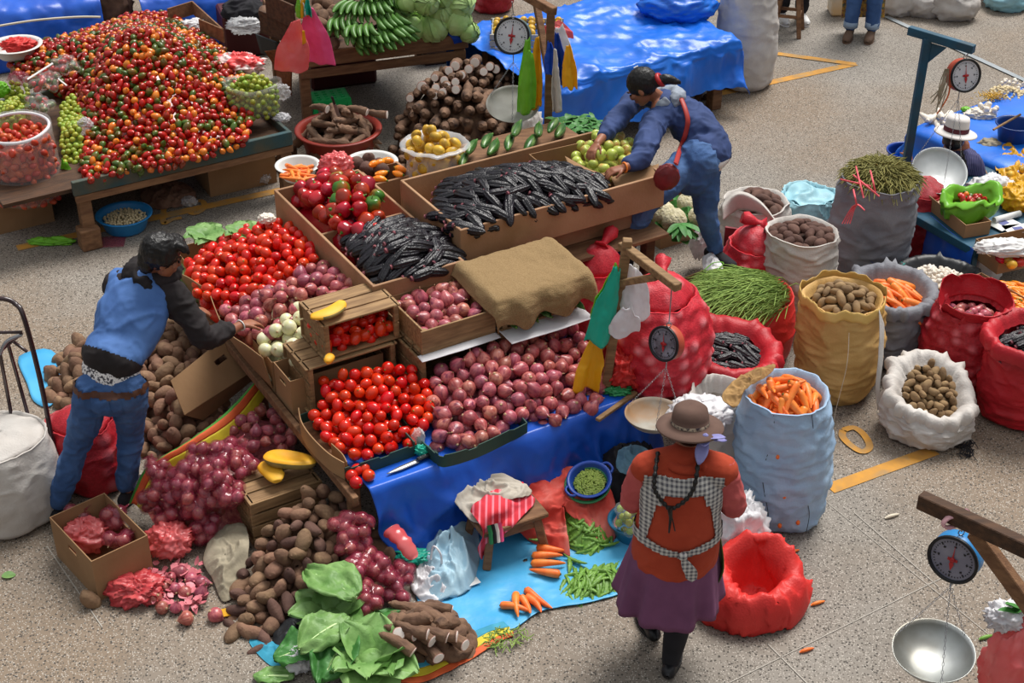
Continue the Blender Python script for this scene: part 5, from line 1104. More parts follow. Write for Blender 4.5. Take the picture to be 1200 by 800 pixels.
for(p,q)in(((1000,205),(1030,230)),((1003,195),(1012,232)),((985,210),(1020,218)),((1020,200),(1026,225)),((1000,222),(1004,240))):b.tube(catm([G(*p,.96),G((p[0]+q[0])/2,(p[1]+q[1])/2,1.0),G(*q,.93)],8),.006,5)
for k in range(4):b.tube(catm([G(1012,222,.93)+[0,-.1,-.1],G(1004-k,240,.80),G(996-k*3,262,.64)],8),.004,5)
part('raffia_tie',b,m_strp,rt_)
m_ink=M('faded_blue_ink','5a5f94',rough=.7,rnd=0);b=MB();base=G(1010,326,0)
def on_sack(a,z,rr=.268):return np.array([base[0]+.03*z/.8+math.cos(a)*rr,base[1]+math.sin(a)*rr,z])
for R_ in(.05,.085,.115,.125):
 P=[on_sack(-1.5+R_*math.cos(q)/.27,.36+R_*math.sin(q)*1.1,.276)for q in np.linspace(0 if R_<.1 else-.2,2*PI if R_<.1 else 3.4,26)];b.tube(P,.003,4)
for k in range(12):
 q=k*PI/11;b.tube([on_sack(-1.5+.062*math.cos(q)/.27,.36+.062*math.sin(q)*1.1,.276),on_sack(-1.5+.076*math.cos(q)/.27,.36+.076*math.sin(q)*1.1,.276)],.003,4)
for k in range(5):b.tube([on_sack(-1.5+(k-2)*.035/.27,.26,.276),on_sack(-1.5+(k-2)*.035/.27+.03,.21,.276)],.004,4)
part('printed_stamp',b,m_ink,rt_)
netsack('red net sack of potatoes between the tall grey sack and the blue frame',1070,292,.22,.5,18,m_rnet,.03,9,tuft=False,top=.82)
rt_,po,rc=sack('mint_sack','crumpled pale turquoise sack left of the tall grey sack',942,275,.23,.34,[m_mint],top=.85,rim='fold',wr=.022,wfr=(2.2,4),seed=20)
b=MB();b.grid(radial(np.asarray(po)*[1,1,1]+[0,0,.02],None,16,per=4,fn=lambda r_,t:r_+np.c_[np.zeros((len(r_),2)),.05*(1-t)+.05*ridge(r_*8,2,3)])[::-1],wv=True);part('gathered_mouth',b,m_mint,rt_,mods={'solid':.003})
rt_,po,rc=sack('potato_sack','white woven sack of dark tubers right of the onion net',932,368,.235,.64,[m_wsack],top=.93,rim='fold',flare=.03,wr=.012,wfr=(1.2,12),seed=22,depth=.05,lean=(-.01,0))
contents(po,rc,.05,.015,.06,DPOT,'dark_tuber','earth-caked dark tuber in the tall white sack','tuber','dark tubers in the tall white sack',22,'lie',None,.9,layers=1)
rt_,po,rc=sack('potato_sack','white sack of dark tubers farthest behind, beside loose carrots',880,296,.24,.42,[m_wsack],top=.95,rim='fold',wr=.012,wfr=(1.2,10),seed=24,depth=.05)
contents(po,rc,.07,.01,.065,DPOT,'dark_tuber','dark tuber in the far white sack beside the person\'s foot','tuber','dark tubers in the far white sack',24,'lie',None,.9,layers=1,smin=.95,smax=1.2)
b=MB();b.grid(sheet([[G(848,258,.42),G(846,240,.5),G(850,232,.48)],[G(866,246,.42),G(866,228,.56),G(868,224,.55)],[G(890,250,.42),G(890,238,.5),G(890,234,.5)],[G(908,262,.42),G(910,262,.46),G(911,260,.47)]],20,12,.01,12,4));part('raised_lip',b,m_wsack,rt_,mods={'solid':.004})
scatter('carrot',CAR,[G(903,243,.03),G(900,252,.03),G(908,248,.03)],[(0,0,1)]*3,'stray carrot on the floor between the mint sack and white sack','carrot','stray carrots behind the sacks',5,.8,.9,'lie',axis=(1,.2,0),tilt=.2)
netsack('coral net sack of onions right of the person\'s foot',884,352,.25,.46,26,m_rnetp,.022,12,top=.8,dome=.14)
netsack('lower red net sack of onions behind the small brown scale',772,448,.25,.42,28,m_rnet,.022,11,tuft=False,top=.95,dome=.05)
netsack('huge coral net sack of onions lying on top behind the small scale',772,440,.28,.52,30,m_rnetp,.024,11,top=.72,z0=.46,dome=.12,lean=(-.02,.05))
netsack('coral net sack tied with a yellow cord beside the burlap crate',698,425,.235,.70,32,m_rnetp,.012,9,top=.7,dome=.14,lean=(.0,.04))
b=MB();b.tube(np.array([G(683,322,.62)+[.05*math.cos(a),.05*math.sin(a),0]for a in np.linspace(0,6.2,16)]),.006,5,closed=True);solo('neck_cord',b,m_yelb,'yellow cord around the coral sack neck by the burlap','cord')
carton('open_carton','brown carton with a white bag inside between the two big onion sacks',W(2.62,.62,0),SR+.1,.3,.4,.42,m_card,hole=False)
rag('white plastic bag stuffed in the carton between the onion sacks',[(826,318,.42),(824,300,.44),(838,300,.44),(848,318,.42),(842,332,.42)],m_wfilm,.03,90,'plastic_bag',.03,14,cat='bag')
b=MB();b.tube(catm([G(826,316,.5),G(836,308,.52),G(848,308,.5),G(838,318,.48),G(828,322,.47)],20),.0035,5);solo('green_twine',b,m_lgrn,'loop of pale green twine on the white bag','twine')
rt_,po,rc=sack('herb_sack','coral sack overflowing with fresh thin green herbs',880,412,.25,.43,[m_csack],top=.95,rim='fold',wr=.006,wfr=(1.2,6),seed=34,lean=(0,.02))
b=MB();b.grid(radial(np.asarray(po)-[.08,0,0],None,8,per=2,fn=lambda r_,t:r_+np.c_[np.zeros((len(r_),2)),np.full(len(r_),.07*(1-t*t))])[::-1],wv=True)
herbdome(b,rc-[.07,.02,-.02],.29,.09,1900,34,.17,1.0,.0024,.6,flow=(-1,-.25,0));solo('herb_bundle',b,m_herb,'fresh green feathery herbs spilling over the coral sack','herbs',kind='stuff')
rt_,po,rc=sack('corn_sack','red sack of black corn in front of the herb sack',850,478,.24,.46,[m_rsack],top=.9,rim='roll',flare=.075,drop=.1,wr=.010,wfr=(1.4,8),seed=36,depth=.05,rimtilt=(-.1,.12))
contents(po,rc,.02,-.01,.06,CORN,'purple_corn_cob','black corn cob in the red sack beside the carrots','purple corn','corn in the middle red sack',36,'lie',(1,-.2,0),.3,smin=.75,smax=.85)
rt_=sack('white_sack','dull white sack standing behind the person with the brown hat',836,550,.2,.55,[m_wsack],top=.85,rim='fold',wr=.012,wfr=(1.8,5),seed=38)[0]
solo('plastic_bag',blobbag(G(822,482,.62),(.17,.13,.07),40,.16,3),m_wfilm,'crumpled white plastic bag on the dull white sack','bag')
solo('plastic_bag',blobbag(G(862,628,.16),(.17,.16,.26),41,.16,3.4,60,40,flat=.6),m_wfilm,'bulging white plastic bag beside the person\'s right arm','bag')
c0=G(880,712,0);b=MB();th=np.arange(110)*2*PI/110;rows=[]
for(q,z)in((1.0,.0),(1.04,.05),(1.0,.13),(.86,.2),(.66,.215),(.5,.17),(.4,.08),(.3,.03),(.02,.02)):
 rows.append([c0+np.array([.27*q*math.cos(a)*(1+.07*math.sin(2*a+1)),.24*q*math.sin(a)+.02,z*(1+.55*max(0,math.sin(a+.3))**1.5)])for a in th])
P=catm(np.array(rows),40);P=P+((crump(P*[7,7,5],4)-.35)*.05+.012*(crump(P*22,5)-.3))[...,None]*[.7,.7,1];P[...,2]=np.maximum(P[...,2],.003);b.grid(P[::-1],0,True,wv=True);solo('empty_sack',b,m_csack,'collapsed empty red mesh sack lying on the floor behind the person','sack',mods={'solid':.003})
def scale(label,c,r,d,case,facing,pan=None,chains=True,hook_to=None,needle=0,dial=m_dial,panr=.15,pan_tilt=(0,0),rim=m_black,name='hanging_scale',panmat=None,pandepth=.07,numbers=8):
 c=np.array(c);t=thing(name,label,'scale',tuple(c));f=np.array(facing,float);f/=np.linalg.norm(f);x=np.cross([0,0,1.],f);x/=np.linalg.norm(x);y=np.cross(f,x);R=np.stack([x,y,f],1)
 def T(mb):return mb.xf(lambda v:v@R.T+c)
 b=MB();b.lathe([(.001,-d),(r*.9,-d),(r,-d*.9),(r,.0),(r*.96,.004)],36);part('case',T(b),case,t)
 b=MB();b.lathe([(r*.985,-.004),(r*1.03,0),(r*1.03,.012),(r*.93,.014),(r*.9,.004)],36);part('bezel',T(b),rim,t)
 b=MB();b.lathe([(r*.92,.003),(.001,.0035)],36);dl=part('dial',T(b),dial,t)
 b=MB()
 for k in range(40):
  a=k*PI/20;rr=r*.8;w=.0016 if k%5 else.003;ca,sa=math.cos(a),math.sin(a);b.box((-w,rr-(.012 if k%5==0 else.006),0),(w,rr,.001),R=rotz(a),t=(0,0,.005))
 for k in range(numbers):
  a=k*2*PI/numbers;
  b.box((-.006,r*.56,0),(.006,r*.6,.001),R=rotz(a),t=(0,0,.005));b.box((-.001,r*.54,0),(.002,r*.64,.001),R=rotz(a),t=(0,0,.005))
 part('scale_marks',T(b),m_black,dl)
 b=MB();b.add([(-r*.04,-r*.05,.009),(r*.04,-r*.05,.009),(0,r*.68,.009)],[(0,1,2)],0,False);b.add([(-r*.1,-r*.2,.009),(r*.1,-r*.2,.009),(0,-r*.5,.009),(0,-.001,.009)],[(0,2,1),(0,1,3)],0,False);b.lathe([(.012,.006),(.012,.012),(.001,.013)],12);b.box((-r*.2,-r*.06,.006),(r*.2,r*.06,.008));b.xf(lambda v:v@rotz(needle).T);part('needle',T(b),m_red,dl)
 up_=c+[0,0,r*1.02]-f*d*.5;b=MB();b.tube([up_+[.012*math.cos(a),0,.014+.014*math.sin(a)]for a in np.linspace(0,6,14)],.003,5);part('top_ring',b,m_chrome,t)
 if hook_to is not None:b=MB();b.tube([up_+[0,0,.02],hook_to],.0035,6);part('hanger',b,m_chrome,t)
 if pan is not None:
  pan=np.array(pan);pm=panmat or m_metal;RT=rotx(pan_tilt[0])@roty(pan_tilt[1])
  pt=thing('weighing_pan',label.split(' hanging')[0]+' pan','pan',tuple(pan))if False else t
  b=MB();b.lathe([(.001,-pandepth),(panr*.5,-pandepth*.92),(panr*.8,-pandepth*.6),(panr*.95,-pandepth*.2),(panr,0),(panr*1.015,.004),(panr*1.0,.006),(panr*.94,-pandepth*.18),(panr*.78,-pandepth*.57),(panr*.48,-pandepth*.88),(.001,-pandepth*.95)],44,R=RT,c=pan);part('pan',b,pm,t,attr=False)
  low=c-[0,0,r*1.05]-f*d*.5;knot_=low-[0,0,.06]
  b=MB();b.tube([low+[0,0,.01],knot_],.004,6);part('lower_hook',b,m_chrome,t)
  for k in range(3):
   a=k*2*PI/3+.5;e_=pan+RT@np.array([panr*.98*math.cos(a),panr*.98*math.sin(a),.002]);b=MB();n=int(np.linalg.norm(e_-knot_)/.016)
   for i in range(n):
    p=knot_+(e_-knot_)*(i+.5)/n;dd_=(e_-knot_)/n;sd=np.cross(dd_,[0,1,.3]if i%2 else[1,0,.3]);sd=sd/np.linalg.norm(sd)*.0045;b.tube([p-dd_*.6,p-dd_*.3+sd,p+dd_*.3+sd,p+dd_*.6,p+dd_*.3-sd,p-dd_*.3-sd],.0013,4,closed=True)
   part('chain',b,m_chrome,t)
 return t
top=G(735,292,1.42);bot=np.array([top[0]-.13,top[1]+.02,0.0])
t=thing('wooden_post','raw wooden gallows post with carrier bags beside the onion table','post',tuple(bot))
b=MB();b.bar(bot,top+[0,0,.06],.05,.05,bev=.004,up=(0,1,0));part('upright',b,m_wood,t)
arm_end=G(795,337,1.40);b=MB();b.bar(top+(top-arm_end)*.12,arm_end,.05,.045,bev=.004);part('arm',b,m_wood,t)
b=MB();b.bar(top*.55+bot*.0+(bot*.45)*[1,1,0]+[0,0,.42],top*.4+arm_end*.6-[0,0,.03],.04,.035,bev=.004);part('brace',b,m_wood,t)
b=MB();b.tube([bot*.3+top*.7*1+[.03*math.cos(a),.03*math.sin(a),0]for a in np.linspace(0,6,10)],.006,5);part('yellow_tie',b,m_yelb,t)
hk=arm_end+(top-arm_end)*.12-[0,0,.02]
scc=G(781,395,1.05);scc=np.array([hk[0]-.02,hk[1],1.03]);pan_=G(768,482,.60)
scale('small brown-cased hanging scale with its big pan behind the brown hat',scc,.095,.06,m_scar,(-.75,-.75,.25),np.array([scc[0]-.03,scc[1]+.02,.56]),hook_to=hk,panr=.16,needle=.2,dial=M('mirror_dial','8a8a98','5a5460',sc=20,rough=.15,rnd=0),panmat=M('floury_pan','a8a49a','8f8a7e',sc=7,rough=.6,rnd=0,c3='a07850',sc3=4))
def hangbag(label,p,w,L_,mat,seed,lean=(0,0),name='hanging_bag',group=None):
 p=np.array(p);r=np.random.default_rng(seed);rows=[]
 for i,t_ in enumerate(np.linspace(0,1,5)):
  ww=w*(.25+.75*min(1,t_*1.8));rows.append([p+[ww*(s_-.5)+lean[0]*t_,lean[1]*t_-.02*math.sin(s_*6+seed)*(t_+.3),-L_*t_+.02*r.uniform(-1,1)]for s_ in(0,.25,.5,.75,1)])
 b=MB();b.grid(sheet(rows,26,26,.008,22,seed,'ridge'));return solo(name,b,mat,label,'bag',group,mods={'solid':.006})
hangbag('green carrier bag hanging on the wooden gallows post',G(722,310,1.33),.07,.30,m_lgrn,3,(-.1,-.02));hangbag('long turquoise carrier bag hanging on the wooden gallows post',G(722,312,1.33)-[0,.03,0],.13,.45,m_tealb,4,(-.1,-.04))
hangbag('bunch of white carrier bags hanging under the gallows arm',G(742,312,1.32),.17,.32,m_wfilm,5,(.02,-.02));hangbag('second white carrier bag of the bunch under the gallows arm',G(735,360,1.12),.17,.17,m_wfilm,6,(-.01,0))
hangbag('mustard plastic bag draped over the right of the onions',G(700,390,.90),.15,.32,m_yelb,7,(-.06,-.08));hangbag('mustard plastic strip hanging beside the leaning post',G(712,345,1.1),.08,.35,m_yelb,8,(.0,0))
solo('plastic_bag',blobbag(G(732,432,.62),(.1,.09,.11),50,.28,3),m_csack,'knotted red plastic bag against the net sack beside the leaning post','bag')
solo('plastic_bag',blobbag(G(722,456,.52),(.08,.05,.025),51,.3,3),M('green_film','2a8a50','3aa864',sc=8,rough=.3),'flat green plastic bag at the right end of the onions','bag')
b=MB();b.bar(G(700,492,.5),G(745,460,.5),.03,.02,bev=.003);solo('timber_offcut',b,m_wood,'short timber offcut at the right end of the onion table','timber')
a_=G(1078,585,1.55);b_=G(1215,648,1.55);t=thing('wooden_gallows','dark wooden gallows reaching in from the right edge','gallows',tuple(b_*[1,1,0]))
b=MB();b.bar(a_,b_+(b_-a_)*.5,.05,.07,bev=.004);part('arm',b,m_woodd,t);b=MB();b.bar(G(1142,622,1.5),G(1225,735,1.15),.055,.06,bev=.004);part('brace',b,m_woodm,t)
e0=b_+(b_-a_)*.45;b=MB();b.bar([e0[0],e0[1],0.0],e0-[0,0,.03],.06,.06,bev=.004,up=(0,1,0));part('upright',b,m_woodd,t)
hk=G(1126,607,1.52);sc_=np.array([hk[0]-.005,hk[1]-.01,1.28])
scale('blue-cased hanging scale at the lower right with its empty metal pan',G(1117,655,1.27),.105,.07,m_sblu,(-.62,-.78,.1),G(1094,762,.83),hook_to=hk,panr=.17,pan_tilt=(.12,-.05),dial=M('dusty_dial','8e8c9a','777586',sc=8,rough=.25,rnd=0),pandepth=.09)
t=thing('pink_ribbon','pink rag knotted round the gallows arm over the blue scale','ribbon',tuple(G(1122,608,1.5)))
mp_=M('dusty_pink_rag','d8a8ac','c8929a',sc=8,rough=.8);b=MB();b.tube(catm([G(1125,603,1.56),G(1112,606,1.55),G(1105,614,1.52),G(1112,618,1.5),G(1126,612,1.52)],18),.014,8,sq=.5);part('loop',b,mp_,t);b=MB();b.tube(catm([G(1126,618,1.48),G(1127,608,1.55),G(1134,597,1.57)],10),.012,8,sq=.5);part('tail',b,mp_,t)
b=MB();Pb=G(1185,775,.45);b=blobbag(G(1192,785,.5),(.16,.14,.28),55,.1,2.6,knot=.05);t=thing('plastic_bag','red and white plastic bag at the bottom right corner','bag',tuple(G(1190,800,0)));part('red_film',b,m_rfilm,t);part('white_neck',blobbag(G(1180,722,.78),(.09,.07,.06),56,.25,3),m_wfilm,t)
b=MB()
for k in range(5):leaf(b,G(1182+k*4,715+4*(k%2),.82),(math.cos(k),-.3,.9),.12,.02,0,.3,k)
solo('green_leaves',b,m_leafd,'dark green leaves under the gallows brace','leaves')
# ================================================================ blue frame, boxes and the garlic seller on the right
FZ=.42
fr0=G(1092,252,FZ);fr1=G(1142,292,FZ);d=fr1-fr0
t=thing('low_table','low blue-painted table behind the garlic and onion sacks','table',tuple(fr1*[1,1,0]),SR)
b=MB();b.box((0,0,FZ-.06),(1.3,.03,FZ),bev=.003);part('front_rail',b,m_bpost,t,world=False);b=MB();b.box((0,.03,FZ-.06),(.03,1.0,FZ),bev=.003);part('side_rail',b,m_bpost,t,world=False)
b=MB();b.box((.03,.03,FZ-.02),(1.3,1.0,FZ-.003));part('tabletop',b,m_bpost,t,world=False)
for x,y in((.0,.0),(0,.95),(1.25,0),(1.25,.95)):b=MB();b.box((x,y,0),(x+.05,y+.05,FZ-.06),bev=.004);part('leg',b,m_bpost,t,world=False)
b=MB();b.grid(sheet([[fr1+[-.01,0,0],fr1*[1,1,0]+[-.02,-.02,.2],fr1*[1,1,0]+[-.03,-.02,.01]],[(fr0+fr1)/2+[-.01,0,0],(fr0+fr1)/2*[1,1,0]+[-.04,0,.2],(fr0+fr1)/2*[1,1,0]+[-.05,0,.01]],[fr0+[-.01,0,0],fr0*[1,1,0]+[-.02,0,.2],fr0*[1,1,0]+[-.03,0,.01]]],30,20,.012,10,4));solo('table_tarpaulin',b,m_tarp,'dark blue tarpaulin side of the low blue table','tarpaulin',mods={'solid':.003})
def cart2(label,corner,along,back,z,hh,mat=m_card,**k):
 a=G(*corner,z);p=G(*along,z);q=G(*back,z);rz=math.atan2(*(p-a)[1::-1][:2])if False else math.atan2((p-a)[1],(p-a)[0])
 return carton('carton',label,(a[0],a[1],z-hh),rz,np.linalg.norm(p-a),np.linalg.norm(q-a),hh,mat,hole=k.get('hole',True),cat='cardboard box')
cart2('shallow cardboard tray holding packets and the lime green bag',(1132,264),(1162,259),(1080,224),FZ+.1,.1)
for i,(x,y)in enumerate(((1088,228),(1102,226),(1098,238),(1110,232))):
 b=MB();b.box((-.045,-.035,0),(.045,.035,.02),bev=.004);b.xf(lambda v:v@rotz(SR).T+G(x,y,FZ+.05));solo('snack_packet',b,M('peach_packet','d8947a','e8d0c0',sc=25,rough=.3),'peach coloured packet in the shallow tray behind the green bag','packet','packets in the shallow tray')
c=G(1136,244,FZ+.1);t=thing('plastic_bag','open lime green plastic bag of small peppers','bag',tuple(c-[0,0,.08]))
b=MB();th=np.arange(40)*2*PI/40;rows=[]
for(q,z)in((.5,-.08),(.9,-.05),(1.05,.02),(1.08,.06),(1.15,.09),(1.0,.10),(.8,.07),(.7,.03)):rows.append([c+np.array([.155*q*math.cos(a)*(1.1+.12*math.cos(2*a)),.13*q*math.sin(a),z*(1+.25*math.sin(a)+.2*math.sin(3*a))])for a in th])
P=catm(np.array(rows),30);P+=.05*(crump(P*[9,9,4],5)-.35)[...,None];b.grid(P,0,True,wv=True);part('film',b,m_lgrn,t,mods={'solid':.003})
rs=np.random.default_rng(3);pts=[c+[.09*math.sqrt(rs.uniform())*math.cos(a),.08*math.sqrt(rs.uniform())*math.sin(a),.05+rs.uniform(0,.04)]for a in rs.uniform(0,6.28,26)]
scatter('small_chilli',CHR+CHG[:1]+CHO[:1],pts,[(0,0,1)]*26,'small mixed red and green pepper in the lime green bag','pepper','peppers in the lime green bag',5,.9,1.05)
b=MB();b.grid(radial(po*0+np.asarray(po),None,4)[::-1],wv=True)if False else b.ball(c+[0,0,-.01],(.11,.09,.03),14,8);solo('chilli_mass',b,m_chr,'peppers lying deeper in the lime green bag','pepper',kind='stuff')
solo('plastic_bag',blobbag(G(1162,222,FZ+.06),(.17,.12,.1),60,.16,3,flat=.7),m_wfilm,'puffy white plastic bag behind the lime green bag','bag')
solo('plastic_bag',blobbag(G(1192,232,FZ+.06),(.12,.14,.09),61,.2,3,flat=.7),m_yelb,'bright orange-yellow plastic bag at the right edge','bag')
for(x,y,w_,l_,lb,rz_)in((1176,262,.1,.14,'sheet of printed white paper on the low blue table',.6),(1192,268,.09,.12,'white paper with a blue mark at the right edge',.2)):
 b=MB();b.box((-w_,-l_/2,0),(w_,l_/2,.003));b.xf(lambda v:v@rotz(rz_).T+G(x,y,FZ+.012));o_=solo('paper_sheet',b,m_white,lb,'paper')
 m_=MB();m_.box((-.03,-.02,.004),(.04,.02,.005));m_.xf(lambda v:v@rotz(rz_).T+np.array([0,0,0.]));part('printed_mark',m_,m_ink,o_,world=False)
b=MB();b.tube([G(1165,258,FZ+.03),G(1195,250,FZ+.03)],.022,12);solo('paper_roll',b,m_white,'roll of white paper behind the printed sheets','paper roll')
solo('cloth',blobbag(G(1180,290,FZ+.08),(.2,.09,.05),62,.16,3,flat=.6),m_white,'white cloth bunched behind the red bell pepper carton','cloth')
rt_,po_,rc_=sack('white_bag','white carrier bag standing open behind the orange chillies',1148,330,.12,.3,[m_wfilm],top=1.05,rim='fold',wr=.012,wfr=(2.5,8),seed=63,n=40,cat='bag')
cart2('carton of red and yellow peppers at the right edge',(1172,300),(1240,285),(1142,280),.46,.14)
scatter('long_pepper',LOC+YEL[:1],[G(x,y,.43)for x,y in((1168,292),(1176,298),(1184,294),(1192,300),(1180,304),(1190,290),(1198,296),(1172,303),(1196,308),(1186,310),(1178,288),(1203,303))],[(0,0,1)]*12,'large red pepper in the carton at the right edge','pepper','peppers in the right edge carton',9,.8,1,'lie',tilt=.6)
ch=cart2('open brown carton of orange chillies at the right edge',(1184,388),(1236,368),(1134,330),.38,.2)
o,h=hp([(1148,338,.36),(1176,372,.36),(1215,372,.36),(1205,330,.36),(1165,325,.36)],[(1180,350,.38)])
heapset('orange_chilli',AJI,o,h,.042,'bright orange chilli in the open brown carton','orange_chilli_mass','chilli','orange chillies in the carton',.22,seed=66,cand=3000,layers=1,mode='lie',axis=(1,-.5,0),tilt=.4,smin=.85,drop=1.2,low=.95,shrink=.95)
TZ=.45
rows=[]
E1=[(1058,178),(1070,150),(1130,120),(1200,98)]
A0=G(1070,150,TZ);A1=G(1215,95,TZ);dirb=(A1-A0)/np.linalg.norm(A1-A0);nrm=np.array([dirb[1],-dirb[0],0])
t=thing('trestle_table','low trestle under the bright blue tarpaulin of the garlic seller','table',tuple(A0*[1,1,0]))
b=MB();q=[A0+dirb*.05+nrm*.05,A0+dirb*2.4+nrm*.05,A0+dirb*2.4+nrm*.95,A0+dirb*.05+nrm*.95];b.add([p-[0,0,.006]for p in q]+[p-[0,0,.03]for p in q],[(0,3,2,1),(4,5,6,7),(0,1,5,4),(1,2,6,5),(2,3,7,6),(3,0,4,7)],0,False);part('tabletop',b,m_woodd,t)
for p in q:b=MB();b.bar((p+(np.mean(q,0)-p)*.06)*[1,1,0],p+(np.mean(q,0)-p)*.06-[0,0,.03],.05,.05,up=(0,1,0));part('leg',b,m_woodd,t)
for s_ in(-.18,-.04,0,.5,1.2,1.9,2.6):
 zz=.02 if s_<-.1 else(.3 if s_<0 else TZ);base_=A0+dirb*s_
 rows.append([base_*[1,1,0]-nrm*.1+[0,0,.03 if s_<0 else.25],base_*[1,1,0]-nrm*.03+[0,0,zz*.7+.02],base_*[1,1,0]+nrm*.02+[0,0,zz],base_*[1,1,0]+nrm*.5+[0,0,zz+.004],base_*[1,1,0]+nrm*.97+[0,0,zz],base_*[1,1,0]+nrm*1.02+[0,0,zz*.6],base_*[1,1,0]+nrm*1.05+[0,0,.03]])
solo('table_tarpaulin',MB().grid(sheet(rows,60,44,.012,7,9)),m_tarpb,'bright blue tarpaulin table of the garlic seller at the upper right','tarpaulin',mods={'solid':.003})
def pile(name,meshes,label,cat,grp,cx,cy,z,R,hh,s,n,seed,mode='any',sc=(1,1)):
 rs=np.random.default_rng(seed);pts=[];c=G(cx,cy,z)
 for i in range(n*4):
  a=rs.uniform(0,6.28);q=math.sqrt(rs.uniform(0,1));p=c+[R*q*math.cos(a),R*q*math.sin(a),hh*(1-q)+s*.4]
  if all(np.linalg.norm(p-x)>s for x in pts):pts.append(p)
  if len(pts)>=n:break
 return scatter(name,meshes,pts,[(0,0,1)]*len(pts),label,cat,grp,seed,sc[0],sc[1],mode)
pile('garlic_bulb',GAR,'garlic bulb on the far corner of the bright blue table','garlic','garlic on the far corner',1190,102,TZ,.12,.03,.04,22,70)
pile('small_bean',SHELLED,'pale shelled bean in the pile on the bright blue table','bean','pale beans on the blue table',1180,110,TZ,.14,.04,.02,60,71,sc=(1.1,1.3))
b=MB();rs=np.random.default_rng(8)
for i in range(260):p=G(1162,115,TZ+.01)+[rs.normal(0,.05),rs.normal(0,.045),rs.uniform(0,.03)];a=rs.uniform(0,6.28);b.tube([p,p+[.02*math.cos(a),.02*math.sin(a),.006]],.0025,4)
solo('yellow_shreds',b,m_yel,'little pile of yellow shredded peel on the bright blue table','shreds',kind='stuff')
pile('white_root',CAS,'pale root in the bundle behind the blue post','root','pale roots behind the blue post',1100,146,TZ,.1,.08,.06,8,73,'lie',(.5,.65))
for o_ in COL.objects:
 if o_.name.startswith('white_root'):o_.data=o_.data.copy();o_.data.materials[0]=m_gar
solo('garlic_net',blobbag(G(1150,133,TZ+.03),(.12,.08,.04),74,.2,3),m_gar,'white cloth with garlic heads beside the white hat','garlic net')
pile('garlic_bulb',GAR,'garlic bulb on the white cloth beside the blue bucket','garlic','garlic on the white cloth',1158,128,TZ+.06,.07,.02,.04,8,75,sc=(1.3,1.5))
solo('green_bundle',blobbag(G(1132,128,TZ+.03),(.04,.03,.02),76,.1,2),m_lgrn,'small green bundle beside the white hat','bundle')
basin('dark blue bucket at the right edge of the blue table',G(1186,165,TZ),.14,.15,M('navy_bucket','163a7a',rough=.35),flarew=.08,name='bucket')
b=MB();b.tube([G(1164,152,TZ+.2),G(1196,134,TZ+.26)],.009,8);solo('wooden_spoon',b,m_wood,'pale wooden stick across the blue bucket','stick')
b=blobbag(G(1160,170,TZ+.0),(.09,.07,.05),77,.15,2);solo('brown_bundle',b,m_rag,'grey-brown bundle in front of the blue bucket','bundle')
c=G(1195,210,.38);t=thing('cardboard_tub','round-cornered cardboard box lined with a yellow bag at the right edge','box',tuple(c*[1,1,0]+[0,0,.1]))
b=MB();th=np.arange(40)*2*PI/40;sq_=lambda v:math.copysign(abs(v)**.6,v)
b.grid([[c*[1,1,0]+[.24*q*sq_(math.cos(a)),.26*q*sq_(math.sin(a)),z]for a in th]for q,z in((.95,.1),(1,.25),(1.03,.42),(1.0,.42),(.97,.25),(.9,.12),(.02,.12))],0,True,wv=True);part('wall',b,m_card,t)
rag('yellow plastic bag lining the round-cornered box',[(1166,190,.44),(1180,168,.46),(1215,165,.44),(1225,215,.42),(1195,225,.42),(1172,205,.43)],m_yelb,.02,88,'bag_liner',.05,12,cat='bag')
pile('yellow_fruit',YEL,'yellow fruit in the lined box at the right edge','fruit','yellow fruit in the lined box',1196,205,.42,.12,.03,.06,8,89,sc=(.7,.8))
basin('dark blue bucket with a red base beside the blue post',G(1058,205,0),.15,.22,m_dbas,name='bucket',flarew=.06)
base=G(1050,262,0);topp=G(1090,50,1.55);topp=np.array([base[0]+.02,base[1]+.0,1.47])
t=thing('metal_post','blue-painted metal gallows post of the garlic seller','post',tuple(base))
b=MB();b.bar(base,topp,.055,.055,bev=.003,up=(0,1,0));part('upright',b,m_bpost,t)
e1=topp+np.array([-.11,.10,.02]);e2=topp+np.array([.27,-.22,-.0]);b=MB();b.bar(e1,e2,.05,.06,bev=.003);part('arm',b,m_bpost,t)
b=MB();g0=topp-[0,0,.03];dd=(e2-e1)/np.linalg.norm(e2-e1);b.add([g0+dd*.02,g0+dd*.15,g0+dd*.02-[0,0,.16]]+[g0+dd*.02+[.006,.006,0],g0+dd*.15+[.006,.006,0],g0+dd*.02-[0,0,.16]+[.006,.006,0]],[(0,1,2),(3,5,4),(0,3,4,1),(1,4,5,2),(2,5,3,0)],0,False);part('gusset_plate',b,m_bpost,t)
hk=e2-dd*.03-[0,0,.03];sc_=hk-[-.01,0,.16]
scale('red-cased hanging scale over the white hat with a wide silver pan',hk-[0,0,.17],.115,.08,m_scar,(.25,-.9,.25),G(1101,200,.62),hook_to=hk,panr=.195,pan_tilt=(.55,.0),pandepth=.06,panmat=M('silver_pan','d0d2d2','b4b6b6',sc=5,rough=.4,metal=.4,rnd=0))
b=MB();rs=np.random.default_rng(4)
for k in range(12):p=hk-[.13+rs.uniform(-.02,.02),0,.12];b.tube(catm([p,p-[rs.uniform(-.01,.03),.02,.12],p-[rs.uniform(.0,.08),.02,rs.uniform(.2,.32)]],8),.004,5)
solo('string_bundle',b,m_rag,'bundle of cords hanging behind the red-cased scale','cords')
b=MB();b.tube(catm([hk-[.1,0,.2],hk-[.1,.01,.32],hk-[.16,.02,.45]],10),.009,6,sq=.4);solo('orange_ribbon',b,M('orange_ribbon','e0641e',rough=.6),'orange ribbon hanging beside the red-cased scale','ribbon')
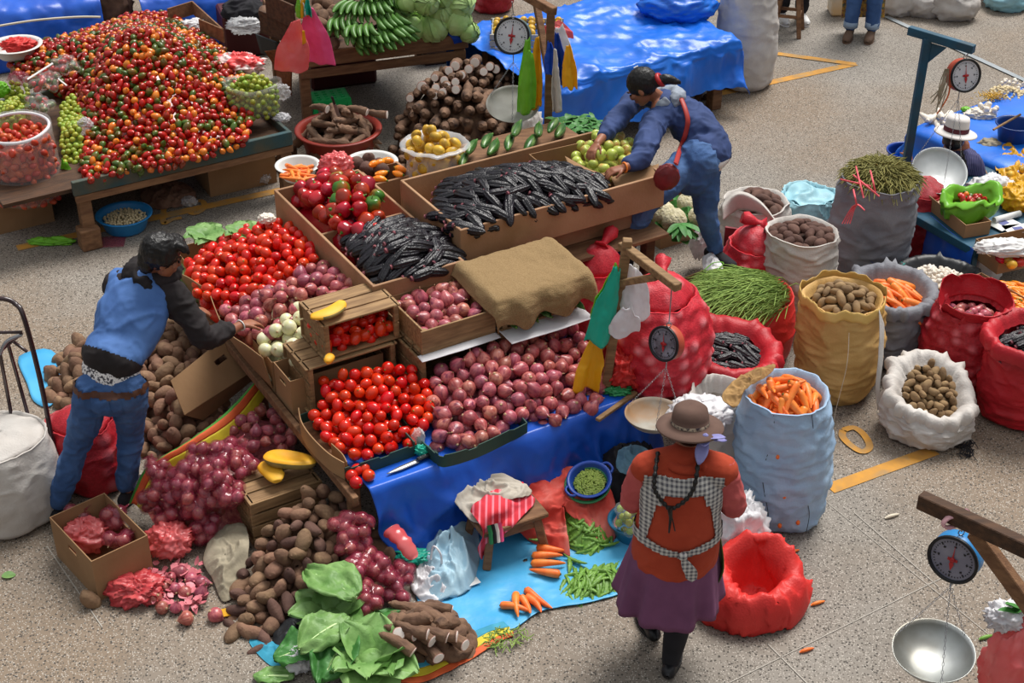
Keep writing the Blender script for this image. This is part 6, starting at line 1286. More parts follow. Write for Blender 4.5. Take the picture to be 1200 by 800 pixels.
# ================================================================ things standing at the back of the stall
PT=.55
cz=[G(85,213,PT),G(341,153,PT)];du=(cz[1]-cz[0])/np.linalg.norm(cz[1]-cz[0]);rzp=math.atan2(du[1],du[0]);Lt=np.linalg.norm(cz[1]-cz[0]);WT=1.75
t=thing('chilli_table','teal-edged timber table under the huge heap of small chillies','table',tuple(cz[0]*[1,1,0]),rzp)
b=MB();b.box((-.5,.02,PT-.09),(Lt,WT,PT-.06));part('tabletop',b,m_woodd,t,world=False)
for lo,hi in(((-.01,-.02,PT-.11),(Lt,.02,PT)),((Lt-.03,.02,PT-.11),(Lt,WT,PT)),((-.5,WT-.03,PT-.11),(Lt-.03,WT,PT))):
 b=MB();b.box(lo,hi,bev=.004);part('edge_board',b,m_tealw,t,world=False)
b=MB();b.box((0,-.015,PT-.17),(Lt,.02,PT-.115),bev=.003);part('lower_rail',b,m_woodm,t,world=False)
for x,y in((.02,.0),(Lt-.1,0),(Lt-.1,WT-.1),(-.45,WT-.1),(Lt*.5,WT-.1)):
 b=MB();b.box((x,y,0),(x+.09,y+.09,PT-.11),bev=.006);part('leg',b,m_woodm,t,world=False)
b=MB();b.box((-.02,-.05,0),(.13,.08,.17),bev=.01);solo_xf=b.xf(lambda v:v@rotz(rzp).T+cz[0]*[1,1,0]);solo('timber_block',b,m_woodm,'short timber block standing against the near table leg','block')
o,h=hp([(92,190,.56),(100,210,.56),(205,188,.58),(287,162,.60),(300,120,.68),(290,85,.7),(262,55,.72),(225,25,.75),(190,10,.75),(150,14,.78),(90,35,.72),(40,45,.68),(12,58,.62),(8,78,.6),(30,90,.6),(75,110,.6),(90,150,.58)],[(165,32,1.15),(140,60,1.05),(190,80,.98),(220,120,.78),(120,100,.88),(150,150,.72),(70,62,.78),(240,80,.82)])
L=pack(o,h,.055,2,26000,400,step=.7)
p0,n0=L[0];print('chillies',len(p0),len(L[1][0]))
d_=np.linalg.norm(p0-[0,0,CH],axis=1);kk=np.argsort(d_);rr=np.random.default_rng(2)
sel=kk[:300];rest=kk[300:]
w_=rr.random(300)
for nm,ms,lo,hi,lb,gp in(('red_chilli',CHR,0,.55,'small red chilli near the front of the huge chilli heap','red chillies in the huge heap'),('green_chilli',CHG,.55,.82,'small dark green chilli near the front of the huge chilli heap','green chillies in the huge heap'),('orange_chilli_pod',CHO,.82,1.1,'small orange chilli near the front of the huge chilli heap','orange chillies in the huge heap')):
 m_=(w_>=lo)&(w_<hi);scatter(nm,ms,p0[sel][m_],n0[sel][m_],lb,'chilli',gp,5,1.05,1.38)
b=MB();mats_=[m_chr,m_chg,m_cho,m_green]
def addmass(b,pts,nrm,seed):
 r=random.Random(seed)
 for p in pts:
  u_=r.random();me=r.choice(CHR)if u_<.52 else(r.choice(CHG)if u_<.78 else r.choice(CHO));mi=0 if u_<.52 else(1 if u_<.78 else 2);k0=len(b.m)
  q=Vector((r.gauss(0,1),r.gauss(0,1),r.gauss(0,1))).normalized().to_track_quat('Z','Y');meshcopy(b,me,Matrix.Translation(Vector(p))@q.to_matrix().to_4x4()@Matrix.Scale(r.uniform(1.05,1.38),4))
  b.m[k0:]=[mi if x==0 else 3 for x in b.m[k0:]]
addmass(b,p0[rest],n0[rest],3);addmass(b,L[1][0],L[1][1],4)
oc=o.mean(0)+(o-o.mean(0))*.94;R=radial(oc,lambda xy:h(xy)-.075,10,1);lw=R[0].copy();lw=lw.mean(0)+(lw-lw.mean(0))*.97;lw[:,2]=PT-.05;b.grid(np.concatenate([[lw],R]),0,True,wv=True)
solo('chilli_heap',b,mats_,'huge heap of small red, orange and green chillies on the teal-edged table','chillies',kind='stuff')
boardbox_=thing('shallow_tray','shallow wooden tray at the back right of the chilli heap','tray',tuple(G(205,22,.72)),0)
for(p,q)in(((197,18),(226,9)),((226,9),(262,42)),((234,30),(262,42))):b=MB();b.bar(G(*p,.78),G(*q,.78),.015,.12,bev=.002);part('side_board',b,m_woodm,boardbox_)
solo('plastic_bag',blobbag(G(228,30,.74),(.12,.08,.05),90,.2,3),m_wfilm,'white plastic bag in the tray behind the chillies','bag')
solo('plastic_bag',blobbag(G(280,75,.72),(.2,.12,.08),91,.22,3.2),M('red_white_bag','e04a4a','f0d8d4',sc=9,rough=.4,lo=.48,hi=.54),'red and white crumpled bag between the chillies and the limes','bag')
c=G(298,128,.62);t=thing('lime_bag','open clear bag of limes standing on the right end of the chilli table','bag',tuple(c-[0,0,.06]))
th=np.arange(44)*2*PI/44;b=MB();P=np.array([[c+np.array([.2*q*math.cos(a)*(1+.06*math.sin(3*a)),.14*q*math.sin(a),z+(.035*abs(math.cos(a))if z>.15 else 0)])for a in th]for q,z in((.8,-.05),(1,.0),(1.03,.08),(1.0,.17),(1.1,.2),(1.12,.16))]);b.grid(P+.005*ridge(P*16,2,4)[...,None],0,True,wv=True);part('film',b,m_clear,t)
ptsl=[];rs=np.random.default_rng(6)
for i in range(3000):
 a=rs.uniform(0,6.28);q=math.sqrt(rs.uniform(0,1));z=rs.uniform(-.03,.18+.1*(1-q*q));p=c+[.185*q*math.cos(a),.128*q*math.sin(a),z]
 if z<.12 and q<.75:continue
 if all(np.linalg.norm(p-x)>.039 for x in ptsl):ptsl.append(p)
scatter('lime',LIME,ptsl,[(0,0,1)]*len(ptsl),'yellow-green lime in the open bag at the right end of the chilli table','lime','limes in the open clear bag',7)
b=MB();b.ball(c+[0,0,.06],(.15,.1,.1),14,8);solo('lime_mass',b,m_lime,'limes lying deeper in the open clear bag','limes',kind='stuff')
solo('plastic_knot',blobbag(G(330,138,.56),(.06,.04,.035),93,.25,3),m_wfilm,'white plastic knot at the corner of the teal table','bag')
solo('plastic_bag',blobbag(G(330,108,.66),(.07,.05,.06),94,.2,3),m_cfilm,'loose clear film behind the bag of limes','bag')
o,h=hp([(70,165,.58),(68,120,.66),(85,108,.7),(97,130,.66),(97,175,.56),(88,192,.5),(72,190,.5)],[(82,150,.68)])
heapset('lime',LIME,o,h,.042,'yellowish lime in the strip beside the big bag of tomatoes','lime_heap','lime','limes beside the tomato bag',.45,seed=410,cand=3000,layers=1,smin=1.0,smax=1.15)
o,h=hp([(-12,135,.62),(0,118,.7),(18,112,.72),(30,125,.7),(28,145,.62),(10,150,.6)],[(12,125,.76)])
heapset('lime',LIME,o,h,.042,'green lime heaped at the left edge above the tomato bag','lime_heap','lime','limes at the left edge',.45,seed=412,cand=2500,layers=1)
o,h=hp([(0,108,.72),(12,95,.78),(30,98,.78),(32,110,.72),(15,116,.7)],[(18,102,.82)])
heapset('lime',LIME,o,h,.042,'green lime under the pink film at the left edge','lime_heap','lime','limes under the pink film',.5,seed=413,cand=1500,layers=1)
b=MB();b.box((-.35,-.1,0),(.35,.35,.46),bev=.01);b.xf(lambda v:v@rotz(rzp).T+G(28,235,0)+[0,.25,0]);solo('wooden_chest',b,m_woodd,'dark wooden chest holding up the limes at the left edge','chest')
c=G(34,232,.28);t=thing('tomato_bag','tall clear plastic bag of small orange-red tomatoes at the left edge','bag',tuple(c))
b=MB();P=np.array([[c+np.array([.25*q*math.cos(a)*(1+.04*math.sin(3*a)),.22*q*math.sin(a),z+(.03*math.sin(a)if z>.4 else 0)])for a in th]for q,z in((.8,.0),(1,.04),(1.03,.2),(1.0,.34),(.97,.48),(.92,.56),(.98,.58),(.97,.5))]);b.grid(P+.006*ridge(P*18,2,4)[...,None],0,True,wv=True);part('film',b,m_clear,t)
b=MB();b.tube(P[5],.012,8,closed=True);part('rolled_rim',b,m_wfilm,t)
pts=[];nr=[]
for i in range(9000):
 a=rs.uniform(0,6.28);q=math.sqrt(rs.uniform(.0,1));z=rs.uniform(.02,.52);p=c+[.23*q*math.cos(a),.2*q*math.sin(a),z]
 if(q<.88 or math.sin(a)>.55)and z<.48:continue
 if all(abs(p[2]-x[2])>.055 or np.linalg.norm(p-x)>.051 for x in pts):pts.append(p)
m_ot=M('orange_tomato_skin','c4512c','b03a24',sc=4,rough=.3,rnd=.14,hue=.01);OT=tubers('small_tomato',m_ot,.026,(1.25,1.45),.05,99)
scatter('small_tomato',OT,pts,[(0,0,1)]*len(pts),'small orange-red tomato in the tall clear bag at the left edge','tomato','tomatoes in the tall clear bag',9,mode='any');print('bag tomatoes',len(pts))
b=MB();b.lathe([(.001,.02),(.19,.02),(.2,.43),(.001,.47)],20,c=c,sy=.9);solo('tomato_mass',b,m_ot,'small tomatoes lying deeper in the tall clear bag','tomatoes',kind='stuff')
t=carton('open_carton','brown carton with hand holes under the tall bag of tomatoes',G(18,275,0)*[1,1,1]-[.12,0,0],rzp,.42,.4,.29,m_card)
for i,(x,y,z,lb)in enumerate(((50,96,.82,'clear tied bag of chillies on the limes, nearest the white rim'),(75,78,.85,'clear tied bag of chillies resting on the heap'),(45,122,.72,'lowest clear bag of chillies above the tomato bag'))):
 bagof(lb,x,y,z,(.15,.11,.07),i,420+i,m_clear,'chilli_bag',None,.045,CHR+CHG,'chilli in a tied clear bag on the limes','chillies in the tied clear bags','bagged_chilli','chilli',1.0,True,18)
solo('plastic_bag',blobbag(G(22,92,.8),(.08,.06,.05),95,.2,3),m_pfilm,'pink film on the limes at the left edge','bag');solo('plastic_bag',blobbag(G(100,148,.66),(.06,.05,.06),96,.25,3),m_cfilm,'small clear bag with a green base on the chillies','bag');solo('plastic_bag',blobbag(G(0,105,.74),(.07,.05,.06),97,.2,3),m_lgrn,'bright green bag at the very left edge','bag')
hangbag('bright green plastic bag hanging beside the tomato bag',G(75,188,.56),.12,.2,m_lgrn,98)
for(p,q,lb)in(((32,93,.86),(62,74,.95),'white spoon handle leaning on the chilli bags'),((68,92,.86),(78,100,.8),'white card tag between the chilli bags')):
 b=MB();b.bar(G(*p),G(*q),.03,.004,bev=.001);solo('white_strip',b,m_white,lb,'strip')
basin('white basin with a red bag behind the left chillies',G(20,65,.62),.2,.1,m_wpl);solo('plastic_bag',blobbag(G(22,52,.72),(.13,.1,.05),99,.25,3),m_csack,'red plastic bag in the white basin','bag')
carton('closed_carton','closed brown carton with green and red print under the chilli table',G(247,231,0),rzp-.05,.55,.4,.30,m_card,closed=True,hole=False)
g_=G(252,225,0);b=MB()
for k in range(4):b.bar(g_+rotz(rzp)@np.array([.15+.07*k,-.012,.09+.015*k]),g_+rotz(rzp)@np.array([.21+.07*k,-.012,.14]),.003,.02)
solo('printed_arrows',b,M('green_print','3f7a50',rough=.8),'green printed arrows on the closed carton','print',kind='structure')if False else part('green_print',b,M('green_print','3f7a50',rough=.8),[o_ for o_ in COL.objects if o_.name.startswith('closed_carton')][0])
carton('open_carton','brown carton with a hand hole just behind the near table leg',G(108,240,0)+[0,.1,0],rzp,.42,.35,.28,m_card)
rag('brown paper scraps heaped under the chilli table',[(165,232,.02),(170,215,.05),(200,212,.08),(225,220,.05),(228,235,.02),(200,244,.01),(180,244,.01)],M('brown_scrap','6b4a3c','8a6a58',sc=14,rough=.9),.05,101,'paper_scraps',.03,16)
solo('plastic_bag',blobbag(G(222,236,.03),(.06,.05,.04),102,.2,3),m_cfilm,'clear plastic scrap beside the yellow line','bag');solo('plastic_bag',blobbag(G(308,208,.05),(.06,.05,.05),103,.25,3),m_cfilm,'white plastic scrap by the far table leg','bag')
solo('plastic_bag',blobbag(G(60,283,.02),(.16,.04,.03),104,.25,3),m_lgrn,'crumpled green film in front of the left carton','bag')
b=MB();b.lathe([(.001,0),(.035,.0),(.04,.1),(.042,.1),(.036,.005),(.001,.005)],20,c=G(320,182,.16));solo('white_cup',b,m_wpl,'white cup standing by the far leg of the chilli table','cup')
b=MB();b.box((0,0,0),(.3,.22,.18),bev=.01);b.xf(lambda v:v@rotz(rzp).T+G(310,205,0));solo('wooden_box',b,m_woodd,'dark wooden box by the far leg of the chilli table','box')
b=MB();b.grid(sheet([[G(98,291,.006),G(107,278,.006)],[G(145,289,.006),G(148,276,.006)]],10,6));solo('pink_film_scrap',b,m_pfilm,'flat pink film scrap on the concrete by the blue basin','scrap',mods={'solid':.002})
c=G(148,268,0);basin('sky-blue plastic basin of small white beans on the concrete',c,.195,.13,m_basin,flarew=.08)
pb=tps([[c[0]+.17*math.cos(a),c[1]+.17*math.sin(a),.095]for a in np.linspace(0,5.5,8)]+[[c[0],c[1],.12]])
heapset('small_bean',SHELLED,np.array([[c[0]+.165*math.cos(a),c[1]+.165*math.sin(a),.095]for a in np.linspace(0,6,12)]),pb,.024,'small cream bean in the sky-blue basin','bean_mass','bean','cream beans in the sky-blue basin',.03,seed=430,cand=4000,layers=1,maxn=150)
KT=.72
c0=G(350,66,KT);c1=G(545,42,KT);du=(c1-c0)/np.linalg.norm(c1-c0);rk=math.atan2(du[1],du[0]);Lk_=np.linalg.norm(c1-c0)
t=thing('produce_table','dark timber table carrying green plantains and cabbages','table',tuple(c0*[1,1,0]),rk)
for lo,hi,nm in(((0,0,KT-.03),(Lk_,1.4,KT),'tabletop'),((-.01,-.03,KT-.1),(Lk_+.02,0,KT+.03),'edge_board'),((0,-.02,KT-.2),(Lk_,.0,KT-.12),'lower_rail'),((-.03,0,KT-.1),(0,1.4,KT+.03),'edge_board')):
 b=MB();b.box(lo,hi,bev=.005);part(nm,b,m_woodm if nm!='tabletop'else m_woodd,t,world=False)
for x,y in((0,0),(Lk_-.08,0),(0,1.3),(Lk_-.08,1.3)):b=MB();b.box((x,y,0),(x+.08,y+.08,KT-.03),bev=.006);part('leg',b,m_woodm,t,world=False)
def hand_of(label,px,py,z,n,seed,ax,group='hands of green plantains'):
 c=G(px,py,z);rs=np.random.default_rng(seed);t=thing('plantain_hand',label,'plantain',tuple(c),0,group);a0=np.array(ax,float)/np.linalg.norm(ax);sd=np.cross([0,0,1.],a0)
 for k in range(n):
  row=k%2;f_=(k//2)-n/4;ob=bpy.data.objects.new('plantain',BAN[k%3]);COL.objects.link(ob);ob.parent=t
  d=Vector(a0+sd*(f_*.12+rs.uniform(-.12,.12))+np.array([0,0,-.25-.25*row+rs.uniform(-.1,.1)])).normalized();q=d.to_track_quat('Z','Y');ob.matrix_local=Matrix.Translation(Vector(sd*f_*.05+a0*.08+np.array([0,0,.05-.05*row])))@q.to_matrix().to_4x4()@Matrix.Rotation(rs.uniform(-.3,.3),4,'Z')
 b=MB();b.tube([c-sd*n*.013,c-a0*.03,c+sd*n*.013],.018,8);part('stalk',b,m_bant,t)
for i,(x,y,z,n,ax)in enumerate(((405,30,.92,10,(.1,-1,0)),(425,38,.9,10,(.1,-1,0)),(418,12,1.02,10,(-.3,-1,0)),(440,12,1.02,10,(.2,-1,0)),(455,28,.92,10,(.7,-1,0)),(468,38,.86,8,(1,-.9,0)),(428,50,.8,8,(.6,-1,0)),(448,46,.84,8,(.4,-1,0)),(440,-4,1.1,10,(.3,-1,0)),(465,5,1.0,8,(.3,-1,0)))):
 hand_of('hand of green plantains piled on the dark timber table',x,y,z,n,i,ax)
CB=[cabbage('cabbage',.11,k).mesh('cabbage_%s'%'abc'[k],m_cab)for k in range(3)];
for i,(x,y,z,s)in enumerate(((470,14,.95,.95),(487,17,.9,.95),(484,32,.84,.95),(478,0,1.08,1),(500,2,1.08,1),(516,12,.95,1.25),(508,32,.82,1.2),(536,25,.86,1.15),(540,5,1.0,1.2),(520,-8,1.1,1.2),(500,42,.76,.5),(550,38,.78,.8))):
 scatter('cabbage',[CB[i%3]],[G(x,y,z)],[(0,0,1)],'round green cabbage in the pile on the dark timber table','cabbage','cabbages on the timber table',i,s,s+.02)
DK=tubers('big_root',m_cas,.055,(1.3,1.6,1.1),.25,44)
o,h=hp([(352,58,.76),(372,60,.76),(395,56,.78),(402,30,.84),(398,5,.9),(372,-8,.95),(350,5,.9),(345,30,.82)],[(378,30,.95),(380,10,1.02)])
heapset('brown_root',DK,o,h,.11,'knobbly dark root heaped left of the plantains','root_heap','root','knobbly roots on the timber table',KT,seed=440,cand=2500,layers=1)
t=thing('wooden_crate','weathered crate behind the pink bags on the timber table','crate',tuple(G(320,25,.8)));
for(p,q)in(((312,5,.98),(345,20,.98)),((305,25,.8),(345,40,.8)),((312,5,.98),(352,0,.98))):b=MB();b.bar(G(*p),G(*q),.02,.2,bev=.003);part('side_board',b,m_woodd,t)
scatter('brown_root',DK,[G(x,y,.85)for x,y in((325,2),(338,8),(310,15),(330,14))],[(0,0,1)]*4,'dark root in the weathered crate at the back','root','roots in the weathered crate',4)
hangbag('hot pink plastic bag hanging at the corner of the timber table',G(362,8,1.3),.24,.46,m_pink,110,(.06,-.03));hangbag('coral plastic bag with a yellow-green edge hanging from the timber table',G(346,24,1.25),.26,.40,m_rfilm,111,(-.06,-.05))
b=MB();b.grid(sheet([[G(354,36,1.22),G(357,36,1.22)],[G(354,58,1.02),G(359,56,1.02)],[G(350,78,.86),G(356,74,.86)]],14,6,.004,12,3));solo('bag_edge',b,m_yelb,'yellow-green edge of the coral bag','bag edge',mods={'solid':.004})
for i,(x,c_)in enumerate(((344,m_lgrn),(349,m_yelb),(354,m_tealb),(347,m_wfilm))):hangbag('bunch of coloured plastic strips tied above the pink bag'if i==0 else('yellow strip tied above the pink bag','turquoise strip tied above the pink bag','white strip tied above the coral bag')[i-1],G(x+6,-2,1.38),.06,.14,c_,112+i)
b=MB();b.grid(sheet([[G(310,60,.45),G(345,55,.45)],[G(322,80,.3),G(342,85,.3)],[G(330,118,.1),G(342,112,.1)]],14,8,.004,8,4));solo('rusty_mesh_panel',b,M('orange_mesh','9a5a34','7a4628',sc=60,rough=.8),'rusty orange mesh panel leaning against the timber table','panel',mods={'solid':.01})
b=MB();b.grid(sheet([[G(300,40,.5),G(326,50,.5)],[G(306,62,.3),G(328,68,.3)]],10,6));solo('dark_board',b,M('grey_board','3a3c3e',rough=.7),'dark grey board leaning beside the rusty mesh panel','board',mods={'solid':.012})
b=blobbag(G(290,14,.45),(.22,.16,.12),116,.14,2);solo('dark_cloth',b,m_dark,'black cloth bundle behind the lime bag','cloth');solo('plastic_bag',blobbag(G(287,30,.42),(.16,.1,.07),117,.22,3),m_cfilm,'clear plastic bag beside the black cloth bundle','bag')
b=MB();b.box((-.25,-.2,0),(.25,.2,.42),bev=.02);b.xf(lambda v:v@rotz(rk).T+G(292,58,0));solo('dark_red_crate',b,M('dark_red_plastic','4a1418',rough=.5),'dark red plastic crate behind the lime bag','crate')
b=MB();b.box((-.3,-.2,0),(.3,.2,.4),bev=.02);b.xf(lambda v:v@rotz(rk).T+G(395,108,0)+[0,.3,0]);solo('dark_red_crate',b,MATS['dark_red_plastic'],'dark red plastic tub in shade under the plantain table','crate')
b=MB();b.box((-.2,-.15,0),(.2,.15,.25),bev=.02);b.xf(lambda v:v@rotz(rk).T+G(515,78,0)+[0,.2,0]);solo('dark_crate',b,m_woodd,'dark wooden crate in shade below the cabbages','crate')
t=thing('blue_ribbon','blue plastic bag tied at the right end of the timber table','bag',tuple(G(525,50,.7)))
for k,(q)in enumerate(((516,60),(533,57))):b=MB();b.grid(sheet([[G(522,38,.78),G(528,37,.78)],[G(q[0],46,.72)-[.02,0,0],G(q[0]+7,45,.72)],[G(q[0],q[1],.62),G(q[0]+8,q[1]-2,.62)]],12,6));part('loop',b,m_bluc,t,mods={'solid':.008})
c=G(386,112,.3);t=thing('plastic_stool','green plastic stool with a perforated seat behind the cassava basin','stool',tuple(c*[1,1,0]),rk)
b=MB();N_=9
P=np.array([[(-.15+.3*i/N_,-.11+.22*j/N_)for j in range(N_+1)]for i in range(N_+1)]);b.grid(np.concatenate([P,np.full(P.shape[:2]+(1,),.3)],2));b.f=[f_ for i,f_ in enumerate(b.f)if not((i//9)%2==1 and(i%9)%2==1)];b.m=[0]*len(b.f);b.sm=[False]*len(b.f);part('seat',b,m_grnb,t,world=False,mods={'solid':.012})
b=MB();b.box((-.155,-.115,.24),(.155,.115,.288),bev=.01);part('rim',MB().grid([[(x,y,z)for z in(.25,.305)]for x,y in((-.155,-.115),(.155,-.115),(.155,.115),(-.155,.115),(-.155,-.115))],sm=False),m_grnb,t,world=False,mods={'solid':.008})
for sx_ in(-1,1):
 for sy_ in(-1,1):b=MB();b.bar([sx_*.14,sy_*.1,.29],[sx_*.17,sy_*.13,0],.04,.04,bev=.005,up=(0,1,0));part('leg',b,m_grnb,t,world=False)
c=G(399,190,0);basin('big brick-red basin piled with cassava roots',c,.32,.3,m_rbas,flarew=.1)
pp=np.array([[c[0]+.30*math.cos(a),c[1]+.30*math.sin(a),.29]for a in np.linspace(0,5.9,14)]);hh=tps(np.concatenate([pp,[[c[0],c[1],.5],[c[0]+.12,c[1],.45],[c[0]-.12,c[1],.45]]]))
heapset('cassava',CAS,pp,hh,.1,'brown cassava root in the brick-red basin','cassava_mass','cassava','cassava in the brick-red basin',.06,seed=450,cand=3000,layers=2,mode='lie',axis=(1,.1,0),tilt=.8,smin=.7,smax=.9)
def cutroot(x,y,z,d,s,label,grp,i):
 d=Vector(d).normalized();ob=bpy.data.objects.new('cut_cassava',CASC[i%4]);COL.objects.link(ob);ob.matrix_world=Matrix.Translation(Vector(G(x,y,z))+d*.09*s)@d.to_track_quat('Z','Y').to_matrix().to_4x4()@Matrix.Scale(s,4);tag(ob,label,'cassava',grp)
for i,(x,y,z)in enumerate(((384,128,.5),(427,131,.46),(451,134,.42))):cutroot(x,y,z,(-.8,.3,0),.8,'cassava with a white cut end on top of the brick-red basin','cut cassava in the basin',i)
t=thing('kitchen_knife','knife stuck upright in the cassava of the red basin','knife',tuple(G(393,125,.5)))
b=MB();b.bar(G(389,113,.68),G(392,122,.6),.02,.016,bev=.004);part('handle',b,m_black,t);b=MB();b.bar(G(392,122,.6),G(397,136,.48),.035,.003,bev=.001);part('blade',b,m_chrome,t)
o,h=hp([(458,185,.04),(475,195,.03),(520,200,.02),(590,192,.02),(625,170,.04),(635,140,.2),(618,100,.42),(592,78,.56),(555,66,.62),(515,76,.6),(484,104,.48),(462,138,.25)],[(540,115,.5),(560,140,.36),(520,150,.3),(500,165,.2),(590,130,.34),(550,170,.16)])
heapset('cassava',CAS,o,h,.084,'earthy cassava root in the tall stack below the cabbages','cassava_heap','cassava','cassava roots in the tall stack',.0,seed=460,cand=9000,layers=1,mode='aim',axis=(.12,.9,-.3),tilt=.2,smin=.75,smax=1.0,sink=.9,low=.95,shrink=.92)
for i,(x,y,z)in enumerate(((495,102,.56),(510,91,.6),(521,94,.56),(511,103,.52),(526,83,.62),(534,77,.66),(534,96,.54),(541,88,.58),(549,81,.62),(510,112,.48),(519,108,.5),(524,101,.52),(534,105,.5),(557,73,.66),(567,84,.58),(574,78,.6),(581,81,.58),(481,115,.45))):
 for z in np.arange(.75,.1,-.01):
  g_=G(x,y,z)
  if h(g_[None,:2])[0]>z-.03:break
 cutroot(x,y,z,(.1,.9,-.32),.85 if i not in(0,5,13)else 1.1,'cassava with a round white cut end crowning the tall stack','cut cassava on the stack',i)
t=basin('white basin of small carrots behind the bell peppers',G(350,208,.72),.14,.1,m_wpl);scatter('carrot',CAR,[G(350+4.6*(i%6)-12,196+4.5*(i//6),.83+.015*(i%2))for i in range(24)],[(0,0,1)]*24,'small carrot in the white basin behind the bell peppers','carrot','carrots in the white basin',3,.6,.75,'lie',tilt=.8)
solo('plastic_bag',blobbag(G(394,193,1.12),(.1,.08,.08),120,.18,3),m_rfilm,'coral plastic bag behind the bell peppers','bag')
boardbox('small_crate','small brown box of orange peppers behind the bell peppers',1.0,1.28,2.12,2.36,.83,1.05,m_ply)
scatter('orange_pepper',LOC,[W(1.05+.045*i,2.16+.06*(i%3),1.06)for i in range(5)]+[W(1.08+.05*i,2.3,1.1)for i in range(3)],[(0,0,1)]*8,'small orange pepper in the box behind the bell peppers','pepper','orange peppers in the small box',5,.6,.75,'lie')
for o_ in COL.objects:
 if o_.name.startswith('orange_pepper'):o_.data=o_.data.copy();o_.data.materials[0]=m_aji
scatter('beetroot',DPOT[:1],[G(x,y,1.05)for x,y in((419,192),(432,186),(443,194),(430,197),(448,200))],[(0,0,1)]*5,'grey-brown beetroot behind the orange peppers','beetroot','beetroots behind the peppers',6,1.1,1.4)
basin('white bowl under the beetroots behind the peppers',G(436,205,.9),.16,.1,m_wpl,name='bowl')
c=W(1.42,2.1,.83);t=thing('fruit_bag','clear bag of yellow fruit standing between the bell peppers and the corn','bag',tuple(c));b=MB()
P=np.array([[c+np.array([.19*q*math.cos(a),.17*q*math.sin(a),z])for a in th]for q,z in((.8,.0),(1,.03),(1.0,.2),(.92,.34),(1.1,.42),(1.2,.40))]);b.grid(P+.012*ridge(P*13,2,4)[...,None],0,True,wv=True);part('film',b,m_cfilm,t)
pts=[]
for i in range(4000):
 a=rs.uniform(0,6.28);q=math.sqrt(rs.uniform(0,1));z=rs.uniform(.03,.44+.08*(1-q));p=c+[.165*q*math.cos(a),.145*q*math.sin(a),z]
 if q<.7 and z<.36:continue
 if all(np.linalg.norm(p-x)>.068 for x in pts):pts.append(p)
scatter('yellow_fruit',YEL,pts,[(0,0,1)]*len(pts),'yellow spotted fruit in the clear bag behind the corn','fruit','yellow fruit in the clear bag',8)
b=MB();b.lathe([(.001,.02),(.11,.02),(.12,.3),(.001,.36)],16,c=c);solo('fruit_mass',b,m_yel,'yellow fruit lying deeper in the clear bag','fruit',kind='stuff')
b=MB();b.box((1.5,1.87,1.08),(2.45,2.25,1.11));b.xf(lambda v:SO+v@rotz(SR).T);solo('side_board',b,m_woodm,'board behind the wide corn tray carrying zucchini','shelf')
scatter('zucchini',ZUC,[W(1.56+.085*i,1.97+.05*(i%2),1.15+.045*(i%3))for i in range(10)],[(0,0,1)]*10,'glossy green zucchini in the row behind the purple corn','zucchini','zucchini behind the corn',5,.95,1.15,'lie',axis=tuple(va*-1+ua*-.9),tilt=.1)
bx=carton('apple_carton','brown carton of green apples under the leaning person\'s hands',W(1.9,1.3,.985),SR-.05,.56,.46,.2,m_card)
o,h=hp([(668,188,1.16),(690,205,1.16),(722,208,1.16),(742,192,1.17),(748,170,1.2),(728,152,1.2),(700,150,1.2),(672,168,1.18)],[(705,175,1.27),(720,165,1.27)])
heapset('green_apple',APPLE,o,h,.078,'yellow-green apple in the carton under the person\'s hands','apple_mass','apple','apples in the carton',1.0,seed=470,cand=3000,layers=1)
b=MB();b.grid(sheet([[G(662,183,1.2),G(668,198,1.2)],[G(690,198,1.2),G(695,212,1.19)],[G(712,205,1.19),G(716,218,1.17)]],12,6));part('open_flap',b,m_card,bx,mods={'solid':.004})
b=MB();b.grid(sheet([[G(716,208,1.17),G(722,222,1.15)],[G(745,200,1.18),G(750,214,1.15)],[G(772,192,1.2),G(770,208,1.16)]],12,6));part('open_flap',b,m_card,bx,mods={'solid':.004})
b=MB();b.box((1.9,1.9,.8),(2.6,2.5,.95));b.xf(lambda v:SO+v@rotz(SR).T)
rs=np.random.default_rng(12);b2=MB()
for i in range(330):
 x,y=rs.uniform(640,712),rs.uniform(136,178)
 if(x-674)**2/38**2+(y-157)**2/21**2>1:continue
 a=rs.uniform(0,6.28);leaf(b2,G(x,y,1.02+rs.uniform(0,.07)),(math.cos(a),math.sin(a),rs.uniform(-.1,.8)),rs.uniform(.05,.09),rs.uniform(.016,.028),0,.4,i,.3,n=5,m=4)
R=radial(GS([(640,150,.98),(650,175,.98),(690,178,.98),(712,165,.98),(700,140,.98),(660,136,.98)]),None,6,dome=.05);b2.grid(np.concatenate([[R[0]*[1,1,0]+[0,0,.82]],R]),0,True,wv=True);solo('leafy_greens',b2,m_leafd,'mound of dark leafy greens behind the apples','greens',kind='stuff')
CF=MB();CF.ball((0,0,0),(.085,.085,.065),30,20,0,fn=lambda P,D:P*(1+.13*(.8-worley(D*3.3,3))+.04*vn(D*12,2))[...,None])
for k in range(7):a=k*.9;leaf(CF,(.04*math.cos(a),.04*math.sin(a),-.05),(math.cos(a),math.sin(a),.8),.11,.035,1,.1,k)
CFm=CF.mesh('cauliflower_a',[m_caul,m_leafd])
for i,(x,y,z)in enumerate(((789,258,.5),(777,250,.52),(820,255,.5),(808,238,.52),(775,262,.44),(800,270,.42))):scatter('cauliflower',[CFm],[G(x,y,z)],[(0,-.4,1)],'creamy cauliflower in the box between the person\'s legs','cauliflower','cauliflowers by the person\'s legs',i,.9,1.1,'up',tilt=.2)
carton('open_carton','brown carton under the cauliflowers',G(775,300,0)+[0,.1,0],SR,.42,.32,.4,m_card)
b=MB()
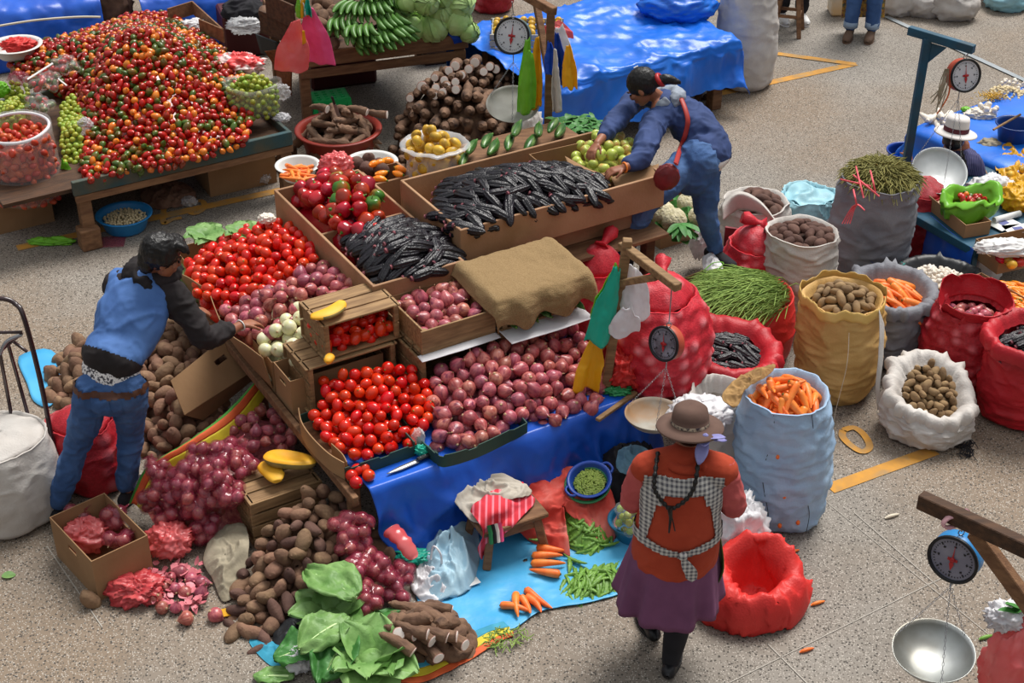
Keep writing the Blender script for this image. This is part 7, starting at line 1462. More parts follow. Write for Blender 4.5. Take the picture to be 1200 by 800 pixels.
for k in range(9):a=-2.2+.25*k;leaf(b,G(797,262,.52),(math.cos(a)*.8,math.sin(a)*.8,.2-.1*(k%3)),.17,.025,0,.3,k)
solo('cauliflower_leaves',b,m_leafd,'long dark green leaves lying over the cauliflowers','leaves')
solo('plastic_bag',blobbag(G(822,285,.2),(.08,.07,.12),125,.18,3),m_wfilm,'white plastic bag behind the person\'s rear foot','bag')
b=MB();b.box((0,-.01,0),(.16,.01,.15));b.xf(lambda v:v@rotz(-.3).T+G(848,288,.3));solo('red_card',b,M('maroon_card','7a2c34','9a4048',sc=10,rough=.7),'maroon printed card beside the far white sack','card')
pb_=G(640,168,.83);pt_=np.array([pb_[0]+.02,pb_[1],1.78]);base_=pb_*[1,1,0]
t=thing('wooden_post','brown wooden gallows post hung with coloured carrier bags at the top','post',tuple(base_));b=MB();b.bar(base_,pt_,.055,.055,bev=.004,up=(0,1,0));part('upright',b,m_woodm,t)
e0,e1=pt_+[-.18,.12,.0],pt_+[.12,-.05,-.02];b=MB();b.bar(G(604,-12,1.85),G(650,14,1.80),.05,.06,bev=.004);part('arm',b,m_woodm,t);b=MB();b.bar(G(628,0,1.75),pt_*.75+base_*.25,.045,.05,bev=.004);part('brace',b,m_woodm,t)
tt=[(618,45,.10,.55,m_lgrn,'long lime green carrier bag hanging on the brown post'),(622,60,.1,.42,m_lgrn,'shorter lime green carrier bag hanging on the brown post'),(630,45,.1,.5,m_yelb,'yellow carrier bag hanging on the brown post'),(644,50,.1,.22,m_bluc,'royal blue carrier bag on the brown post'),(653,40,.12,.35,m_bluc,'long royal blue strip hanging on the brown post'),(650,60,.06,.42,m_wsack,'grey carrier bag hanging beside the royal blue one'),(655,30,.18,.36,m_wfilm,'white carrier bag bunch hanging on the brown post'),(652,24,.2,.12,m_rfilm,'pale pink carrier bag bunch on the brown post'),(666,55,.1,.28,m_yelb,'pale yellow carrier bag behind the white bunch')]
for i,(x,y,w_,l_,mt,lb)in enumerate(tt):hangbag(lb,GY_ if False else G(x,y,1.6),w_,l_,mt,130+i,(-.02,-.03)if x<640 else(.02,-.03))
hk=G(604,0,1.8);pc=G(600,118,1.0)
scale('teal-cased hanging scale in front of the lemon crate with a shallow pan',G(600,42,1.55),.125,.06,m_stea,(-.3,-.85,.35),G(601,122,1.12),hook_to=G(600,2,1.8),panr=.185,pan_tilt=(.35,0),pandepth=.05,panmat=M('old_pan','9a9890','85837a',sc=9,rough=.6,rnd=0,c3='77706a',sc3=5))
t=slatbox('lemon_crate','pale slatted crate of yellow lemons behind the teal scale',G(574,62,.62),rk-.35,.62,.4,.16,M('grey_white_wood','b5b0a4','9a9488',sc=6,rough=.8),boards=3,open_side='top')
g0=np.array(G(574,62,.62));Rl=rotz(rk-.35);scatter('lemon',YEL,[g0+Rl@np.array([.05+.075*i,.06+.07*j,.15+.01*((i+j)%3)])for i in range(8)for j in range(5)],[(0,0,1)]*40,'yellow lemon in the pale slatted crate','lemon','lemons in the slatted crate',5,.75,.9)
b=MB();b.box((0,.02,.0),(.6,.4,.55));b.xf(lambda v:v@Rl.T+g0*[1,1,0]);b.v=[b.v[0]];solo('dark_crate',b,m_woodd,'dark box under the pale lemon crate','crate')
zt_=.62;Q=[G(668,60,zt_),G(857,45,zt_),G(830,-8,zt_),G(640,5,zt_)]
Q=[G(655,95,zt_),G(858,50,zt_),G(800,5,zt_),G(560,55,zt_)]
u1=(Q[1]-Q[0])/np.linalg.norm(Q[1]-Q[0]);v1=np.array([-u1[1],u1[0],0]);Lq=np.linalg.norm(Q[1]-Q[0]);rows=[]
for s_ in np.linspace(-.25,Lq+.05,9):rows.append([Q[0]+u1*s_+v1*y_+[0,0,z_]for y_,z_ in((1.5,-.5),(1.45,0),(1.0,.03),(.5,.02),(.05,.01),(-.03,-.05),(-.08+.05*math.sin(s_*5),-.22),(-.12+.06*math.sin(s_*5+1),-.40-.05*math.sin(s_*3)))])
e_=rows[-1];rows.append([p+u1*.06+[0,0,-.1]for p in e_]);rows.append([p+u1*.1+[0,0,-.28]if i<5 else p+u1*.06+[0,0,-.1]for i,p in enumerate(e_)])
P=sheet(rows,130,100);P[...,2]+=.06*(crump(P*[2.2,3.5,1.5],14)-.35)+.02*(crump(P*[8,8,4],15)-.3);P[...,1]-=.08*(crump(P*[3.2,.6,1.2],16)-.3)*(P[...,2]<.55);P[...,2]=np.maximum(P[...,2],.01);solo('table_tarpaulin',MB().grid(P),m_tarpb,'bright blue tarpaulin covering the closed table behind the leaning person','tarpaulin',mods={'solid':.003})
t=thing('covered_table','timber table hidden under the bright blue tarpaulin','table',tuple(Q[0]*[1,1,0]),math.atan2(u1[1],u1[0]))
b=MB();b.box((0,.03,zt_-.06),(Lq,1.4,zt_-.03));part('tabletop',b,m_woodm,t,world=False)
for x,y in((.05,.05),(Lq-.12,.05),(.05,1.3),(Lq-.12,1.3)):b=MB();b.box((x,y,0),(x+.1,y+.1,zt_-.06),bev=.006);part('leg',b,m_woodm,t,world=False)
solo('blue_bundle',blobbag(G(795,5,zt_+.12),(.34,.26,.16),140,.08,3,60,40),m_tarpb,'knotted bright blue plastic bundle on the covered table','bundle')
for i,(x,y,r_,mt,lb)in enumerate(((838,60,.1,m_wfilm,''),(815,103,.13,m_wsack,'dusty sack end under the covered table, nearer its leg'),(705,125,.2,m_wsack,'flat grey sack lying under the tarpaulin edge'),(800,100,.16,m_wsack,'second dusty sack end under the covered table'))):
 if lb:solo('sack_bundle',blobbag(G(x,y,r_*.5),(r_*1.5,r_,r_*.7),141+i,.1,3),mt,lb,'sack')
rt_=netsack('tall white ribbed sack standing at the right end of the covered table',872,98,.25,.86,144,m_wsack,.012,8,tuft=False,top=.9,lean=(-.02,.03))
for o_ in list(rt_.children):pass
scatter('brown_potato',DPOT,[G(x,y,.03)for x,y in((822,108),(828,113),(818,114))],[(0,0,1)]*3,'small potato on the floor by the covered table leg','potato','potatoes by the covered table leg',5)
solo('white_sack_bundle',blobbag(G(665,118,.22),(.26,.22,.24),146,.1,2.6,60,40,flat=.9),m_wsack,'slumped white sack behind the brown post','sack')
solo('white_sack_bundle',blobbag(G(620,165,.2),(.13,.14,.3),147,.12,2.6,50,36,flat=.7),m_wsack,'narrow white sack leaning between the cassava and the brown post','sack')
b=MB();b.grid(sheet([[G(655,95,.48),G(672,92,.46)],[G(660,108,.42),G(684,112,.36)]],8,6));solo('green_trim',b,M('pale_green_weave','8ab8a0',rough=.7),'pale green corner of the slumped white sack','cloth scrap',mods={'solid':.004})
netsack('red net sack at the very top behind the cabbages',575,10,.22,.6,148,m_rnet,.03,8,tuft=False)
def tarpbox(label,Qs,z,seed,mat=m_tarp):
 rows=[]
 A_,B_=G(*Qs[0],z),G(*Qs[1],z);u_=(B_-A_)/np.linalg.norm(B_-A_);v_=np.array([-u_[1],u_[0],0])
 for s_ in np.linspace(0,np.linalg.norm(B_-A_),7):rows.append([A_+u_*s_+v_*y_+[0,0,z_*z]for y_,z_ in((1.3,.0),(1.0,0),(.6,.1),(.15,.05),(.0,-.15),(-.06,-.5),(-.1,-.97 if True else 0))])
 P=sheet(rows,60,50,.03,4,seed,'ridge');P[...,2]=np.maximum(P[...,2],.01);return solo('table_tarpaulin',MB().grid(P),mat,label,'tarpaulin',mods={'solid':.003})
tarpbox('blue tarpaulin covered table at the top left corner',((-40,20),(118,2)),.55,150);tarpbox('blue tarpaulin bundle at the top behind the chilli heap',((165,2),(285,-14)),.5,151)
b=MB();b.tube(catm([G(-10,32,.5),G(40,24,.52),G(90,20,.52),G(118,20,.5)],20),.01,6);solo('white_rope',b,m_string,'white rope tied over the top left tarpaulin','rope')
t=thing('pallet','dark wooden pallet under the top left tarpaulin','pallet',tuple(G(40,45,0)))
for k in range(3):b=MB();b.bar(G(-5,38+5*k,.2-.08*k),G(78,30+5*k,.2-.08*k),.1,.02,bev=.003);part('slat',b,m_woodd,t)
b=blobbag(G(130,5,.35),(.2,.15,.3),152,.12,2.5);solo('checked_sack',b,M('brown_checked_cloth','5a4238','7a5c4a',sc=14,rough=.9),'brown checked cloth sack behind the chilli heap','sack')
c=G(922,38,0);t=thing('wooden_stool','tall wooden stool at the top right beside white sneakers','stool',tuple(c));b=MB();b.lathe([(.001,.5),(.16,.5),(.17,.52),(.16,.54),(.001,.54)],24,c=c);part('seat',b,m_woodd,t)
for k in range(4):a=.5+k*PI/2;b=MB();b.bar(c+[.1*math.cos(a),.1*math.sin(a),.5],c+[.19*math.cos(a),.19*math.sin(a),0],.04,.04,bev=.004,up=(0,1,0));part('leg',b,m_woodm,t)
for k in range(4):a=.5+k*PI/2;a2=a+PI/2;b=MB();b.bar(c+[.155*math.cos(a),.155*math.sin(a),.2],c+[.155*math.cos(a2),.155*math.sin(a2),.2],.02,.03,bev=.003);part('stretcher',b,m_woodm,t)
for i,(x,y,r_,hh,mt,lb)in enumerate(((1052,-2,.2,.35,m_wsack,'white sack at the top beside the jeans'),(1082,2,.2,.3,m_wsack,'second white sack at the top edge'),(1118,4,.22,.35,m_wsack,'rightmost white sack at the top edge'),(1180,-2,.2,.25,m_mint,'green and turquoise bundle at the top right corner'))):solo('sack_bundle',blobbag(G(x,y,hh*.4),(r_*1.1,r_,hh*.6),160+i,.12,2.5,44,30,flat=.7),mt,lb,'sack')
c=G(1150,-4,0);t=thing('wooden_stool','small wooden stool at the top edge left of the green bundle','stool',tuple(c));b=MB();b.box(c+[-.2,-.14,.33],c+[.2,.14,.37],bev=.01);part('seat',b,m_wood,t)
for sx_ in(-1,1):
 for sy_ in(-1,1):b=MB();b.bar(c+[sx_*.15,sy_*.1,.33],c+[sx_*.18,sy_*.13,0],.045,.045,bev=.004,up=(0,1,0));part('leg',b,m_wood,t)
b=MB();b.box((-.12,-.12,0),(.12,.12,.5),bev=.02);b.xf(lambda v:v+G(985,15,0));solo('pale_plinth',b,M('cream_plastic','c8c0b4','d8b070',sc=3,rough=.6),'cream block with a yellow edge at the top beside the jeans','block')
b=MB();b.box((-.35,-.3,0),(.35,.3,.45),bev=.1);b.xf(lambda v:v+G(700,-25,0));b_=b;t=thing('parked_moped','dark moped wheel and footboard at the top edge','moped',tuple(G(690,0,0)))
c=G(678,-2,.0)+[0,.3,.25];b=MB();b.tube([c+[0.22*math.cos(a),.05,.22*math.sin(a)]for a in np.linspace(0,2*PI,28)[:-1]],.05,10,closed=True);part('tyre',b,m_black,t);b=MB();b.tube([c+[0,-.02,0],c+[0,.12,0]],.06,14);part('hub',b,m_chrome,t);b=MB();b.bar(c+[.1,.05,.15],c+[.7,.1,.3],.2,.06,bev=.02);part('footboard',b,m_black,t)
# ================================================================ people
m_skin=M('brown_skin','9c6448','8c5640',sc=9,rough=.5,rnd=0,sss=.08);m_hair=M('black_hair','120f0f','1e1a19',sc=60,stretch=(1,1,.2),rough=.38,rnd=0,bump=.4,bsc=120)
m_jean=M('blue_denim','2c4a78','3e5f92',sc=5,rough=.85,rnd=0,bump=.25,bsc=120,c3='5a7aaa',sc3=3)
def limb(mb,pts,rad,X=None,n=14):
 P=np.asarray(pts,float);R_=[(r,r)if np.isscalar(r)else r for r in rad];Q=[P[0]];RR=[R_[0]];T=np.gradient(P,axis=0);T/=np.linalg.norm(T,axis=1,keepdims=True)
 k=max(2,5*(len(P)-1));pp=catm(P,k);rr=catm(np.array(R_),k);tt=np.gradient(pp,axis=0);tt/=np.linalg.norm(tt,axis=1,keepdims=True);rings=[]
 def ring(c,t,rx,ry):
  x=np.array(X if X is not None else([1.,0,0]if abs(t[0])<.9 else[0,1.,0]),float);x=x-t*(x@t);x/=np.linalg.norm(x);y=np.cross(t,x);a=np.arange(n)*2*PI/n
  return c+rx*np.cos(a)[:,None]*x+ry*np.sin(a)[:,None]*y
 for f in(-.98,-.8,-.45):q=math.sqrt(1-f*f);rings.append(ring(pp[0]+tt[0]*f*min(rr[0]),tt[0],rr[0][0]*q,rr[0][1]*q))
 for c,t,r in zip(pp,tt,rr):rings.append(ring(c,t,r[0],r[1]))
 for f in(.45,.8,.98):q=math.sqrt(1-f*f);rings.append(ring(pp[-1]+tt[-1]*f*min(rr[-1]),tt[-1],rr[-1][0]*q,rr[-1][1]*q))
 mb.grid(rings,0,True,wv=True);b0=mb.n-n*len(rings);mb.f+=[tuple(b0+i for i in range(n))[::-1],tuple(b0+(len(rings)-1)*n+i for i in range(n))];mb.m+=[0,0];mb.sm+=[True,True]
def flesh(mb,vox=.009,sm=6,fold=0,fr=9,seed=0,cut=None):
 """joins overlapping volumes into one continuous skin"""
 o=bpy.data.objects.new('tmp',mb.mesh('tmp',m_skin));COL.objects.link(o);r=o.modifiers.new('r','REMESH');r.mode='VOXEL';r.voxel_size=vox;s=o.modifiers.new('s','SMOOTH');s.iterations=sm;s.factor=.5
 me=bpy.data.meshes.new_from_object(o.evaluated_get(bpy.context.evaluated_depsgraph_get()));n=len(me.vertices);v=np.empty(n*3);me.vertices.foreach_get('co',v);v=v.reshape(-1,3);nn=np.empty(n*3);me.vertices.foreach_get('normal',nn);nn=nn.reshape(-1,3)
 f=[tuple(p.vertices)for p in me.polygons];d=o.data;bpy.data.objects.remove(o);bpy.data.meshes.remove(d);bpy.data.meshes.remove(me)
 if fold:v=v+nn*(fold*(crump(v*fr,seed)*1.6-.5))[:,None]
 return v,f,nn
def skinmb(V,keep=None,off=0,at=None):
 v,f,nn=V;v=v+nn*off;b=MB()
 if keep is not None:
  k=keep(V[0]);f=[q for q in f if all(k[i]for i in q)];u=sorted({i for q in f for i in q});mp={a:i for i,a in enumerate(u)};f=[tuple(mp[i]for i in q)for q in f];v=v[u]
 return b.add(v,f)
def hand(mb,wrist,d,up,s=1.0,curl=.5,spread=.25,side=1):
 """palm, four unequal bent fingers and a thumb from the side of the palm"""
 d=np.array(d,float);d/=np.linalg.norm(d);up=np.array(up,float);up-=d*(d@up);up/=np.linalg.norm(up);x=np.cross(d,up)*side;w=np.array(wrist,float)
 limb(mb,[w,w+d*.045*s,w+d*.085*s],[(.026*s,.018*s),(.038*s,.015*s),(.037*s,.013*s)],X=x)
 for k,(o_,L)in enumerate(((-.029,.068),(-.010,.078),(.010,.072),(.029,.056))):
  a=w+d*.085*s+x*o_*s;dd=d+x*o_*spread*20*.5;dd/=np.linalg.norm(dd);p=[a-d*.012];ang=0
  for j,fr_ in enumerate((.42,.32,.26)):ang+=curl*(.5,.8,.6)[j];p.append(p[-1]+(dd*math.cos(ang)-up*math.sin(ang))*L*fr_*s*1.1)
  limb(mb,p,[.0095*s,.009*s,.0085*s,.0075*s],n=8)
 a=w+d*.03*s-x*.026*s;limb(mb,[a,a+(d*.6-x*.8)*.032*s,a+(d*.85-x*.6-up*.3)*.062*s],[.012*s,.0105*s,.0085*s],n=8)
def head(mb,c,f,up,s=1.0):
 f=np.array(f,float);f/=np.linalg.norm(f);up=np.array(up,float);up-=f*(f@up);up/=np.linalg.norm(up);x=np.cross(f,up);R=np.stack([x,f,up],1);c=np.array(c,float)
 def el(o_,r):b=MB();b.ball((0,0,0),np.array(r)*s,20,14);b.xf(lambda v:(v+np.array(o_)*s)@R.T+c);mb.v+=b.v;mb.f+=[tuple(i+mb.n for i in q)for q in b.f];mb.m+=b.m;mb.sm+=b.sm;mb.k+=b.k;mb.n+=b.n
 el((0,-.01,.02),(.074,.092,.095));el((0,.03,-.035),(.056,.058,.07));el((0,.05,-.085),(.03,.028,.022));el((0,.093,-.02),(.012,.017,.022));el((0,.097,-.03),(.015,.011,.009));el((0,.083,-.056),(.021,.011,.006));el((0,.081,-.066),(.018,.011,.006));el((0,.078,.02),(.05,.012,.009));el((.045,.06,-.02),(.02,.02,.02));el((-.045,.06,-.02),(.02,.02,.02))
 for sx in(-1,1):el((.075*sx,-.008,-.015),(.01,.018,.03))
 return R
def eyes(root_part,c,R,s=1.0):
 for sx in(-1,1):
  b=MB();b.ball((0,0,0),(.013*s,.006*s,.0065*s),10,7);b.xf(lambda v:(v+np.array([.03*sx,.083,.0])*s)@R.T+c);part('eye',b,m_dark,root_part)
  b=MB();b.tube([np.array([sx*.014,.09,.024])*s@R.T+c,np.array([sx*.032,.089,.029])*s@R.T+c,np.array([sx*.05,.08,.022])*s@R.T+c],.0035*s,6);part('eyebrow',b,m_hair,root_part)
def shoe(name,root,p,d,mat,sole,L=.26,h=.09):
 d=np.array([d[0],d[1],0.]);d/=np.linalg.norm(d);x=np.array([-d[1],d[0],0]);p=np.array(p,float);b=MB()
 limb(b,[p-d*.05+[0,0,h*.55],p+d*.02+[0,0,h*.55],p+d*L*.4+[0,0,h*.42],p+d*L*.68+[0,0,h*.36]],[(.036,h*.5),(.039,h*.48),(.045,h*.38),(.036,h*.28)],X=x);s_=part(name,b,mat,root)
 b=MB();th_=np.arange(20)*2*PI/20;b.grid([[p+d*(L*.28+L*.5*math.cos(a))+x*.047*math.sin(a)*(1+.12*math.cos(a))+[0,0,z]for a in th_]for z in(.0,.022)],0,True,wv=True);b.f+=[tuple(range(20))[::-1],tuple(range(20,40))];b.m+=[0,0];b.sm+=[False]*2;part('sole',b,sole,s_)
T_=lambda*p:np.array(p,float)
fl,fr_=G(68,592,.1),G(148,572,.1);kl,kr=G(90,522,.5),G(152,508,.5)+T_(.0,.03,0);hl,hr=G(110,462,.86),G(152,462,.86);wa=G(133,432,.98);ch=G(152,375,1.2)+T_(0,.06,0);ne=G(176,322,1.37)+T_(0,.04,0);hc=G(190,301,1.5)
sl,sr=G(138,338,1.30)+T_(0,.06,0),G(200,344,1.28);el_,wr,hd=G(243,395,1.06),G(282,381,1.0),G(292,377,.99)
man=thing('person','person in a blue jacket with black sleeves and jeans, bending over the onions','person',(kl+kr)/2*[1,1,0])
b=MB();limb(b,[wa,ch,ne],[(.1,.08),(.12,.08),.05]);limb(b,[ne,ne*.4+hc*.6],[.052,.055]);limb(b,[sr,el_,wr],[.04,.036,.025]);limb(b,[sl,sl+T_(.1,.12,-.22),sl+T_(.28,.2,-.3)],[.04,.035,.025]);limb(b,[ne,sr],[.04,.04]);limb(b,[ne,sl],[.04,.04])
for h_,k_,f_ in((hl,kl,fl),(hr,kr,fr_)):limb(b,[wa,h_,k_,f_],[.07,.07,.045,.035])
R=head(b,hc,(.82,.35,-.35),(.25,.1,.95));hand(b,wr+(hd-wr)*.0,hd-wr+T_(.06,.05,-.02),(0,0,1),1.0,.45,side=-1);hand(b,sl+T_(.28,.2,-.3),(.8,.5,-.2),(0,0,1),1,.4)
body=part('body',skinmb(flesh(b,.0055,3)),m_skin,man);eyes(body,hc,R)
b=MB();b.ball((0,0,0),(.088,.104,.1),22,16,0,fn=lambda P,D:P*(1+.05*crump(D*[5,5,3],3))[...,None]);b.xf(lambda v:(v+T_(0,-.022,.035))@R.T+hc)
for k in range(5):q=MB();limb(q,[hc+R@T_(-.06+.03*k,.05,.1),hc+R@T_(-.065+.033*k,.095,.085),hc+R@T_(-.06+.03*k,.112,.06)],[.022,.018,.006],n=8);b.add(q.v[0],q.f)
limb(b,[hc+R@T_(.07,-.03,.0),hc+R@T_(.074,.01,-.0),hc+R@T_(.068,.035,.03)],[.02,.016,.014]);limb(b,[hc+R@T_(0,-.075,.0),hc+R@T_(0,-.07,-.06)],[.05,.045])
part('hair',skinmb(flesh(b,.008,2,.006,30)),m_hair,man)
m_jb=M('blue_jersey','4468a4','5379b6',sc=5,rough=.8,rnd=0,bump=.1);m_js=M('black_jersey','1c1718','2a2224',sc=6,rough=.85,rnd=0);X_=(sr-sl)/np.linalg.norm(sr-sl)
b=MB();limb(b,[wa+T_(.0,.01,.075),wa*.5+ch*.5,ch,ne*.75+ch*.25],[(.165,.115),(.17,.12),(.19,.125),(.13,.09)],X=X_,n=20);limb(b,[ch*.3+sl*.7,sl],[.1,.075]);limb(b,[ch*.3+sr*.7,sr*.95+ch*.05],[.1,.07]);limb(b,[sl*.9+ne*.1,ne,sr*.9+ne*.1],[.06,.07,.06])
V=flesh(b,.011,8,.012,7,4);ax_=(ne-wa)/np.linalg.norm(ne-wa);jk=part('jacket',skinmb(V),m_jb,man)
part('hem_band',skinmb(V,lambda v:((v-wa)@ax_<.07),.008),m_js,jk)
b=MB();limb(b,[sr+(sl-sr)*.06,sr+T_(.02,-.01,-.02),sr*.5+el_*.5,el_+T_(-.01,0,0),el_*.45+wr*.55],[.085,.088,.074,.066,.056]);V=flesh(b,.010,6,.012,10,6);part('sleeve',skinmb(V),m_js,man)
b=MB();limb(b,[sl+(sr-sl)*.08,sl+T_(-.01,0,-.03),sl+T_(.1,.12,-.22),sl+T_(.22,.17,-.28)],[.085,.08,.07,.055]);part('sleeve',skinmb(flesh(b,.011,6,.01,9,7)),m_js,man)
b=MB();limb(b,[ne+T_(-.08,-.03,.0),ne+T_(-.01,-.09,-.03),ne+T_(.08,-.05,-.0),ne+T_(.09,.03,.0)],[(.068,.06)]*4);limb(b,[ne+T_(-.08,-.02,.02),ne+T_(-.02,.06,.02),ne+T_(.08,.04,.01)],[.058]*3);part('hood',skinmb(flesh(b,.009,5,.012,12,8)),m_js,man)
b=MB();limb(b,[wa+T_(-.02,-.015,-.10),(hl+hr)/2+T_(0,0,.0)],[(.15,.105),(.155,.115)],X=X_,n=20)
for h_,k_,f_ in((hl,kl,fl),(hr,kr,fr_)):limb(b,[h_+T_(0,0,.03),h_*.5+k_*.5,k_,k_*.5+f_*.5,f_+T_(0,0,.03)],[.098,.086,.07,.066,.055])
V=flesh(b,.010,5,.011,11,9);je=part('jeans',skinmb(V),m_jean,man)
b0=wa+T_(0,0,-.085);ub=ax_;part('belt',skinmb(V,lambda v:(np.abs((v[:,2]-b0[2]-.02))<.02),.008),M('brown_belt','5c3624','4a2a1c',sc=9,rough=.6),je)
bk=G(157,456,.93)+T_(0,-.02,0);b=MB();b.box((-.04,-.008,-.018),(.04,.004,.018),bev=.004);b.xf(lambda v:v@rotz(.25).T+G(152,440,.92)-T_(0,.02,0));part('belt_patch',b,M('tan_leather','a8743c',rough=.6),je)
for(x,y)in((122,468),(158,470)):part('back_pocket',skinmb(V,(lambda c_:lambda v:(np.abs(v[:,0]-c_[0])<.055)&(np.abs(v[:,2]-c_[2])<.055)&(v[:,1]<c_[1]+.08))(G(x,y,.85)),.004),m_jean,je)
b=MB();limb(b,[wa+T_(-.018,-.008,-.025),wa+T_(-.01,-.0,.01)],[(.160,.11),(.16,.11)],X=X_,n=20);part('checked_shirt',skinmb(flesh(b,.012,4,.004,12)),M('black_white_check','e8e4e4','4a4850',sc=70,rough=.8,lo=.5,hi=.56),man)
shoe('shoe',man,fl*[1,1,0]+T_(-.01,-.02,0),(-.25,-.6,0)if False else(-.3,.9,0),m_dark,m_dark);shoe('shoe',man,fr_*[1,1,0],(.2,.9,0),m_dark,m_dark)
b=MB();b.tube([wr+(hd-wr)*.0+.03*(np.cross([0,0,1.],(hd-wr)/np.linalg.norm(hd-wr))*math.cos(a)+T_(0,0,1)*math.sin(a))for a in np.linspace(0,6.1,16)],.004,6,closed=True);part('beaded_bracelet',b,m_wpl,man)
rf,lf=G(838,297,.44),G(728,306,.5);rk_,lk=G(828,250,.76),G(757,240,.96);hp_=G(825,192,1.10);hp2=hp_+T_(-.13,-.02,.0);wa=G(828,166,1.18);ch=G(800,135,1.30);ne=G(772,114,1.42);hc=G(752,103,1.50);s1=G(768,142,1.33);s2=G(757,120,1.34)+T_(-.02,.16,0)
e1,w1=G(752,183,1.26),G(732,196,1.25);h1=G(722,200,1.24);e2,w2=G(716,148,1.30),G(700,168,1.28);h2=G(691,178,1.26)
wo=thing('person','person in a navy hooded top and blue jeans reaching over the apples','person',(rf*[1,1,0]))
b=MB();limb(b,[wa,ch,ne],[(.1,.08),(.11,.08),.045]);limb(b,[ne,hc],[.045,.05]);limb(b,[s1,e1,w1],[.042,.036,.026]);limb(b,[s2,e2,w2],[.042,.036,.025]);limb(b,[ne,s1],[.04]*2);limb(b,[ne,s2],[.04]*2)
for h_,k_,f_ in((hp2,lk,lf),(hp_,rk_,rf)):limb(b,[wa,h_,k_,f_],[.07,.07,.05,.035])
R=head(b,hc,(-.75,.2,-.62),(-.45,.25,.85),.98);hand(b,w1,h1-w1+T_(-.03,0,0),(0,-.1,1),.95,.5,side=1);hand(b,w2,h2-w2+T_(-.01,-.02,-.02),(-.3,0,1),.95,.6,side=1)
body=part('body',skinmb(flesh(b,.0055,3)),m_skin,wo);eyes(body,hc,R,.98)
b=MB();b.ball((0,0,0),(.086,.106,.1),22,16);b.xf(lambda v:(v+T_(0,-.024,.03))@R.T+hc);limb(b,[hc+R@T_(0,-.09,.0),hc+R@T_(0,-.13,-.03)],[.045,.035])
limb(b,[hc+R@T_(.068,-.03,.0),hc+R@T_(.073,.02,.0),hc+R@T_(.06,.05,.05)],[.022,.014,.012]);V=flesh(b,.008,3,.003,40);hr_=part('hair',skinmb(V),m_hair,wo)
b=MB();c=hc+R@T_(0,-.125,-.02);b.tube([c+R@T_(.036*math.cos(a),-.01,.036*math.sin(a))for a in np.linspace(0,6.1,14)],.016,8,closed=True);part('red_hair_tie',b,m_red,hr_)
b=MB();limb(b,[c,c+R@T_(.0,-.05,-.02),c+R@T_(.02,-.1,-.08)],[.03,.035,.015]);part('ponytail',skinmb(flesh(b,.008,2,.004,30)),m_hair,hr_)
b=MB();b.bar(hc+R@T_(.02,-.02,.135),hc+R@T_(.03,-.05,.13),.012,.006);part('hair_clip',b,m_white,hr_)
m_nv=M('navy_heather','2c3c66','3a4c7c',sc=8,rough=.85,rnd=0);b=MB();X_=T_(-.35,-.9,0);X_=s1-s2;X_/=np.linalg.norm(X_)
limb(b,[hp_*.4+hp2*.3+wa*.3+T_(0.03,0,.02),wa,ch,ne*.7+ch*.3],[(.165,.135),(.17,.14),(.185,.13),(.12,.08)],X=X_,n=20);limb(b,[s1,s1*.5+e1*.5,e1,e1*.35+w1*.65],[.085,.08,.072,.052]);limb(b,[s2,s2*.5+e2*.5,e2,e2*.5+w2*.5],[.08,.072,.064,.05]);limb(b,[s1,ne*.5+ch*.5,s2],[.085,.08,.085])
V=flesh(b,.011,7,.012,9,4);top_=part('hooded_top',skinmb(V),m_nv,wo)
m_gh=M('grey_heather','9aa2ae','868e9c',sc=30,rough=.85,rnd=0);b=MB();q0=ne+T_(.03,-.01,.0);limb(b,[q0+X_*.1+T_(-.03,0,-.02),q0+T_(.07,.0,.0)+X_*.05,q0+T_(.09,.02,.0)-X_*.04,q0-X_*.1],[(.035,.05),(.05,.06),(.05,.06),.035]);limb(b,[q0+X_*.1+T_(-.03,0,-.02),q0+X_*.07+T_(-.07,0,-.06)],[.03,.02]);part('grey_hood',skinmb(flesh(b,.009,4,.01,12,8)),m_gh,wo)
b=MB();limb(b,[hp_*.5+hp2*.5+T_(.03,0,.03),hp_*.5+hp2*.5+T_(0,0,-.08)],[(.155,.14),(.15,.13)],X=X_,n=20)
for h_,k_,f_ in((hp2,lk,lf),(hp_,rk_,rf)):limb(b,[h_,h_*.5+k_*.5,k_,k_*.5+f_*.5,f_+T_(0,0,.04)],[.105,.098,.075,.064,.05])
VJ=flesh(b,.010,5,.009,11,9);part('jeans',skinmb(VJ),m_jean,wo);part('white_undershirt',skinmb(V,lambda v:(v[:,0]>hp_[0]+.04)&(np.abs(v[:,2]-hp_[2]-.0)<.05),.008),m_white,wo);shoe('shoe',wo,rf+T_(0,0,-.06),(-.2,-.9,0)if False else(.5,-.5,0),m_dark,M('gum_sole','b08a68',rough=.7),.22);shoe('shoe',wo,lf+T_(0,0,-.06),(-.8,-.2,0),m_dark,MATS['gum_sole'],.22)
def hug(V,path,w,off,name,mat,parent):
 P=catm(np.array(path),60);part(name,skinmb(V,lambda v:np.min(np.linalg.norm(v[:,None]-P[None],axis=2),axis=1)<w,off),mat,parent)
sp=[];vv,nn=V[0],V[2]
b=MB();path=[]
for(x,y)in((798,115),(803,128),(806,142),(803,158),(797,175),(792,192)):
 d_=G(x,y,1)-T_(0,0,CH);d_/=np.linalg.norm(d_);w_=vv-T_(0,0,CH);tt_=w_@d_;dist=np.linalg.norm(w_-tt_[:,None]*d_,axis=1);ok=dist<.02;path.append(T_(0,0,CH)+d_*((tt_[ok].min()if ok.any()else 9.3)-.012))
m_strap=M('red_leather_strap','a8322a',rough=.5,rnd=0);P=catm(np.array(path),30);b.tube(P,.017,8,sq=.35);part('bag_strap',b,m_strap,wo)
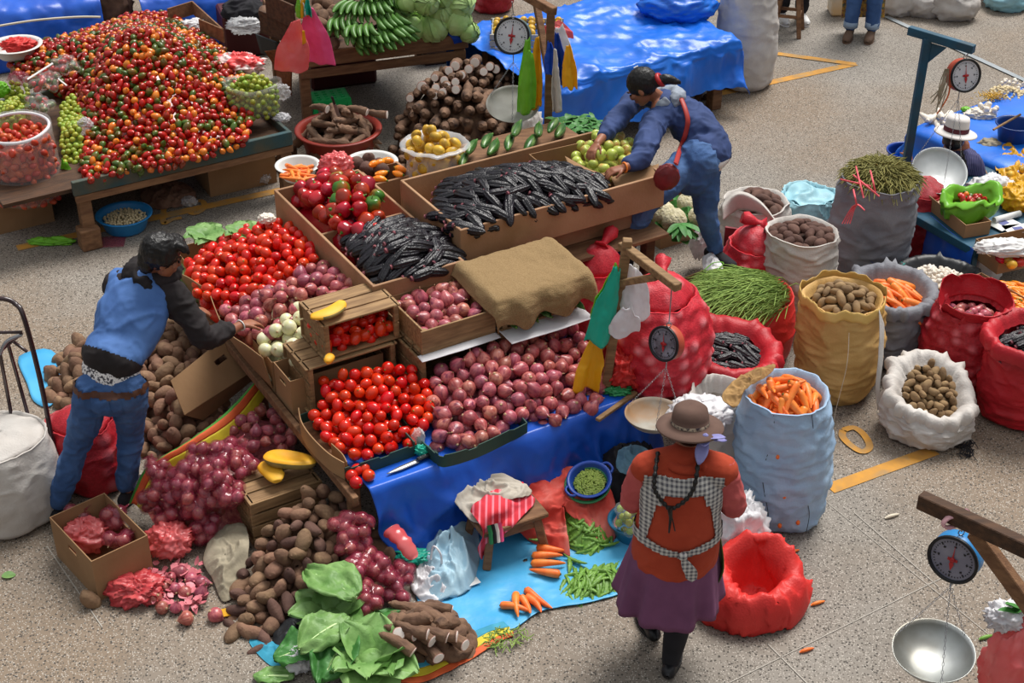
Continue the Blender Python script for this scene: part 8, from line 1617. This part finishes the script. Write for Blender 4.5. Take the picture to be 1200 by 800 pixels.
b=blobbag(P[-1]+T_(-.05,.02,-.1),(.08,.04,.09),5,.05,2);part('shoulder_bag',b,M('maroon_leather','5a1c20','7a2a2c',sc=9,rough=.4),wo)
b=MB();dq=(h1-w1)/np.linalg.norm(h1-w1);xx=np.cross(T_(0,0,1),dq);b.tube([w1+.03*(xx*math.cos(a)+T_(0,0,1)*math.sin(a))for a in np.linspace(0,6.1,16)],.006,6,closed=True);part('orange_bracelet',b,m_car,wo)
C0=T_(.765,5.40,0);fw_=thing('person','person in a brown hat, red vest and purple skirt standing with her back turned','person',C0)
cx,cy=.765,5.40;hc=T_(.795,5.50,1.36);ne=T_(.78,5.44,1.26);shl,shr=T_(.60,5.42,1.20),T_(.955,5.40,1.20);fL,fR=T_(.70,5.62,.09),T_(.775,5.36,.09);b=MB()
limb(b,[T_(cx,cy,.8),T_(cx,cy,1.1),ne],[(.12,.09),(.13,.09),.05]);limb(b,[ne,hc],[.05,.05])
aL=[shl,T_(.555,5.46,.98),T_(.62,5.68,.93)];aR=[shr,T_(1.02,5.42,.98),T_(.95,5.64,.92)];limb(b,aL,[.045,.04,.028]);limb(b,aR,[.045,.04,.028]);limb(b,[shl,ne,shr],[.04]*3)
for f_,sx in((fL,-.07),(fR,.07)):limb(b,[T_(cx+sx,cy,.8),T_(cx+sx*.8,cy+.02,.45),f_],[.08,.06,.04])
R=head(b,hc,(-.12,.9,-.42),(0,.4,.9),.98);hand(b,aL[2],(.3,.9,-.1),(0,0,1),.92,.5);hand(b,aR[2],(-.4,.9,-.1),(0,0,1),.92,.5,side=-1);body=part('body',skinmb(flesh(b,.006,3)),m_skin,fw_);eyes(body,hc,R,.98)
b=MB();b.ball((0,0,0),(.084,.1,.098),20,14);b.xf(lambda v:(v+T_(0,-.022,.02))@R.T+hc);part('hair',b,m_hair,fw_)
m_red_=M('rust_red_fleece','a43a22','b0442a',sc=8,rough=.95,rnd=0,bump=.2);m_pk=M('coral_knit','c05a58','b04e4e',sc=14,rough=.9,rnd=0,bump=.3);m_pu=M('purple_wool','7a4a6c','6c4060',sc=7,rough=.95,rnd=0,bump=.15)
for A_ in(aL,aR):b=MB();q=np.array(A_);limb(b,[q[0]+T_(0,0,.01),q[0]*.5+q[1]*.5,q[1],q[1]*.4+q[2]*.6],[.058,.064,.06,.046]);part('knit_sleeve',skinmb(flesh(b,.01,6,.008,9,3)),m_pk,fw_)
b=MB();limb(b,[T_(cx,cy+.02,.70),T_(cx,cy,.85),T_(cx,cy,1.0),T_(cx+.01,cy+.01,1.13),T_(.78,5.43,1.24)],[(.205,.165),(.2,.15),(.185,.135),(.185,.125),(.10,.08)],X=(1,0,0),n=24);limb(b,[shl+T_(.01,0,-.0),T_(.78,5.44,1.215),shr-T_(.01,0,0)],[.075,.085,.075]);V=flesh(b,.007,8,.004,8,5);ve=part('vest',skinmb(V),m_red_,fw_)
b=MB();limb(b,[ne+T_(-.085,-.02,-.01),ne+T_(-.04,-.085,-.015),ne+T_(.05,-.085,-.015),ne+T_(.1,-.02,-.01)],[(.03,.022)]*4);part('vest_collar',skinmb(flesh(b,.008,3)),m_red_,ve)
mg=bpy.data.materials.new('grey_gingham');mg.use_nodes=True;nt=mg.node_tree;tc=nt.nodes.new('ShaderNodeTexCoord');ws=[]
for ax in 'XZ':
 w_=nt.nodes.new('ShaderNodeTexWave');w_.bands_direction=ax;w_.inputs['Scale'].default_value=15;nt.links.new(tc.outputs['Object'],w_.inputs[0]);r_=nt.nodes.new('ShaderNodeMapRange');r_.inputs[1].default_value=.4;r_.inputs[2].default_value=.6;nt.links.new(w_.outputs['Fac'],r_.inputs[0]);ws.append(r_.outputs[0])
ad=nt.nodes.new('ShaderNodeMath');nt.links.new(ws[0],ad.inputs[0]);nt.links.new(ws[1],ad.inputs[1]);hf=nt.nodes.new('ShaderNodeMath');hf.operation='MULTIPLY';hf.inputs[1].default_value=.5;nt.links.new(ad.outputs[0],hf.inputs[0]);mx_=nt.nodes.new('ShaderNodeMix');mx_.data_type='RGBA';mx_.inputs[6].default_value=lin('c8c4be');mx_.inputs[7].default_value=lin('5e5c62');nt.links.new(hf.outputs[0],mx_.inputs[0]);nt.links.new(mx_.outputs[2],nt.nodes['Principled BSDF'].inputs['Base Color']);nt.nodes['Principled BSDF'].inputs['Roughness'].default_value=.9
def yoke(v):
 x,z=np.abs(v[:,0]-cx-.005),v[:,2];return(z<1.215)&(z>.885)&(x<.185)&(((z>1.135)&(x<.19))|(x>.105+.05*np.clip((1.13-z)/.25,0,1)+.0-.02*(z>1.08)))&~((z<1.0)&(v[:,1]>cy+.06))
part('gingham_yoke',skinmb(V,yoke,.007),mg,fw_)
zt=lambda v:v[:,2]-(.835+.35*np.abs(v[:,0]-cx)**1.2)
part('apron_tie',skinmb(V,lambda v:(np.abs(zt(v))<.021+.05*np.abs(v[:,0]-cx))&(v[:,1]<cy+.08),.009),mg,fw_)
yb=cy-.175;b=MB();b.ball(T_(cx+.01,yb,.845),(.022,.018,.022),12,8);b.grid(sheet([[T_(cx,yb,.84),T_(cx+.02,yb,.84)],[T_(cx+.01,yb-.015,.78),T_(cx+.075,yb-.012,.775)],[T_(cx+.055,yb-.01,.70),T_(cx+.08,yb-.01,.72)]],14,8,.004,20));b.grid(sheet([[T_(cx-.0,yb,.85),T_(cx+.01,yb,.86)],[T_(cx+.01,yb-.01,.80),T_(cx+.045,yb-.01,.79)],[T_(cx+.03,yb-.01,.72),T_(cx+.06,yb-.01,.70)]],14,8,.004,20));part('tie_knot',b,mg,fw_)
th=np.arange(120)*2*PI/120;b=MB();rows=[]
for q,z in zip(np.linspace(0,1,16),np.linspace(.84,.37,16)):pl=1+.11*q*(np.sin(9*th+1)*.6+np.sin(14*th)*.4);rows.append(np.stack([cx-.01*q+(.18+.075*q)*pl*np.cos(th),cy+.02+.06*q+(.145+.09*q)*pl*np.sin(th),z+.012*np.sin(5*th)*q+0*th],1))
b.grid(rows,0,True,wv=True);part('skirt',b,m_pu,fw_,mods={'solid':.006});b=MB();b.grid(sheet([[T_(cx+.2,cy+.02,.82),T_(cx+.19,cy+.12,.82)],[T_(cx+.235,cy+.02,.6),T_(cx+.23,cy+.16,.6)],[T_(cx+.2,cy+.06,.42),T_(cx+.2,cy+.16,.42)]],14,8));part('green_apron_edge',b,M('olive_apron','4a5a24',rough=.85),fw_,mods={'solid':.006})
for f_,sx in((fL,-.07),(fR,.07)):b=MB();limb(b,[T_(cx+sx,cy,.7),T_(cx+sx*.8,cy+.02,.42),f_*.5+T_(cx+sx*.8,cy+.02,.42)*.5,f_-T_(0,0,.02)],[.08,.066,.064,.044]);part('stocking',b,m_dark,fw_)
shoe('black_shoe',fw_,fL*[1,1,0],(-.25,.95,0),m_black,m_black,.22,.075);shoe('black_shoe',fw_,fR*[1,1,0],(.25,.95,0),m_black,m_black,.22,.075)
m_hat=M('brown_felt','6a5248','5e473e',sc=6,rough=.95,rnd=0,bump=.1)
def hat(root,c,R,r,mat,band,crown=.115,ch_=.11,flat=0,bandw=.02,brimdrop=.02):
 b=MB();b.lathe([(crown*.94,.004),(r*.75,-.006),(r*.97,-brimdrop*.6),(r,-brimdrop*.4),(r*.985,0),(r*.75,.006),(crown*1.02,.012),(crown*1.0,ch_*.45),(crown*(.9 if not flat else.95),ch_*.8),(crown*(.6 if not flat else.88),ch_*.98),(crown*.02,ch_*(1.02 if not flat else.97))],44,R=R,c=c,sy=1.1);h_=part('hat',b,mat,root)
 b=MB();b.lathe([(crown*1.03,.012),(crown*1.045,.012+bandw*.5),(crown*1.02,.012+bandw)],44,R=R,c=c,sy=1.1);part('hat_band',b,band,h_);return h_
hR=rotx(-.18);hcn=T_(.795,5.46,1.405);h_=hat(fw_,hcn,hR,.152,m_hat,M('braided_band','c8b49a','2a2230',sc=70,rough=.8),.083,.105,bandw=.016)
rb=hcn+T_(.055,-.11,.01);b=MB();m_lv=M('lilac_ribbon','8e8cc0','7c7ab0',sc=10,rough=.6,rnd=0);b.ball(rb+T_(0,0,.01),(.014,.012,.014),10,7)
for tip,w_ in((T_(-.03,-.07,-.07),.03),(T_(.085,.01,-.005),.028),(T_(-.01,-.045,-.0),.024),(T_(.07,-.02,.03),.02)):leaf(b,rb,tip,np.linalg.norm(tip)*1.15,w_,0,.15,3,.3)
part('ribbon',b,m_lv,h_,mods={'solid':.002})
def GYp(px,py,Y):d=F*fw+(px-600)*rtv+(400-py)*upv;return T_(0,0,CH)+d*(Y/d[1])
for pts_ in(((771,530,5.40),(768,552,5.30),(767,572,5.262),(774,585,5.25),(784,596,5.245)),((818,530,5.40),(817,552,5.30),(812,574,5.262),(801,588,5.25),(788,596,5.245))):
 P=catm(np.array([GYp(*p)for p in pts_]),46);b=MB();b.tube(P,.0095*(1+.28*np.sin(np.arange(46)*1.5)),8);part('braid',b,m_hair,fw_)
P=[GYp(785,594,5.24),GYp(786,606,5.235),GYp(784,624,5.232)];b=MB();b.tube(P,[.014,.008,.004],8);b.tube([P[0],GYp(791,622,5.232)],.003,6);part('braid_tassel',b,m_hair,fw_)
c=G(1118,205,.36);sw=thing('person','person in a white hat and dark shawl sitting behind the silver pan','person',c*[1,1,0]);m_sh=M('navy_striped_shawl','26264a','3c3c66',sc=5,rough=.9,rnd=0,wave=('5c5a80','X',22,.6,.8));hc=G(1117,163,.68)
b=MB();limb(b,[c-[0,0,.1],c+T_(0,.05,.2),hc-[0,0,.12]],[.1,.1,.05]);R=head(b,hc,(.1,.9,-.3),(0,.3,.95),.95);s1,s2=hc+T_(-.17,0,-.2),hc+T_(.17,0,-.2);w1_=hc+T_(-.24,.22,-.25);limb(b,[s1,s1+T_(-.08,.02,-.18),w1_],[.045,.04,.028]);limb(b,[s2,s2+T_(.06,.02,-.18),s2+T_(0,.25,-.2)],[.045,.04,.028]);limb(b,[s1,hc-[0,0,.15],s2],[.04]*3);hand(b,w1_,(.1,.9,.2),(0,0,1),.9,.6);hand(b,s2+T_(0,.25,-.2),(-.2,.9,.2),(0,0,1),.9,.6);limb(b,[c,c+T_(.1,.3,-.1),c+T_(.1,.32,-.4)],[.08,.06,.04])
body=part('body',skinmb(flesh(b,.008,3)),m_skin,sw);eyes(body,hc,R,.95)
b=MB();limb(b,[c-[0,0,.12],c+T_(0,.03,.06),hc+T_(0,0,-.2)],[(.21,.16),(.2,.15),(.16,.11)],n=20);limb(b,[s1,hc+T_(0,0,-.17),s2],[.08,.085,.08]);limb(b,[s1,s1+T_(-.07,.02,-.17),w1_*.7+s1*.3-T_(.0,0,.07)],[.08,.075,.055]);limb(b,[s2,s2+T_(.06,.02,-.17),s2+T_(.02,.16,-.19)],[.08,.075,.055]);part('shawl',skinmb(flesh(b,.012,5,.01,8)),m_sh,sw)
b=MB();b.lathe([(.2,.22),(.3,.16),(.36,.02),(.3,.0)],40,c=c*[1,1,0]+T_(0,.1,0));part('skirt',b,m_dark,sw);b=MB();b.ball((0,0,0),(.08,.095,.09),18,12);b.xf(lambda v:(v+T_(0,-.02,.01))@R.T+hc);part('hair',b,m_hair,sw)
for sx in(-1,1):P=catm(np.array([hc+T_(.05*sx,-.07,-.06),hc+T_(.09*sx,-.12,-.18),hc+T_(.11*sx,-.15,-.36)]),30);b=MB();b.tube(P,.014*(1+.25*np.sin(np.arange(30)*1.5)),8);part('braid',b,m_hair,sw)
hat(sw,hc+T_(.01,0,.055),rotx(-.12)@roty(.08),.155,M('white_felt_hat','dcd6d2',rough=.8,rnd=0),M('maroon_band','6a2430','4a1c28',sc=20,rough=.7),.088,.12,1,.035)
def legs(label,L_,R_,hipz,mat,shm,cuff=None,d=(-.1,-1,0),name='person',sole=None):
 r_=thing(name,label,'person',(L_+R_)/2);b=MB();hp=(L_+R_)/2+T_(0,.05,hipz)
 for f_,sx in((L_,-.09),(R_,.09)):limb(b,[hp+T_(sx,0,0),(hp+T_(sx,0,0))*.5+f_*.5+T_(0,-.02,.03),f_+T_(0,0,.1)],[.09,.062,.04])
 limb(b,[hp,hp+T_(0,0,.4)],[(.13,.1),(.16,.1)]);part('body',skinmb(flesh(b,.014,4)),m_skin,r_);b=MB()
 for f_,sx in((L_,-.09),(R_,.09)):limb(b,[hp+T_(sx,0,0),(hp+T_(sx,0,0))*.5+f_*.5+T_(0,-.02,.03),f_+T_(0,0,.13)],[.105,.078,.066])
 limb(b,[hp-[0,0,.02],hp+T_(0,0,.1)],[(.15,.12),(.15,.11)]);part('trousers',skinmb(flesh(b,.012,5,.008,10)),mat,r_)
 for f_ in(L_,R_):
  shoe('shoe',r_,f_,d,shm,sole or shm,.25,.1)
  if cuff:b=MB();b.lathe([(.066,.0),(.07,.0),(.07,.06),(.066,.06)],18,c=f_+T_(0,0,.11));part('turned_cuff',b,cuff,r_)
 b=MB();limb(b,[hp+T_(0,0,.05),hp+T_(0,0,.5)],[(.17,.13),(.2,.13)]);part('jumper',skinmb(flesh(b,.014,5,.01,8)),m_dark,r_);return r_,hp
r_,hp=legs('person in turned-up jeans and brown boots cut off by the top edge',G(995,44,0),G(1020,45,0),.8,m_jean,M('brown_boot','5a4436','6e5646',sc=9,rough=.8),M('pale_denim','8fa2b8',rough=.9),(-.35,-.9,0))
b=MB();b.grid(sheet([[hp+T_(-.16,.12,-.05),hp+T_(.2,.12,-.05)],[hp+T_(-.17,.14,-.4),hp+T_(.24,.14,-.4)],[hp+T_(-.16,.14,-.66),hp+T_(.26,.14,-.66)]],16,16,.02,6));part('woven_blanket',b,M('andean_blanket','5a2c3c','c89a3c',sc=34,rough=.9,c3='2a6a5a',sc3=22,rnd=0),r_,mods={'solid':.01})
legs('person in black trousers and white sneakers by the tall stool',G(915,24,0),G(938,24,0),.6,m_dark,m_white,None,(.2,-1,0),sole=m_white)
# ================================================================ produce buried so deep that nothing of it shows is left out
BURIED={'purple_corn_cob':[38,57,66,76,106,138,174,177,178,180,213,214,229,234,235],'plum_tomato':[109,110,116,122,123,131,135,138,140,142,143,144,145,146,152,153],'red_onion':[165,166,167,168,169,170,173,174,179,180,184,185,189,191,214,218,219,220,221,224,225,226,228,229,230,233,239,240,241,242,245,246,247,249,250,269,270,279,280,281,282,283,284,285,292],'avocado':[1,4,5],'brown_potato':[13,14,64,84,115,116,126,128,130,131,132,133,147,155,157,159,177],'bagged_onion':[89,117,152],'sweet_potato':[45,50,67,68,69,70,71,72],'cassava':[4,6,7,8,9,49,116,117,121,122,123,128,129,151,152,153,156,157,181,182],'bean_pod':[2,3,4,5,22,23,28,29,30,34,35,36,39,40,41,42,43,45,57],'carrot':[15,34,45,56],'brown_tuber':[1,2],'garlic_bulb':[0,1,2,3,4,5,6,7,8,9,10,11,12,44,45,50,51,52,53,54,55,56,57,58,59,60,61,62,70,72,73,74,75,76,77,78,79,80,81,82,83,84,95,96,97,107,108,109],'dark_tuber':[41,42,43,45,55,56,57],'small_chilli':[0,2,13,23],'long_pepper':[0,1,2,5,6,10],'orange_chilli':[4,12,14,15,44,45,46,48,49,56,57,58,59,60,61,64,65,67,68],'yellow_fruit':[6,14,15,19,20,21,27,29,30,31,33,35,36,37,40,43,46,49,51,53,55,56,58,59,62,63],'red_chilli':[137,148,165,168],'green_chilli':[70],'lime':[16,31,36,37,39,43,49,53,60,61,66,70,71,81,82,83,90,93,101,110,113,115,116,117,121,134,137,142,143,149,152,154,155,159,163,165,168,176,293,304],'small_tomato':[1,2,7,11,13,15,23,25,26,33,35,36,38,41,43,55,58,65,69,74,77,80,81,89,91,100,102,113,116,119,122,123,129,131],'small_bean':[94,95,96,141,142,144,174,175],'orange_pepper':[2],}
for k_,v_ in BURIED.items():
 for i in v_:
  o=bpy.data.objects.get(k_+('.%03d'%i if i else ''))
  if o:
   for c in list(o.children):bpy.data.objects.remove(c)
   bpy.data.objects.remove(o)
cam=bpy.data.cameras.new('camera');co=bpy.data.objects.new('camera',cam);COL.objects.link(co)
co.location=(0,0,CH);co.rotation_euler=(PI/2-TH,0,0);cam.sensor_width=36;cam.lens=F/1200*36;cam.clip_end=200
SC.camera=co
w=bpy.data.worlds.new('world');SC.world=w;w.use_nodes=True;nt=w.node_tree;bg=nt.nodes['Background']
tc=nt.nodes.new('ShaderNodeTexCoord');sx=nt.nodes.new('ShaderNodeSeparateXYZ');mr=nt.nodes.new('ShaderNodeMapRange');mr.inputs[1].default_value=-.1;mr.inputs[2].default_value=.9;mr.inputs[3].default_value=.03;mr.inputs[4].default_value=.62
nt.links.new(tc.outputs['Generated'],sx.inputs[0]);nt.links.new(sx.outputs[2],mr.inputs[0]);nt.links.new(mr.outputs[0],bg.inputs['Strength']);bg.inputs['Color'].default_value=(.93,.97,1,1)
def sun(name,el,az,st,ang,col):
 l=bpy.data.lights.new(name,'SUN');l.energy=st;l.angle=ang;l.color=col;o=bpy.data.objects.new(name,l);COL.objects.link(o)
 d=Vector((math.cos(el)*math.sin(az),math.cos(el)*math.cos(az),math.sin(el)));o.rotation_euler=d.to_track_quat('Z','Y').to_euler();o.location=d*20
sun('daylight_sun',math.radians(60),math.radians(32),3.3,.5,(1,.97,.92))
SC.view_settings.view_transform='Standard';SC.view_settings.look='None';SC.view_settings.exposure=.35;SC.view_settings.gamma=1;SC.view_settings.use_curve_mapping=False
